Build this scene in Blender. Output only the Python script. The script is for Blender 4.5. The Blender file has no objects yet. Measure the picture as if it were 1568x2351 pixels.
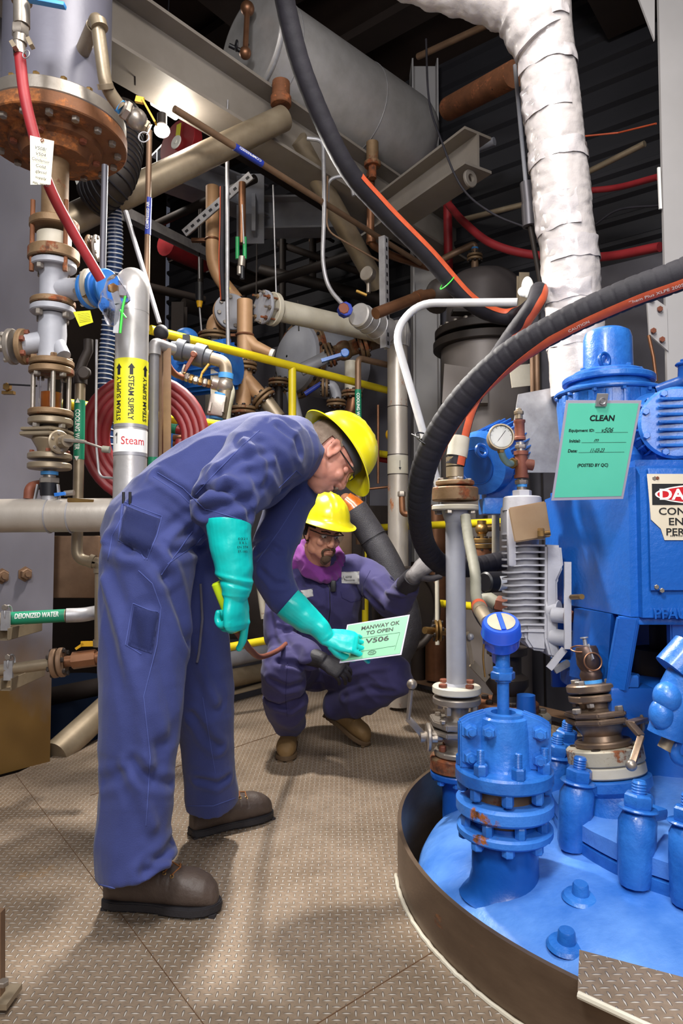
import bpy, bmesh, math, random
from mathutils import Vector as V, Matrix, Quaternion, noise
from mathutils.bvhtree import BVHTree
random.seed(7)
S = bpy.context.scene
COL = S.collection
R = math.radians
# ------------------------------------------------------------------ camera, world, lights, exposure
cd = bpy.data.cameras.new('camera'); cam = bpy.data.objects.new('camera', cd); COL.objects.link(cam)
cd.sensor_fit = 'VERTICAL'; cd.sensor_height = 36; cd.lens = 24; cd.clip_start = .02
PITCH = math.atan(74.5/1567)
cam.location = (0, 0, 1.0); cam.rotation_euler = (math.pi/2+PITCH, 0, 0)
S.camera = cam
S.view_settings.view_transform = 'Standard'; S.view_settings.look = 'None'
S.view_settings.gamma = 1; S.view_settings.use_curve_mapping = False
S.view_settings.exposure = 0.0
w = bpy.data.worlds.new('world'); S.world = w; w.use_nodes = True
w.node_tree.nodes['Background'].inputs[0].default_value = (.75, .78, 1, 1)
w.node_tree.nodes['Background'].inputs[1].default_value = .08
def area(name, loc, tgt, size, power, col=(1, 1, 1), sy=None):
    l = bpy.data.lights.new(name, 'AREA'); l.energy = power; l.color = col
    l.shape = 'RECTANGLE'; l.size = size; l.size_y = sy or size
    o = bpy.data.objects.new(name, l); COL.objects.link(o); o.location = loc
    o.rotation_euler = (V(tgt)-V(loc)).to_track_quat('-Z', 'Y').to_euler()
    return o
l = bpy.data.lights.new('work_light', 'SPOT'); l.energy = 430; l.color = (1, .95, .88); l.spot_size = R(115); l.spot_blend = .6; l.shadow_soft_size = .09
o = bpy.data.objects.new('work_light', l); COL.objects.link(o); o.location = (-.50, 3.30, 2.78); o.rotation_euler = (V((.35, 2.0, 0))-V(o.location)).to_track_quat('-Z', 'Y').to_euler()
area('key_light_left', (-.75, -.35, 3.35), (.0, 2.5, .7), .6, 98, (.97, .98, 1))  # unseen key from upper left, added to brighten backs and near sides
area('floor_fill_overhead', (.35, 1.3, 3.9), (.15, 1.9, 0), 1.0, 88, (1, .96, .91))  # added overhead fill that brightens the floor, no fixture there
area('camera_fill', (.5, -1.2, 2.3), (.2, 2.6, 1.0), 1.4, 72, (1, .98, .96))  # frontal fill added behind the camera, not a room lamp
area('area_light_bay', (-1.9, 5.0, 4.3), (-.9, 5.6, 1.5), .6, 24, (1, .95, .88))  # unseen area light high over the far bay
def P(px, py, D):
    a = (px-784)/1567; b = (1175.5-py)/1567
    c, s = math.cos(PITCH), math.sin(PITCH)
    y = c-b*s; z = s+b*c
    return V((a/y*D, D, 1+z/y*D))
def PL(*pts): return [P(*p) for p in pts]
def ray(px, py):
    return cam.location.copy(), (P(px, py, 1)-V((0, 0, 1))).normalized()
X, Y, Z = V((1, 0, 0)), V((0, 1, 0)), V((0, 0, 1))
U = V((math.cos(R(52)), math.sin(R(52)), 0)); W = V((-U.y, U.x, 0))
# ------------------------------------------------------------------ materials
def lin(h):
    h = h.lstrip('#'); f = lambda c: c/12.92 if c <= .04045 else ((c+.055)/1.055)**2.4
    return tuple(f(int(h[i:i+2], 16)/255) for i in (0, 2, 4))+(1,)
MC = {}
def mat(name, col, rough=.5, metal=0, col2=None, scale=8, amt=.5, bump=0, bscale=60, rust=None, rthr=.62, rscale=6,
        spec=.5, stretch=None, trans=0, emit=0, sheen=0, coat=0, sss=0, foot=None):
    if name in MC: return MC[name]
    m = bpy.data.materials.new(name); m.use_nodes = True; nt = m.node_tree; N = nt.nodes; L = nt.links
    b = N['Principled BSDF']; MC[name] = m
    b.inputs['Roughness'].default_value = rough; b.inputs['Metallic'].default_value = metal
    b.inputs['Specular IOR Level'].default_value = spec
    if coat: b.inputs['Coat Weight'].default_value = coat; b.inputs['Coat Roughness'].default_value = .15
    if sheen: b.inputs['Sheen Weight'].default_value = sheen
    if trans: b.inputs['Transmission Weight'].default_value = trans; b.inputs['IOR'].default_value = 1.15
    if sss: b.inputs['Subsurface Weight'].default_value = sss; b.inputs['Subsurface Radius'].default_value = (.01, .004, .002)
    if emit:
        b.inputs['Emission Color'].default_value = lin(col); b.inputs['Emission Strength'].default_value = emit
    g = N.new('ShaderNodeNewGeometry'); src = g.outputs['Position']
    if stretch:
        mp = N.new('ShaderNodeMapping'); mp.inputs['Scale'].default_value = stretch; L.new(src, mp.inputs[0]); src = mp.outputs[0]
    def nz(sc, det=4, ro=.6):
        n = N.new('ShaderNodeTexNoise'); n.inputs['Scale'].default_value = sc; n.inputs['Detail'].default_value = det
        n.inputs['Roughness'].default_value = ro; L.new(src, n.inputs['Vector']); return n.outputs[0]
    def ramp(s, a, c):
        r = N.new('ShaderNodeMapRange'); r.inputs[1].default_value = a; r.inputs[2].default_value = c; L.new(s, r.inputs[0]); return r.outputs[0]
    def mix(f, a, c):
        x = N.new('ShaderNodeMix'); x.data_type = 'RGBA'; L.new(f, x.inputs[0])
        for s, i in ((a, 6), (c, 7)):
            if isinstance(s, tuple): x.inputs[i].default_value = s
            else: L.new(s, x.inputs[i])
        return x.outputs[2]
    c = lin(col)
    c = mix(ramp(nz(scale), .5-amt/2, .5+amt/2), c, lin(col2)) if col2 else c
    if rust:
        f = ramp(nz(rscale, 8, .72), rthr, rthr+.05)
        c = mix(f, c, mix(ramp(nz(rscale*5), .35, .65), lin(rust), lin('#4a2a18')))
        rr = N.new('ShaderNodeMapRange'); rr.inputs[3].default_value = rough; rr.inputs[4].default_value = .85; L.new(f, rr.inputs[0]); L.new(rr.outputs[0], b.inputs['Roughness'])
        mm = N.new('ShaderNodeMapRange'); mm.inputs[3].default_value = metal; mm.inputs[4].default_value = 0; L.new(f, mm.inputs[0]); L.new(mm.outputs[0], b.inputs['Metallic'])
    if foot:                                              # old grime creeping up from the floor
        sz = N.new('ShaderNodeSeparateXYZ'); L.new(g.outputs['Position'], sz.inputs[0]); ad = N.new('ShaderNodeMath'); ad.operation = 'MULTIPLY_ADD'
        L.new(nz(3.5), ad.inputs[0]); ad.inputs[1].default_value = -.7; L.new(sz.outputs[2], ad.inputs[2])
        c = mix(ramp(ad.outputs[0], foot[2]-.45, foot[1]-.25), c, lin(foot[0]))
    if isinstance(c, tuple): b.inputs['Base Color'].default_value = c
    else: L.new(c, b.inputs['Base Color'])
    if bump:
        bn = N.new('ShaderNodeBump'); bn.inputs['Strength'].default_value = bump; bn.inputs['Distance'].default_value = .004
        L.new(nz(bscale, 5), bn.inputs['Height']); L.new(bn.outputs[0], b.inputs['Normal'])
    return m
BLUE = mat('blue_paint', '#1555a8', .36, 0, '#357bd0', 9, .4, .6, 48, '#9a5a30', .735, 11, coat=.25)
BLUED = mat('blue_paint_dark', '#114c9e', .35, 0, '#1a5cb0', 6, .5, .25, 60, '#8a5a38', .79, 9, coat=.3)
STEEL = mat('brushed_steel', '#aaa197', .38, .65, '#8a7f74', 9, .6, .1, 90)
GALV = mat('galvanized_steel', '#b2b0b2', .45, .45, '#8b888a', 14, .5, .08, 60)
STAIN = mat('stained_steel', '#a5967f', .42, .45, '#7a6a55', 7, .7, .12, 60, '#8a5a34', .68, 6)
RUSTY = mat('rusty_steel', '#8a5636', .75, .25, '#5d3a24', 10, .5, .35, 70, '#a8623a', .55, 12)
RUSTF = mat('rusted_flange_steel', '#94795a', .6, .4, '#6d5338', 9, .6, .25, 60, '#8c4a24', .52, 7)
TANP = mat('tan_painted_pipe', '#c29a72', .5, .1, '#a67c56', 6, .6, .1, 50, '#7a4a2a', .64, 6)
BROWNP = mat('brown_steel_pipe', '#8d7058', .5, .45, '#6c533f', 8, .6, .1, 60)
COPPER = mat('copper_pipe', '#96694c', .42, .7, '#6e4a34', 8, .6)
BRASS = mat('brass', '#9a7a48', .4, .8, '#7d5f38', 12, .5)
BRICK = mat('red_brown_fitting', '#8c4e38', .6, .2, '#70402e', 12, .5, .2, 80)
GREYP = mat('grey_paint', '#a3a3a9', .5, 0, '#8d8d94', 7, .6, .15, 60, '#7a5638', .72, 9)
LGREY = mat('light_grey_casting', '#b9b7bb', .5, .05, '#aaa8ac', 8, .5, .2, 70)
OFFW = mat('off_white_paint', '#c9c3b4', .55, 0, '#b0a692', 6, .6, .15, 60, '#9a6236', .66, 7)
COLM = mat('column_steel_paint', '#7f7c84', .42, .15, '#5f5c63', 2.2, .7, .05, 30, '#8a7448', .74, 2.2, stretch=(1, 1, .5), foot=('#6e5228', .2, .75))
WCOL = mat('white_column_paint', '#b7b3b2', .5, 0, '#a5a19f', 2, .7, .1, 30, '#8a5636', .78, 14)
BEAM = mat('beam_paint', '#8d857c', .6, .1, '#746b62', 3, .6, .1, 40)
DARKB = mat('dark_brown_steel', '#33261f', .75, .1, '#211814', 3, .6, .15, 30)
DECK = mat('ceiling_deck', '#3c2a20', .8, 0, '#241914', 2.5, .7, .2, 20)
SIDING = mat('wall_siding', '#2a282d', .7, .1, '#201f23', 2, .6)
CONC = mat('wall_concrete', '#76737a', .8, 0, '#565359', 1.8, .7, .2, 30)
BLACK = mat('black_plastic', '#17161a', .45)
DIRTY = mat('dirty_black_steel', '#26211f', .6, .3, '#3a302a', 8, .6)
RUBBER = mat('black_hose_rubber', '#19171c', .68, 0, '#26232a', 12, .6, .25, 50, spec=.3)
FOAM = mat('black_pipe_foam', '#3a383d', .55, 0, '#2c2a2e', 30, .5, .5, 220)
ORANGE = mat('orange_stripe', '#cf5c36', .55, 0, '#b24a2c', 20, .5)
REDH = mat('red_rubber_hose', '#a12b30', .55, 0, '#8a1f26', 8, .5, .1, 60)
REDP = mat('red_paint', '#9c2026', .5, 0, '#7e1a20', 8, .5)
YEL = mat('yellow_rail_paint', '#dcc71c', .4, 0, '#c4ad14', 5, .6, .15, 40, '#5a4a1a', .72, 16)
YELH = mat('yellow_hat_plastic', '#efe018', .28, 0, coat=.3)
YELD = mat('yellow_plastic', '#d9a41c', .45)
LIME = mat('lime_plastic', '#c6e01a', .4)
GREEN = mat('green_label', '#0d7a58', .5); GRN2 = mat('green_fitting', '#1c8a4c', .45)
BLUEL = mat('blue_label', '#24389a', .5); BLUET = mat('blue_tape', '#4a9be0', .5)
LBLUE = mat('light_blue_paint', '#3c86d8', .4, 0, '#2a6fc0', 8, .5, .1, 60)
WHITE = mat('white_print', '#f0eee8', .6); INK = mat('black_ink', '#141416', .6); REDI = mat('red_ink', '#c4202a', .5)
LABY = mat('yellow_label', '#e6e02c', .45, 0, '#d6ce20', 5, .5)
PAPER = mat('cream_tag_card', '#e8dfc6', .7); ALU = mat('aluminium_jacket', '#c2bebc', .38, .45, '#a6a19d', 8, .6, .25, 24)
ALUD = mat('stained_aluminium_jacket', '#c0b8ae', .38, .4, '#a3988c', 6, .6, .3, 22, '#a8693c', .6, 5, stretch=(1, 1, .5))
WRAP = mat('white_pipe_wrap', '#d0c8c6', .3, 0, '#b6aeab', 5, .7, 1, 16, '#a88a5c', .76, 6, coat=.4)
WBENT = mat('chipped_white_pipe', '#c5c3c4', .45, 0, '#a9a7a6', 7, .6, .1, 60)
PVC = mat('grey_pvc', '#494c53', .45); CARD = mat('tan_plate', '#a98d6a', .5, .2, '#97795a', 8, .5)
MINT = mat('mint_paper', '#6ee6c2', .5, 0, '#62dab6', 4, .5); MINT2 = mat('pale_green_paper', '#74ae8a', .5, 0, '#6aa481', 4, .5)
LAMI = mat('laminate_border', '#b9b3c4', .25, 0, spec=.6)
SIGNW = mat('sign_white', '#e3d8c4', .5, 0, '#d5c8b0', 5, .5, 0, 60, '#8a5a34', .74, 20)
GLASS = mat('glass', '#ffffff', .03, 0, trans=1); GLASSB = mat('amber_liquid', '#8a4a14', .15, 0, '#6a3410', 10, .4)
FILM = mat('clear_plastic_film', '#f2f4ff', .08, 0, trans=1, bump=.6, bscale=70)
LAMP = mat('lamp_tube', '#fff6e8', .5, emit=9)
TUBEB = mat('blue_duct', '#1f3a66', .4, 0, '#16294c', 10, .5); RIB = mat('white_rib', '#c9d0dc', .35)
BEIGE = mat('beige_flex_conduit', '#8f8c7c', .6, 0, '#7a7768', 10, .5, .2, 60)
ORTAPE = mat('amber_tape', '#a85a18', .3, 0, '#7a3c10', 20, .5, .4, 50, coat=.5)
# ------------------------------------------------------------------ mesh builder
def frame(ax, ref=None):
    ax = V(ax).normalized(); ref = V(ref) if ref is not None else (Z if abs(ax.z) < .9 else X)
    a = ref-ax*ref.dot(ax)
    if a.length < 1e-5: a = Y-ax*Y.dot(ax)
    a.normalize(); return a, ax.cross(a), ax
def fillet(pts, rad, n=6):
    if not rad or len(pts) < 3: return pts
    out = [pts[0]]
    for i in range(1, len(pts)-1):
        p, a, b = pts[i], pts[i-1], pts[i+1]
        d1, d2 = (a-p), (b-p); l = min(rad, d1.length*.48, d2.length*.48)
        s, e = p+d1.normalized()*l, p+d2.normalized()*l
        for k in range(n+1):
            t = k/n; out.append(s*(1-t)**2+p*2*t*(1-t)+e*t*t)
    out.append(pts[-1]); return out
def spline(pts, n=10):
    out = []; q = [pts[0]*2-pts[1]]+list(pts)+[pts[-1]*2-pts[-2]]
    for i in range(1, len(q)-2):
        a, b, c, d = q[i-1:i+3]
        for k in range(n):
            t = k/n; out.append(.5*((2*b)+(c-a)*t+(2*a-5*b+4*c-d)*t*t+(3*b-a-3*c+d)*t**3))
    out.append(q[-2]); return out
def tframes(pts, ref=None):
    fr = []; a = None
    for i, p in enumerate(pts):
        t = (pts[min(i+1, len(pts)-1)]-pts[max(i-1, 0)]).normalized()
        if a is None: a = frame(t, ref)[0]
        else:
            a = a-t*a.dot(t); a.normalize()
        fr.append((p, a.copy(), t.cross(a), t))
    return fr
class MB:
    def __init__(s): s.bm = bmesh.new()
    def ring(s, c, a, b, ra, rb, n):
        return [s.bm.verts.new(c+a*(ra*math.cos(2*math.pi*k/n))+b*(rb*math.sin(2*math.pi*k/n))) for k in range(n)]
    def join(s, r1, r2):
        n = len(r1)
        for k in range(n): s.bm.faces.new((r1[k], r1[(k+1) % n], r2[(k+1) % n], r2[k]))
    def lathe(s, c, ax, prof, n=28, ref=None, sc=(1, 1), cap=True):
        a, b, t = frame(ax, ref); c = V(c); rs = []
        for h, r in prof: rs.append(s.ring(c+t*h, a, b, max(r, 1e-4)*sc[0], max(r, 1e-4)*sc[1], n))
        for i in range(len(rs)-1): s.join(rs[i], rs[i+1])
        if cap:
            s.bm.faces.new(rs[0][::-1]); s.bm.faces.new(rs[-1])
        return s
    def cyl(s, a, b, r, r2=None, n=20): 
        a, b = V(a), V(b); return s.lathe(a, b-a, [(0, r), ((b-a).length, r if r2 is None else r2)], n)
    def disc(s, c, ax, r, t, n=32, hole=0, bev=.004):
        if hole:
            return s.lathe(c, ax, [(0, hole), (0, r-bev), (bev, r), (t-bev, r), (t, r-bev), (t, hole), (0, hole)], n, cap=False)
        return s.lathe(c, ax, [(0, r-bev), (bev, r), (t-bev, r), (t, r-bev)], n)
    def tube(s, pts, r, n=14, ref=None, closed=False, cap=True, rf=None):
        pts = [V(p) for p in pts]; rs = []
        for i, (p, a, b, t) in enumerate(tframes(pts, ref)):
            q = rf(i/(len(pts)-1)) if rf else r
            rs.append(s.ring(p, a, b, q, q, n))
        for i in range(len(rs)-1): s.join(rs[i], rs[i+1])
        if closed: s.join(rs[-1], rs[0])
        elif cap: s.bm.faces.new(rs[0][::-1]); s.bm.faces.new(rs[-1])
        return s
    def strip(s, pts, r, a0, a1, th=.0015, n=6, ref=None, twist=None, fix=False):
        rows = []
        for i, (p, a, b, t) in enumerate(tframes(pts, ref)):
            if fix: a, b, _ = frame(t, ref)
            row = []; w_ = twist(i/(len(pts)-1)) if twist else 0
            for rr in (r, r+th):
                for k in range(n+1):
                    q = w_+a0+(a1-a0)*(k/n if rr == r else 1-k/n); row.append(s.bm.verts.new(p+(a*math.cos(q)+b*math.sin(q))*rr))
            rows.append(row)
        for i in range(len(rows)-1): s.join(rows[i], rows[i+1])
        s.bm.faces.new(rows[0][::-1]); s.bm.faces.new(rows[-1]); return s
    def sph(s, c, r, sc=(1, 1, 1), rot=None, u=20, v=14):
        m = Matrix.Translation(V(c)) @ ((rot.to_4x4()) if rot is not None else Matrix()) @ Matrix.Diagonal((r*sc[0], r*sc[1], r*sc[2], 1))
        bmesh.ops.create_uvsphere(s.bm, u_segments=u, v_segments=v, radius=1, matrix=m); return s
    def box(s, c, size, ax=None, ref=None, bev=0):
        if ax is None: M = Matrix.Identity(3)
        else: M = Matrix(frame(ax, ref)).transposed()
        b2 = bmesh.new(); bmesh.ops.create_cube(b2, size=1)
        bmesh.ops.scale(b2, vec=V(size), verts=b2.verts)
        if bev: bmesh.ops.bevel(b2, geom=list(b2.edges), offset=bev, segments=2, affect='EDGES', profile=.6)
        bmesh.ops.transform(b2, matrix=Matrix.Translation(V(c)) @ M.to_4x4(), verts=b2.verts)
        return s.add(b2)
    def bar(s, a, b, w, h, ref=None, bev=0):
        a, b = V(a), V(b); return s.box((a+b)/2, (w, h, (b-a).length), b-a, ref, bev)
    def add(s, b2):
        mp = {v: s.bm.verts.new(v.co) for v in b2.verts}
        for f in b2.faces: s.bm.faces.new([mp[v] for v in f.verts])
        b2.free(); return s
    def prism(s, pts, d, bev=0):
        b2 = bmesh.new(); d = V(d)
        lo = [b2.verts.new(V(p)) for p in pts]; hi = [b2.verts.new(V(p)+d) for p in pts]; n = len(pts)
        b2.faces.new(lo[::-1]); b2.faces.new(hi)
        for k in range(n): b2.faces.new((lo[k], lo[(k+1) % n], hi[(k+1) % n], hi[k]))
        bmesh.ops.recalc_face_normals(b2, faces=b2.faces)
        if bev: bmesh.ops.bevel(b2, geom=list(b2.edges), offset=bev, segments=2, affect='EDGES')
        return s.add(b2)
    def hexn(s, c, ax, r, h):
        return s.lathe(c, ax, [(0, r*.93), (h*.12, r), (h*.85, r), (h, r*.86)], 6)
    def torus(s, c, ax, Rr, r, n=40, m=10, a0=0, a1=2*math.pi, sc=(1, 1), ref=None):
        a, b, t = frame(ax, ref); c = V(c); full = abs(a1-a0-2*math.pi) < 1e-4
        k = n if full else n+1
        pts = [c+a*(Rr*sc[0]*math.cos(a0+(a1-a0)*i/n))+b*(Rr*sc[1]*math.sin(a0+(a1-a0)*i/n)) for i in range(k)]
        rs = []
        for i, p in enumerate(pts):
            tt = (pts[(i+1) % k]-pts[i-1]) if full else (pts[min(i+1, k-1)]-pts[max(i-1, 0)])
            tt.normalize(); o = t.cross(tt); rs.append(s.ring(p, t, o, r, r, m))
        for i in range(k-1): s.join(rs[i], rs[i+1])
        if full: s.join(rs[-1], rs[0])
        else: s.bm.faces.new(rs[0][::-1]); s.bm.faces.new(rs[-1])
        return s
WL = {}
def finish(name, me, m, parent, loc, smooth=35):
    o = bpy.data.objects.new(name, me); COL.objects.link(o)
    if m: me.materials.append(m)
    if parent is not None:
        o.parent = parent; WL[o] = WL[parent]
    else: WL[o] = loc; o.location = loc
    return o
def obj(name, mb, m, parent=None, loc=None, ang=38, label=None):
    bm = mb.bm
    bmesh.ops.recalc_face_normals(bm, faces=bm.faces)
    for f in bm.faces: f.smooth = True
    ca = R(ang)
    for e in bm.edges:
        if len(e.link_faces) == 2 and e.calc_face_angle(0) > ca: e.smooth = False
    if parent is not None: loc = WL[parent]
    elif loc is None:
        xs = [v.co for v in bm.verts]
        loc = V((sum(c.x for c in xs)/len(xs), sum(c.y for c in xs)/len(xs), min(c.z for c in xs)))
    loc = V(loc)
    for v in bm.verts: v.co -= loc
    me = bpy.data.meshes.new(name); bm.to_mesh(me); bm.free()
    o = finish(name, me, m, parent, loc)
    if label: o['label'] = label
    return o
def tag(o, label, cat, group=None):
    o['label'] = label; o['category'] = cat
    if group: o['group'] = group
    return o
def thing(name, label, cat, loc, group=None):
    o = bpy.data.objects.new(name, None); COL.objects.link(o); o.location = loc; o.empty_display_size = .05
    WL[o] = V(loc); return tag(o, label, cat, group)
def solo(name, mb, m, label, cat, group=None, loc=None, ang=38): return tag(obj(name, mb, m, None, loc, ang), label, cat, group)
def struct(name, mb, m, label=None):
    o = obj(name, mb, m); o['kind'] = 'structure'
    if label: o['label'] = label
    return o
# bolts: shared mesh, placed by matrix
BM = {}
def bolt(parent, c, ax, r, h, m, name='bolt', kind='hex'):
    k = (kind, m.name)
    if k not in BM:
        mb = MB()
        if kind == 'hex': mb.hexn((0, 0, 0), Z, 1, 1)
        elif kind == 'stud':
            mb.hexn((0, 0, 0), Z, 1, .9)
            mb.lathe((0, 0, .85), Z, [(0, .56)]+[(.08+.06*i, .56 if i % 2 else .48) for i in range(18)]+[(1.2, .4)], 14)
        elif kind == 'nut': mb.lathe((0, 0, 0), Z, [(0, 1.35), (.12, 1.35), (.13, .98), (.85, 1), (1, .86)], 6); mb.cyl((0, 0, .9), (0, 0, 1.4), .5, n=12)
        o = obj(name, mb, m, None, V((0, 0, 0))); BM[k] = o.data; bpy.data.objects.remove(o)
    o = bpy.data.objects.new(name, BM[k]); COL.objects.link(o)
    o.parent = parent; WL[o] = WL[parent]
    a, b, t = frame(ax); M = Matrix((a*r, b*r, t*h)).transposed().to_4x4()
    o.matrix_local = Matrix.Translation(V(c)-WL[parent]) @ M
    return o
def bolts(parent, c, ax, rad, n, r, h, m, off=.2, kind='hex', ref=None):
    a, b, t = frame(ax, ref)
    for k in range(n):
        q = off+2*math.pi*k/n
        bolt(parent, V(c)+a*rad*math.cos(q)+b*rad*math.sin(q), ax, r, h, m, kind=kind)
def flange(parent, c, ax, r, t, m, nb=0, bm_=None, br=.009, name='flange', both=False, hole=0, off=.2):
    ax = V(ax).normalized(); c = V(c)
    o = obj(name, MB().disc(c, ax, r, t, hole=hole), m, parent)
    if nb:
        bolts(parent, c+ax*t, ax, r*.8, nb, br, br*.9, bm_ or STEEL, off)
        if both: bolts(parent, c, -ax, r*.8, nb, br, br*.9, bm_ or STEEL, off)
    return o
def pipe(name, label, cat, pts, r, m, fil=0, n=16, group=None, parent=None):
    mb = MB().tube(fillet([V(p) for p in pts], fil), r, n)
    if parent is not None: return obj(name, mb, m, parent)
    return solo(name, mb, m, label, cat, group)
def band(parent, a, b, r, m, name='label_band', n=20):
    return obj(name, MB().cyl(a, b, r, n=n), m, parent)
# ------------------------------------------------------------------ lettering
def glyphs(body, bold=0.0, spacing=1.0, shear=0.0):
    cu = bpy.data.curves.new('t', 'FONT'); cu.body = body; cu.size = 1; cu.offset = bold; cu.extrude = .012; cu.resolution_u = 3
    cu.space_character = spacing; cu.shear = shear; cu.align_x = 'CENTER'; cu.space_line = 1.0
    o = bpy.data.objects.new('t', cu); COL.objects.link(o)
    dg = bpy.context.evaluated_depsgraph_get(); me = bpy.data.meshes.new_from_object(o.evaluated_get(dg))
    bpy.data.objects.remove(o); return me
def text(parent, body, c, xd, yd, m, w=None, h=None, bold=0.0, name='lettering', spacing=1.0, shear=0.0, wrap=None, axis_pt=None, rad=0, fn=None, th=1):
    me = glyphs(body, bold, spacing, shear)
    xs = [v.co.x for v in me.vertices]; ys = [v.co.y for v in me.vertices]
    x0, x1, y0, y1 = min(xs), max(xs), min(ys), max(ys)
    sx = w/(x1-x0) if w else None; sy = h/(y1-y0) if h else None
    sx = sx or sy; sy = sy or sx
    xd, yd = V(xd).normalized(), V(yd).normalized(); nd = xd.cross(yd); c = V(c) if c is not None else None
    if wrap:                                   # refine so long strokes follow the pipe
        bm = bmesh.new(); bm.from_mesh(me); bmesh.ops.triangulate(bm, faces=bm.faces)
        bmesh.ops.subdivide_edges(bm, edges=[e for e in bm.edges if e.calc_length()*sx > rad*.25], cuts=2); bm.to_mesh(me); bm.free()
    for v in me.vertices:
        x = (v.co.x-(x0+x1)/2)*sx; y = (v.co.y-(y0+y1)/2)*sy; z = v.co.z*.03*th
        if fn: q = fn(x, y, z)
        elif wrap == 'y': q = c+xd*x+(nd*math.cos(y/rad)+yd*math.sin(y/rad))*(rad+z)
        elif wrap == 'x': q = c+yd*y+(nd*math.cos(x/rad)+xd*math.sin(x/rad))*(rad+z)
        else: q = c+xd*x+yd*y+nd*z
        v.co = q-WL[parent]
    return finish(name, me, m, parent, None)
# ------------------------------------------------------------------ diamond plate
def diamond(name, col, col2, s=.0205):
    m = bpy.data.materials.new(name); m.use_nodes = True; nt = m.node_tree; N = nt.nodes; L = nt.links
    b = N['Principled BSDF']; g = N.new('ShaderNodeNewGeometry'); sep = N.new('ShaderNodeSeparateXYZ'); L.new(g.outputs['Position'], sep.inputs[0])
    def mt(op, a, c=None, d=None):
        n = N.new('ShaderNodeMath'); n.operation = op
        for i, v in enumerate((a, c, d)):
            if v is None: continue
            if isinstance(v, (int, float)): n.inputs[i].default_value = v
            else: L.new(v, n.inputs[i])
        return n.outputs[0]
    u, v = mt('DIVIDE', sep.outputs[0], s), mt('DIVIDE', sep.outputs[1], s)
    par = mt('ABSOLUTE', mt('SUBTRACT', mt('MODULO', mt('ADD', mt('ADD', mt('FLOOR', u), mt('FLOOR', v)), 4000), 2), 0))
    fu, fv = mt('SUBTRACT', mt('FRACT', mt('ADD', u, 1000)), .5), mt('SUBTRACT', mt('FRACT', mt('ADD', v, 1000)), .5)
    inv = mt('SUBTRACT', 1, par)
    a = mt('ADD', mt('MULTIPLY', fu, par), mt('MULTIPLY', fv, inv)); c = mt('ADD', mt('MULTIPLY', fv, par), mt('MULTIPLY', fu, inv))
    d = mt('ADD', mt('POWER', mt('ABSOLUTE', mt('DIVIDE', a, .56)), 1.6), mt('POWER', mt('ABSOLUTE', mt('DIVIDE', c, .125)), 2))
    h = N.new('ShaderNodeMapRange'); h.interpolation_type = 'SMOOTHSTEP'; h.inputs[1].default_value = 1.15; h.inputs[2].default_value = .25; L.new(d, h.inputs[0])
    def nz(sc, det=5):
        n = N.new('ShaderNodeTexNoise'); n.inputs['Scale'].default_value = sc; n.inputs['Detail'].default_value = det; n.inputs['Roughness'].default_value = .65
        L.new(g.outputs['Position'], n.inputs['Vector']); return n.outputs[0]
    def rng(x, a0, a1, b0=0, b1=1):
        r = N.new('ShaderNodeMapRange'); r.inputs[1].default_value = a0; r.inputs[2].default_value = a1; r.inputs[3].default_value = b0; r.inputs[4].default_value = b1; L.new(x, r.inputs[0]); return r.outputs[0]
    def mix(f, a, c):
        x = N.new('ShaderNodeMix'); x.data_type = 'RGBA'
        if isinstance(f, float): x.inputs[0].default_value = f
        else: L.new(f, x.inputs[0])
        for q, i in ((a, 6), (c, 7)):
            if isinstance(q, tuple): x.inputs[i].default_value = q
            else: L.new(q, x.inputs[i])
        return x.outputs[2]
    base = mix(rng(nz(3.2), .3, .7), lin(col), lin(col2))
    base = mix(rng(nz(45), .35, .75, 0, .4), base, lin('#4d4238'))
    base = mix(mt('MULTIPLY', rng(nz(1.7), .64, .72), .45), base, lin('#a87c3a'))
    base = mix(mt('MULTIPLY', h.outputs[0], .7), base, lin('#d2cbc2'))       # worn tread tops
    L.new(base, b.inputs['Base Color'])
    b.inputs['Metallic'].default_value = .3
    L.new(rng(nz(9), .3, .7, .36, .58), b.inputs['Roughness'])
    bn = N.new('ShaderNodeBump'); bn.inputs['Strength'].default_value = 1; bn.inputs['Distance'].default_value = .0045
    L.new(mt('ADD', h.outputs[0], mt('MULTIPLY', nz(70), .12)), bn.inputs['Height']); L.new(bn.outputs[0], b.inputs['Normal'])
    return m
PLATE = diamond('diamond_plate', '#9a8774', '#7c6955')
VC = V((1.17, 2.08, 0)); VR = 1.0
# floor: polygon of the work platform with the round vessel opening
def floor_mesh():
    bm = bmesh.new()
    out = [(-3.6, 0.2), (-1.42, 3.05), (-1.33, 3.45), (.05, 5.5), (1.95, 2.6+.3), (3.4, .9), (3.4, -2), (-3.6, -2)]
    vo = [bm.verts.new((x, y, 0)) for x, y in out]; eo = [bm.edges.new((vo[i], vo[(i+1) % len(vo)])) for i in range(len(vo))]
    n = 96
    vi = [bm.verts.new((VC.x+VR*math.cos(2*math.pi*k/n), VC.y+VR*math.sin(2*math.pi*k/n), 0)) for k in range(n)]
    ei = [bm.edges.new((vi[i], vi[(i+1) % n])) for i in range(n)]
    bmesh.ops.triangle_fill(bm, edges=eo+ei, use_beauty=True)
    r = bmesh.ops.extrude_face_region(bm, geom=list(bm.faces)); bmesh.ops.translate(bm, vec=(0, 0, -.012), verts=[v for v in r['geom'] if isinstance(v, bmesh.types.BMVert)])
    return bm
mb = MB(); mb.bm.free(); mb.bm = floor_mesh(); fl = struct('floor', mb, PLATE)
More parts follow.
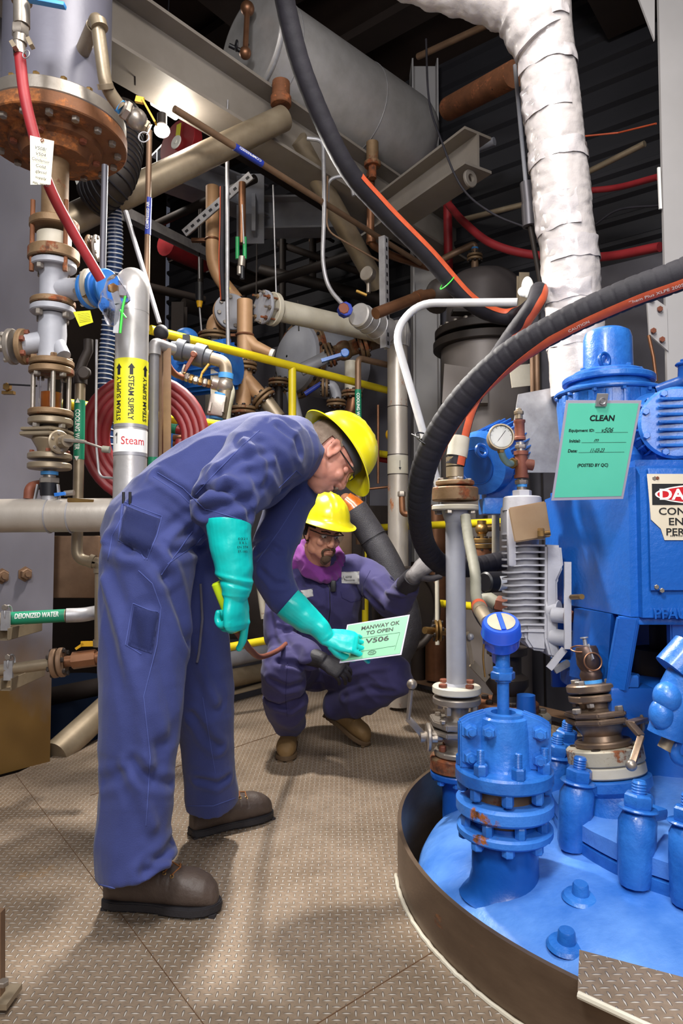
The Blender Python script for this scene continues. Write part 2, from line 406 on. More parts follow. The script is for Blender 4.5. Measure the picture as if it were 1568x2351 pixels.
for a, c in (((-1.424, 3.03), (-.22, 1.38)), ((.235, 1.735), (-1.2, .42)), ((-.30, 3.72), (-1.0, 2.77))):
    a, c = V((*a, .0004)), V((*c, .0004))
    struct('trim_1', MB().bar(a, c, .0045, .0012), BROWNP)
struct('lower_floor', MB().box((0, 4, -2.0), (14, 14, .1)), DARKB)
# walls
U0, V0 = 4.8, 6.3
def wpt(u, v, z): return U*u+W*v+Z*z
cr = wpt(U0, V0, 0)
a, b = wpt(U0+.05, V0, 0), wpt(U0+.05, -4, 0)
struct('wall_right', MB().bar(a+Z*.5, b+Z*.5, .1, 5.2, ref=Z) if 0 else MB().prism([a-Z*2, b-Z*2, b+Z*2.95, a+Z*2.95], U*.1), CONC)
# corrugated siding above the concrete
mb = MB(); n = 13
for k in range(n):
    z = 2.95+k*.17
    mb.prism([a+Z*z, a+Z*(z+.10), a-U*.035+Z*(z+.12), a-U*.035+Z*(z+.15), a+Z*(z+.17), a+U*.05+Z*(z+.17), a+U*.05+Z*z], b-a)
struct('wall_siding', mb, SIDING)
for k in range(5):
    q = wpt(U0, 3.2-k*1.3, 0); struct('trim_2', MB().bar(q-Z*1, q+Z*2.9, .012, .004), DIRTY)
struct('wall_back', MB().prism([wpt(-4, V0, -2), wpt(U0, V0, -2), wpt(U0, V0, 5.2), wpt(-4, V0, 5.2)], W*.1), DARKB)
mb = MB().prism([wpt(-5, -4, 5.0), wpt(U0+.2, -4, 5.0), wpt(U0+.2, V0+.2, 5.0), wpt(-5, V0+.2, 5.0)], Z*.1)
struct('ceiling', mb, DECK)
for k in range(9):
    q = wpt(-1.5+k*.7, 0, 4.88); o = struct('ceiling_joist', MB().bar(q-W*3, q+W*V0, .07, .2, ref=Z), DARKB)
for k in range(3):
    q = wpt(0, 1.2+k*2.0, 4.6); struct('ceiling_girder', MB().bar(q-U*4, q+U*U0, .12, .35, ref=Z), DARKB)
# kick plates on the far floor edges
k0, k1, k2 = V((-1.27, 3.58, 0)), V((.03, 5.46, 0)), V((1.85, 2.95, 0))
solo('kick_plate', MB().bar(k0+Z*.06, k1+Z*.06, .008, .12, ref=Z), STAIN, 'tan steel kick plate along the far left edge of the platform', 'kick plate')
solo('kick_plate', MB().bar(k1+Z*.06, k2+Z*.06, .008, .12, ref=Z), BROWNP, 'brown steel kick plate along the far right platform edge, behind crouching man', 'kick plate')
# ------------------------------------------------------------------ columns, beams, braces
def hbeam(a, b, h, w, t=.012, up=Z):
    a, b = V(a), V(b); d = (b-a); mb = MB(); s = frame(d, up)[0]
    mb.bar(a+s*(h/2), b+s*(h/2), t, w, ref=up); mb.bar(a-s*(h/2), b-s*(h/2), t, w, ref=up); mb.bar(a, b, h-t, t, ref=up)
    return mb
c0 = V((-1.345, 3.2, 0)); cd_ = U
t = thing('steel_column', 'wide grey steel column with rusty foot, left edge behind the piping', 'column', c0)
obj('shaft', MB().prism([c0, c0-cd_*1.0, c0-cd_*1.0+W*.5, c0+W*.5], Z*5), COLM, t)
for px, py in ((8, 1323), (97, 1320)):
    q = P(px, py, 3.0); n_ = -W
    q = q-n_*((q-c0).dot(n_)) ; bolt(t, q, n_, .026, .022, BROWNP, kind='nut')
# right white column
x0 = P(1520, 450, 3.2).x
t = thing('steel_column', 'off-white steel column cropped by the right edge of the photo', 'column', (x0+.2, 3.2, 0))
obj('shaft', MB().box((x0+.2, 3.2, 2.5), (.4, .02, 5)).box((x0+.2, 3.3, 2.5), (.015, .2, 5)), WCOL, t)
def plate(parent, pts, th, m, name='gusset_plate'):
    pts = [V(p) for p in pts]; n_ = (pts[1]-pts[0]).cross(pts[2]-pts[0]).normalized()
    return obj(name, MB().prism(pts, n_*th), m, parent)
plate(t, PL((1484, 672, 3.18), (1531, 705, 3.18), (1534, 806, 3.18), (1491, 768, 3.18)), .012, WCOL)
plate(t, PL((1466, -6, 3.18), (1503, -6, 3.18), (1503, 92, 3.18)), .012, WCOL)
for px, py in ((1494, 687), (1514, 710), (1499, 760), (1519, 780)): bolt(t, P(px, py, 3.17), -Y, .014, .01, BRICK)
pipe('steel_rod', 'thin rusty rod hanging below the plate on right column', 'rod', PL((1489, 770, 3.15), (1500, 820, 3.15), (1507, 875, 3.15)), .008, COPPER)
solo('white_strip', MB().bar(P(1512, 385, 3.19), P(1516, 480, 3.19), .012, .01), WHITE, 'thin white vertical strip clipped to the right column edge', 'strip')
# far column between the big pipe and the tank
q = P(976, 760, 5.4)
solo('steel_column', hbeam((q.x, q.y, -2), (q.x, q.y, 4.9), .2, .2, .012, X), WCOL, 'light grey far column behind the insulated pipe and the hose', 'column')
# main beam under the hanging tank
ba = P(640, 330, 3.92); ba.z = 3.42; bdir = V((.65, .76, 0)).normalized()
solo('ceiling_beam', hbeam(ba-bdir*2.4, ba+bdir*2.6, .3, .24, .018), BEAM, 'long grey steel beam running diagonally under the silver tank', 'beam')
t = thing('diagonal_brace', 'fat tan tubular brace crossing under the lamp up to the main beam', 'brace', P(150, 512, 3.05))
obj('tube', MB().tube(PL((150, 512, 3.05), (650, 272, 3.72)), .068, 24), STAIN, t)
t = thing('diagonal_brace', 'tan tubular brace slanting down right from the beam to far pipes', 'brace', P(860, 640, 4.6))
obj('tube', MB().tube(PL((680, 320, 4.02), (866, 655, 4.75)), .066, 24), STAIN, t)
# I beam with lifting lug at upper right
e1, e2 = P(1098, 345, 3.75), P(845, 520, 4.7); e2.z = e1.z
t = thing('crane_beam', 'grey I beam end with lifting lug beside the white wrapped pipe', 'beam', e1)
obj('i_section', hbeam(e1, e2, .2, .2, .016), BEAM, t)
lg = P(1076, 412, 3.78)
obj('lifting_lug', MB().disc(lg, V((.6, -.8, 0)), .05, .02, hole=.024), BEAM, t)
# background beams, left centre
e = P(360, 380, 5.0); f = P(600, 440, 5.6); f.z = e.z
solo('cross_beam', hbeam(e, f, .24, .22, .016), GREYP, 'pale grey beam lit by the lamp, behind the tan brace', 'beam')
e = P(575, 500, 5.6); f = P(930, 585, 5.55); f.z = e.z
solo('cross_beam', hbeam(e, f, .26, .2, .016), GREYP, 'grey horizontal beam across the dark centre, behind the hanging wires', 'beam')
t = thing('beam_bracket', 'grey bolted box bracket at the end of far cross beam', 'bracket', P(575, 480, 5.4))
obj('web', MB().bar(P(575, 400, 5.35), P(575, 560, 5.35), .22, .012), GREYP, t); obj('flange_plate', MB().bar(P(585, 455, 5.3), P(585, 540, 5.3), .03, .16), GREYP, t)
def strut(name, label, a, b, w, m, group=None, ref=None, slots=True):
    a, b = V(a), V(b); d = (b-a); L_ = d.length; mb = MB(); s, o_, t_ = frame(d, ref)
    mb.bar(a+s*w/2, b+s*w/2, .004, w, ref=ref); mb.bar(a+o_*w/2, b+o_*w/2, w, .004, ref=ref); mb.bar(a-o_*w/2, b-o_*w/2, w, .004, ref=ref)
    o = solo(name, mb, m, label, 'strut', group)
    if slots:
        sl = MB(); n_ = int(L_/.05)
        for k in range(n_): sl.bar(a+s*(w/2+.002)+d*((k+.25)/n_), a+s*(w/2+.002)+d*((k+.7)/n_), .0025, w*.35, ref=ref)
        obj('slot', sl, BLACK, o)['kind'] = 'stuff'
    return o
strut('strut_channel', 'slotted strut channel slanting up right behind the tall grey conduit', P(425, 535, 4.2), P(578, 402, 4.0), .042, GALV, ref=V((.3, -1, -.2)))
strut('strut_channel', 'pale strut channel sloping down right behind compressed air pipe', P(285, 490, 4.0), P(490, 592, 5.0), .06, GALV, slots=False)
strut('strut_channel', 'upright slotted strut beside far tan brace and copper pipe', P(880, 545, 4.0), P(884, 800, 4.0), .04, GALV, ref=V((.8, -.6, 0)))
e = P(400, 250, 4.4); f = P(800, 500, 5.6)
solo('cable_tray', MB().bar(e, f, .04, .16), DARKB, 'dark cable tray running along under the blue labelled air pipe', 'tray')
# dark background pipes and hangers deep under the roof
rr = random.Random(3)
for i, (x0_, y0_, d0, x1_, y1_, d1, r_) in enumerate([(260, 640, 5.9, 470, 690, 6.3, .04), (380, 560, 5.6, 470, 600, 6.0, .10), (600, 620, 6.0, 880, 690, 5.6, .05),
        (640, 560, 6.0, 870, 640, 5.6, .03), (420, 700, 6.0, 520, 730, 6.3, .06), (960, 130, 4.3, 1200, 20, 3.6, .02), (1030, 250, 4.2, 1180, 170, 3.6, .07)]):
    pipe('background_pipe', ['dark pipe under the roof left of centre', 'dull red fat pipe in the dark behind the tan elbow', 'dark pipe crossing behind the large blind flange', 'thin dark pipe below the far cross beam', 'dark pipe low behind the hose hangers',
        'thin pipe near the roof left of the wrapped pipe', 'rusty fat pipe near the roof left of the wrapped pipe'][i], 'pipe', PL((x0_, y0_, d0), (x1_, y1_, d1)), r_, [DARKB, REDP, DIRTY, DARKB, DIRTY, BROWNP, RUSTY][i])
rr = random.Random(11)
for k in range(16):
    x0_, y0_ = rr.uniform(280, 900), rr.uniform(440, 720); D0 = rr.uniform(5.4, 6.6)
    if k % 3 == 0: q0 = P(x0_, y0_, D0); q1 = q0-Z*rr.uniform(.4, 1.2)
    else: q0 = P(x0_, y0_, D0); q1 = q0+(U if k % 2 else -W)*rr.uniform(.6, 1.4); q1.z = q0.z
    q1 = q1-U*max(0, q1.dot(U)-4.6); q0 = q0-U*max(0, q0.dot(U)-4.6)
    if k % 4 == 1: solo('roof_beam', hbeam(q0, q1, .12, .1), DARKB, 'dim steel member in the dark depth below the roof', 'beam', 'dim steel members in the dark')
    else: pipe('background_pipe', 'dim pipe in the dark depth behind the tan pipes', 'pipe', [q0, q1], rr.uniform(.012, .04), rr.choice([DIRTY, DARKB, BROWNP, GREYP]), group='dim pipes in the dark')
# ------------------------------------------------------------------ hanging silver tank
ta, tb = P(572, 106, 3.87), P(915, 312, 4.77); tb.z = ta.z; tx = (tb-ta).normalized(); TR = .305; TL_ = (tb-ta).length
t = thing('silver_tank', 'dented silver insulated tank hanging from the roof above the beam', 'tank', (ta+tb)/2-Z*TR)
obj('jacket', MB().lathe(ta, tx, [(0, TR*.97), (.02, TR), (TL_, TR), (TL_+.05, TR*.985), (TL_+.12, TR*.9), (TL_+.17, TR*.72), (TL_+.2, TR*.45), (TL_+.21, .01)], 56, cap=False), ALU, t)
obj('end_cap', MB().lathe(ta+tx*.012, -tx, [(0, TR*.96), (.012, TR*.95), (.02, .01)], 56, cap=False), ALU, t)
obj('seam_band', MB().torus(ta+tx*.02, tx, TR, .008, 56, 6).torus(ta+tx*.16, tx, TR*1.002, .003, 56, 6).torus(ta+tx*TL_*.66, tx, TR*1.002, .003, 56, 6), GALV, t)
q = P(645, 238, 3.70); obj('plugged_nozzle', MB().cyl(q+Z*.12, q, .05, n=24).disc(q-Z*.012, Z, .058, .05), RUSTY, t)
q = P(823, 172, 4.15); obj('name_plate', MB().box(q, (.06, .012, .08), ax=V((.3, .3, .9))), DIRTY, t)
q = P(855, 362, 4.35); obj('drain_nozzle', MB().cyl(q+Z*.1, q-Z*.05, .04).disc(q-Z*.06, Z, .055, .03).cyl(q-Z*.14, q-Z*.05, .026), RUSTF, t)
q1, q2 = P(568, 20, 3.75), P(563, 122, 3.72)
s_ = obj('level_gauge', MB().tube([q1, q2], .016).sph(q1, .04).sph(q2, .034), COPPER, t); obj('gauge_valve', MB().cyl(q2, q2-tx*.05+V((-.05, 0, .02)), .012).disc(P(545, 106, 3.68), V((-1, -.4, 0)), .03, .012), BLACK, t)
# ------------------------------------------------------------------ lamps
lp = P(378, 252, 3.5)
t = thing('hanging_work_light', 'bright strip lamp hanging on wires at upper left', 'lamp', lp)
d_ = (P(404, 267, 3.62)-P(352, 234, 3.45))
obj('tube', MB().tube([lp-d_/2, lp+d_/2], .017, 12), LAMP, t); obj('housing', MB().bar(lp-d_*.55+Z*.03, lp+d_*.55+Z*.03, .02, .07, ref=Z), DIRTY, t)
obj('hanger_wire', MB().tube([lp+Z*.03-d_*.4, lp+Z*.12, lp+V((.02, 0, .75))], .004, 6).tube([lp+Z*.03+d_*.4, lp+Z*.12], .004, 6), BLACK, t)
lq = P(372, 300, 3.35)
t = thing('caged_lamp', 'round glowing lamp beside the valve on air pipe, upper left', 'lamp', lq)
obj('globe', MB().sph(lq, .036, (1.1, 1, .9)), LAMP, t); obj('socket', MB().cyl(lq+Z*.03, lq+Z*.085, .024), DIRTY, t)
l = bpy.data.lights.new('lamp_light', 'POINT'); l.energy = 9; l.color = (1, .95, .85); l.shadow_soft_size = .06
o = bpy.data.objects.new('lamp_light', l); COL.objects.link(o); o.location = lp-Z*.09+V((.08, -.06, 0))
# hose reel behind the brace
q = P(425, 342, 4.3)
t = thing('hose_reel', 'red reel with yellow sticker behind the brace near the lamp', 'reel', q-Z*.15)
n_ = V((-.55, -.8, .1)).normalized()
obj('drum', MB().disc(q, n_, .16, .07), REDP, t); obj('hub', MB().disc(q+n_*.071, n_, .045, .01).disc(q+n_*.08, n_, .015, .006), WHITE, t)
obj('sticker', MB().box(q+n_*.072+V((.01, 0, .08)), (.09, .04, .002), ax=n_), LABY, t)
# black flexible duct behind the big flange and the white ribbed blue duct
mb = MB(); pts = spline(PL((282, 262, 3.2), (284, 340, 3.1), (262, 415, 3.0), (210, 460, 3.05)), 14)
o = solo('flexible_duct', MB().tube(pts, .085, 20), DIRTY, 'black sagging duct hose behind the rusty round flange', 'duct')
mb = MB()
for i in range(2, len(pts)-2, 2): mb.torus(pts[i], pts[i+1]-pts[i-1], .086, .005, 20, 6)
obj('rib', mb, RUBBER, o)
pts = spline(PL((262, 480, 3.15), (264, 600, 3.2), (250, 760, 3.28), (240, 900, 3.3), (250, 1120, 3.3)), 40)
o = solo('ribbed_duct', MB().tube(pts, .034, 16), TUBEB, 'blue ribbed duct hose with white spiral behind the steam pipe', 'duct')
mb = MB()
for i in range(2, len(pts)-2, 3): mb.torus(pts[i], pts[i+1]-pts[i-1], .035, .0035, 18, 5)
obj('spiral_rib', mb, RIB, o)
solo('white_duct', MB().tube(spline(PL((190, 440, 3.5), (225, 420, 3.5), (240, 380, 3.6)), 6), .07, 18), WHITE, 'short white duct glimpsed under the rusty flange', 'duct')
# ------------------------------------------------------------------ slim pipes, conduits and hanger wires on the left and centre
o = pipe('air_pipe', 'upright brown air pipe with blue compressed air label, left', 'pipe', PL((343, 300, 2.9), (336, 700, 2.9), (336, 760, 2.9)), .0125, BROWNP)
d0, d1 = P(342, 455, 2.9), P(339, 540, 2.9); band(o, d0, d1, .0132, BLUEL)
text(o, 'COMPRESSED AIR', (d0+d1)/2+Z*.012, d0-d1, X, WHITE, w=.115, h=.012, wrap=None, name='label_text') if 0 else text(o, 'COMPRESSED AIR', (d0+d1)/2, (d0-d1), (d0-d1).cross(-Y)*-1, WHITE, w=.12, h=.013, bold=.01, wrap='y', rad=.0136, name='label_text')
o = pipe('air_pipe', 'long brown air pipe with blue label running from lamp to far column', 'pipe', PL((400, 250, 3.1), (965, 605, 4.7)), .017, BROWNP)
AP = lambda x: P(x, 250+(x-400)*355/565, 1/((1-(x-400)/565)/3.1+(x-400)/565/4.7))
d0, d1 = AP(538), AP(601); band(o, d0, d1, .0182, BLUEL)
ax_ = (d1-d0).normalized(); text(o, 'COMPRESSED', (d0+d1)/2, -ax_, ax_.cross(-Y), WHITE, w=.15, h=.013, bold=.01, wrap='y', rad=.0186, name='label_text')
o = pipe('conduit', 'tall bright grey conduit upright in front of the tan pipes', 'conduit', PL((522, 250, 3.7), (522, 690, 3.7), (524, 800, 3.7)), .0115, GALV)
o = pipe('conduit', 'grey conduit bending down to the blue junction box', 'conduit', PL((705, 318, 3.9), (742, 322, 3.9), (745, 480, 3.9), (740, 600, 3.9), (752, 660, 3.9), (790, 703, 3.85)), .0125, GALV, .12)
q = P(789, 711, 3.8)
t = thing('junction_box', 'small blue junction box where the bent conduit ends', 'box', q-Z*.04)
obj('body', MB().disc(q+Y*.03, -Y+X*.3, .042, .05, 8), BLUEL, t); obj('cover', MB().disc(q-Y*.02, -Y+X*.3, .032, .006, 8), BRICK, t)
pipe('tubing', 'thin bent tube beside the grey conduit', 'tube', PL((752, 405, 3.95), (750, 530, 3.95), (800, 560, 4.0), (880, 605, 4.1)), .006, BROWNP, .06)
pipe('conduit', 'curved grey conduit hoop right of the bent conduit', 'conduit', PL((752, 470, 4.0), (752, 410, 4.0), (800, 402, 4.0), (812, 450, 4.0)), .011, GALV, .1)
for i, (xa, ya, xb, yb, D) in enumerate([(556, 470, 560, 560, 3.9), (627, 425, 634, 672, 4.1), (390, 80, 384, 225, 3.6), (308, 112, 310, 195, 3.2), (590, 560, 588, 690, 4.6), (523, 230, 521, 290, 3.6), (458, 480, 458, 640, 4.8), (684, 690, 686, 760, 4.6)]):
    pipe('hanger_rod', ['thin hanger wire beside the green capped hoses', 'thin wire holding up the large blind flange', 'rod hanging from the beam down to the strip lamp', 'short rod hanging left of the lamp rod', 'thin dark rod in the centre background', 'bright thin rod above the tall conduit', 'dark rod at the clamp on tan pipe', 'thin dark rod right of the blind flange'][i], 'rod', PL((xa, ya, D), (xb, yb, D)), .0045, GALV if i in (0, 1, 5) else DIRTY)
t = thing('pendant_socket', 'hanging black lamp socket on a cord, dark centre left', 'socket', P(458, 720, 4.4))
obj('cord', MB().tube(PL((457, 590, 4.4), (458, 640, 4.4)), .004, 6).tube(PL((458, 705, 4.4), (463, 765, 4.4)), .006, 8), GALV, t)
obj('body', MB().cyl(P(458, 650, 4.4), P(458, 692, 4.4), .026), BLACK, t); obj('collar', MB().cyl(P(458, 690, 4.4), P(458, 706, 4.4), .024, .014), YELD, t)
o = pipe('support_tube', 'slanting shiny thin tube ending in black rubber grommet', 'tube', PL((288, 485, 2.85), (366, 742, 2.85)), .010, GALV)
solo('rubber_grommet', MB().sph(P(370, 764, 2.85), .031, (1, 1, 1.1)), RUBBER, 'black rubber ball grommet on the slanting tube', 'grommet')
pipe('brown_hose', 'brown rubber hose curving from the grommet down to brass manifold', 'hose', spline(PL((372, 770, 2.85), (383, 830, 2.88), (400, 857, 3.0), (420, 866, 3.15)), 8), .014, BRICK)
# hoses with green caps
t = thing('capped_hose', 'pair of green capped hose ends hanging in the centre background', 'valve', P(555, 620, 4.0))
obj('hose', MB().tube(PL((556, 420, 4.0), (556, 560, 4.0)), .022), COPPER, t)
for px in (545, 562): obj('green_sleeve', MB().cyl(P(px, 545, 3.95), P(px, 595, 3.95), .012), GRN2, t)
obj('coupling', MB().cyl(P(556, 590, 3.95), P(554, 612, 3.95), .022).cyl(P(550, 612, 3.95), P(550, 630, 3.95), .016), STEEL, t); obj('tip', MB().cyl(P(556, 612, 3.95), P(556, 640, 3.95), .014), BLACK, t)
o = solo('striped_hose', MB().tube(spline(PL((512, 430, 3.85), (511, 520, 3.85), (509, 600, 3.85), (513, 690, 3.85)), 10), .017), RUBBER, 'narrow black hose with orange stripe beside tan pipe', 'hose')
obj('stripe', MB().strip(spline(PL((512, 430, 3.85), (511, 520, 3.85), (509, 600, 3.85), (513, 690, 3.85)), 10), .0172, 2.2, 3.4, ref=X), ORANGE, o)
# ------------------------------------------------------------------ tan pipe runs, centre left
def fl_pair(t, c, ax, r, th=.018, gap=.008, m=RUSTF, nb=8, br=.011):
    ax = V(ax).normalized(); c = V(c)
    obj('flange', MB().disc(c+ax*gap/2, ax, r, th), m, t); obj('flange', MB().disc(c-ax*(gap/2+th), ax, r, th), m, t)
    bolts(t, c+ax*(gap/2+th), ax, r*.8, nb, br, br, DIRTY); bolts(t, c-ax*(gap/2+th), -ax, r*.8, nb, br, br, DIRTY)
D = 4.3
t = thing('process_pipe', 'tan pipe dropping then bending to a round blind flange, centre left', 'pipe', P(490, 620, D))
obj('run', MB().tube(fillet(PL((488, 430, D), (488, 620, D), (545, 690, D)), .25), .044, 20), TANP, t)
obj('pipe_clamp', MB().torus(P(488, 552, D), Z, .046, .007).bar(P(440, 552, D), P(475, 552, D), .02, .03), COPPER, t)
obj('yellow_marker', MB().cyl(P(516, 658, D), P(528, 672, D), .0455, n=20), LABY, t)
D = 4.15; c = P(532, 717, D); n_ = V((.42, -.9, -.02)).normalized()
t = thing('blind_flange', 'round grey bolted blind flange on the tan elbow, centre left', 'flange', c-Z*.11)
obj('cover', MB().disc(c, n_, .112, .02, 40), GREYP, t); obj('flange', MB().disc(c-n_*.035, n_, .112, .02, 40), TANP, t); bolts(t, c+n_*.02, n_, .088, 8, .013, .012, STEEL); bolts(t, c-n_*.035, -n_, .088, 8, .013, .02, BRASS)
obj('elbow', MB().tube(spline([c-n_*.03, c-n_*.1, P(498, 742, D+.1), P(493, 770, D+.1), P(493, 780, D+.1)], 6), .058, 20), TANP, t)
c2 = P(493, 775, D+.1); fl_pair(t, c2, Z, .105); obj('lower_pipe', MB().cyl(c2, c2-Z*.7, .055), OFFW, t)
D = 4.0
t = thing('process_pipe', 'tan pipe with side branch and flange, behind the yellow rail', 'pipe', P(562, 830, D))
obj('run', MB().tube(PL((562, 690, D), (562, 830, D)), .047, 20), TANP, t); obj('branch', MB().tube(PL((562, 775, D), (585, 795, D), (625, 812, D)), .047, 18, rf=lambda q: .047-.02*q), TANP, t)
obj('branch_tip', MB().cyl(P(620, 811, D), P(628, 814, D), .03), WHITE, t); obj('pipe_clamp', MB().torus(P(562, 770, D), Z, .05, .007).bar(P(530, 770, D), P(555, 770, D), .015, .02), RUSTY, t)
c = P(562, 842, D); fl_pair(t, c, Z, .072)
t = thing('strainer', 'tan Y strainer with angled flanged leg behind bent man\'s back', 'strainer', P(560, 945, D))
obj('body', MB().cyl(c-Z*.02, P(558, 938, D), .046), TANP, t); obj('angled_leg', MB().cyl(P(562, 868, D), P(602, 912, D), .044), TANP, t)
fl_pair(t, P(605, 914, D), P(605, 914, D)-P(562, 868, D), .075); fl_pair(t, P(558, 943, D), Z, .078)
obj('lower_leg', MB().cyl(P(612, 922, D), P(640, 960, D), .044), STAIN, t)
# big pipe with bolted cover, running right
D = 4.1; a = P(640, 713, D); b_ = P(905, 772, 4.75); ax = (b_-a).normalized()
t = thing('process_pipe', 'large pale horizontal pipe with bolted cover, centre', 'pipe', a)
obj('run', MB().tube([a, b_], .066, 24), OFFW, t)
obj('cover', MB().disc(a-ax*.1, -ax, .1, .02, 36), GREYP, t); obj('flange', MB().disc(a-ax*.06, ax, .1, .035, 36), OFFW, t)
for k in range(8):
    q = 2*math.pi*k/8+.3; f = frame(ax); s_ = a-ax*.16+f[0]*.085*math.cos(q)+f[1]*.085*math.sin(q)
    obj('stud', MB().cyl(s_, s_+ax*.14, .007, n=8).hexn(s_+ax*.03, ax, .014, .012), RUSTF if k % 2 else STEEL, t)
obj('hanger_clamp', MB().torus(P(642, 690, D), X, .03, .008), GALV, t)
# exchanger head in the shadows behind
c = P(690, 825, 5.3); n_ = V((-.75, -.65, 0)).normalized()
t = thing('heat_exchanger', 'dark round vessel head with bolted ring behind the yellow rail', 'vessel', c-Z*.3)
obj('head', MB().lathe(c, n_, [(-.5, .27), (0, .27), (.05, .26), (.10, .2), (.13, .1), (.135, .01)], 40, cap=False), GREYP, t); obj('flange', MB().disc(c-n_*.02, n_, .31, .04, 40), RUSTF, t)
bolts(t, c+n_*.02, n_, .288, 20, .014, .014, DIRTY)
# grey pipe with valves and a blue lever
D = 4.7
t = thing('process_pipe', 'grey pipe with rusty flanged valves right of dark vessel head', 'pipe', P(720, 830, D))
obj('run', MB().tube(PL((690, 850, D), (760, 815, D)), .045), GREYP, t); obj('valve_body', MB().tube(PL((760, 815, D), (820, 795, D)), .055).sph(P(790, 805, D), .07), RUSTF, t)
d_ = P(820, 795, D)-P(760, 815, D); fl_pair(t, P(757, 815, D), d_, .085); fl_pair(t, P(830, 790, D), d_, .11, .025); obj('far_run', MB().tube(PL((835, 790, D), (900, 770, D+.3)), .06), RUSTF, t)
solo('lever_handle', MB().bar(P(738, 829, 4.4), P(790, 813, 4.4), .022, .035).disc(P(792, 812, 4.4), -Y, .028, .03), BLUE, 'bright blue lever handle on a valve in the dark centre', 'handle')
t = thing('process_pipe', 'pale vertical pipe with flanges right of the blue lever', 'pipe', P(806, 930, D))
obj('run', MB().cyl(P(806, 830, D), P(806, 900, D), .045), OFFW, t); fl_pair(t, P(808, 905, D), Z, .075); obj('elbow', MB().tube(spline(PL((812, 915, D), (806, 945, D), (790, 960, D)), 6), .045), COPPER, t)
c = P(765, 890, D)
t = thing('elbow_fitting', 'small grey elbow and bolted flange above the bent man\'s hat', 'fitting', P(765, 930, D))
obj('elbow', MB().tube(spline(PL((746, 890, D), (762, 886, D), (772, 905, D), (772, 925, D)), 6), .036), GREYP, t); fl_pair(t, P(746, 890, D), X, .065); fl_pair(t, P(772, 926, D), Z, .068)
for i, (a, b_, r_, m) in enumerate([((640, 870), (640, 960), .03, DIRTY), ((668, 900), (690, 990), .04, GREYP), ((700, 905), (738, 880), .018, BLUEL)]):
    pipe('background_pipe', ['dark stub pipe under the vessel head behind the rail', 'dim grey valve body behind the yellow post', 'thin slanting blue line with red marking behind the rail'][i], 'pipe', PL((*a, 4.9), (*b_, 4.9)), r_, m)
fl_pair(thing('flange_set', 'small dim flange pair behind yellow post', 'flange', P(640, 878, 4.85)), P(640, 878, 4.85), Z, .075)
# insulated canister, brown pipe, copper drop
a, b_ = P(822, 722, 3.85), P(895, 768, 4.15); ax = (b_-a).normalized()
t = thing('insulated_canister', 'silver banded insulated canister end left of the bent white pipe', 'canister', a)
obj('jacket', MB().lathe(a, ax, [(0, .062), (.008, .07), (.17, .075), (.3, .085)], 28), ALU, t)
obj('strap', MB().torus(a+ax*.05, ax, .072, .003, 28, 6).torus(a+ax*.12, ax, .075, .003, 28, 6).torus(a+ax*.2, ax, .078, .004, 28, 6), GALV, t)
o = pipe('brown_pipe', 'brown pipe from the canister rising right to a black elbow', 'pipe', PL((862, 720, 3.7), (965, 680, 3.9), (1012, 672, 4.0)), .032, COPPER, .05); obj('coupling', MB().cyl(P(955, 684, 3.88), P(968, 679, 3.91), .037), COPPER, o)
solo('black_elbow', MB().sph(P(1010, 672, 4.0), .085, (1, 1, 1)).cyl(P(1010, 672, 4.0), P(1000, 700, 4.1), .07), DIRTY, 'dark bulbous elbow behind the hanging hose', 'elbow')
o = pipe('copper_drop', 'copper drain pipe dropping from the silver tank with elbow', 'pipe', PL((852, 372, 4.42), (850, 560, 4.42), (905, 590, 4.6), (985, 614, 4.8)), .026, COPPER, .06)
for py in (400, 550): obj('coupling', MB().cyl(P(852, py, 4.42), P(852, py+9, 4.42), .033), COPPER, o)
t = thing('pressure_gauge', 'small steel gauge with yellow lever on the far brace', 'gauge', P(845, 655, 4.4))
obj('dial', MB().disc(P(850, 634, 4.4), V((-.6, -.8, .1)), .05, .05), STEEL, t); obj('stem', MB().cyl(P(846, 650, 4.4), P(846, 672, 4.4), .014), STEEL, t); obj('lever', MB().bar(P(818, 668, 4.35), P(842, 678, 4.35), .012, .02), YELD, t)
# ------------------------------------------------------------------ vertical jacketed pipe and collar
D = 4.2; q = P(913, 1000, D)
t = thing('insulated_pipe', 'shiny vertical insulated pipe with crinkled collar, centre right', 'pipe', (q.x, q.y, 0))
top = P(913, 790, D).z
obj('jacket', MB().cyl((q.x, q.y, .02), (q.x, q.y, top), .063, n=28), ALUD, t)
mb = MB(); 
for k in range(13):
    aa = math.pi*(.8+1.2*k/13); e_ = V((math.cos(aa), math.sin(aa), 0)); mb.tube([V((q.x, q.y, top-.02))+e_*.066, V((q.x, q.y, top+.06))+e_*.075, V((q.x+.02, q.y, top+.13))+e_*.04], .009, 8)
mb.sph((q.x, q.y, top+.06), .075, (1, 1, 1.2)); obj('collar', mb, ALU, t)
for py in (935, 1045, 1090): obj('seam', MB().torus((q.x, q.y, P(913, py, D).z), Z, .064, .002, 28, 6), DIRTY, t)
z0 = P(913, 1068, D).z; obj('label_sleeve', MB().cyl((q.x, q.y, z0-.055), (q.x, q.y, z0+.055), .0645, n=28), OFFW, t)
obj('flow_arrow', MB().box((q.x+.008, q.y-.0655, z0), (.003, .001, .045)).prism([V((q.x+.0, q.y-.066, z0-.02)), V((q.x+.016, q.y-.066, z0-.02)), V((q.x+.008, q.y-.066, z0-.038))], Y*.001), INK, t)
o = pipe('drain_stub', 'short brown drain stub with union on the insulated pipe', 'fitting', [P(945, 1180, 3.95), P(924, 1180, 3.95), P(922, 1130, 3.95)], .018, COPPER, .03); obj('union_nut', MB().hexn(P(922, 1140, 3.95), Z, .024, .03), STEEL, o)
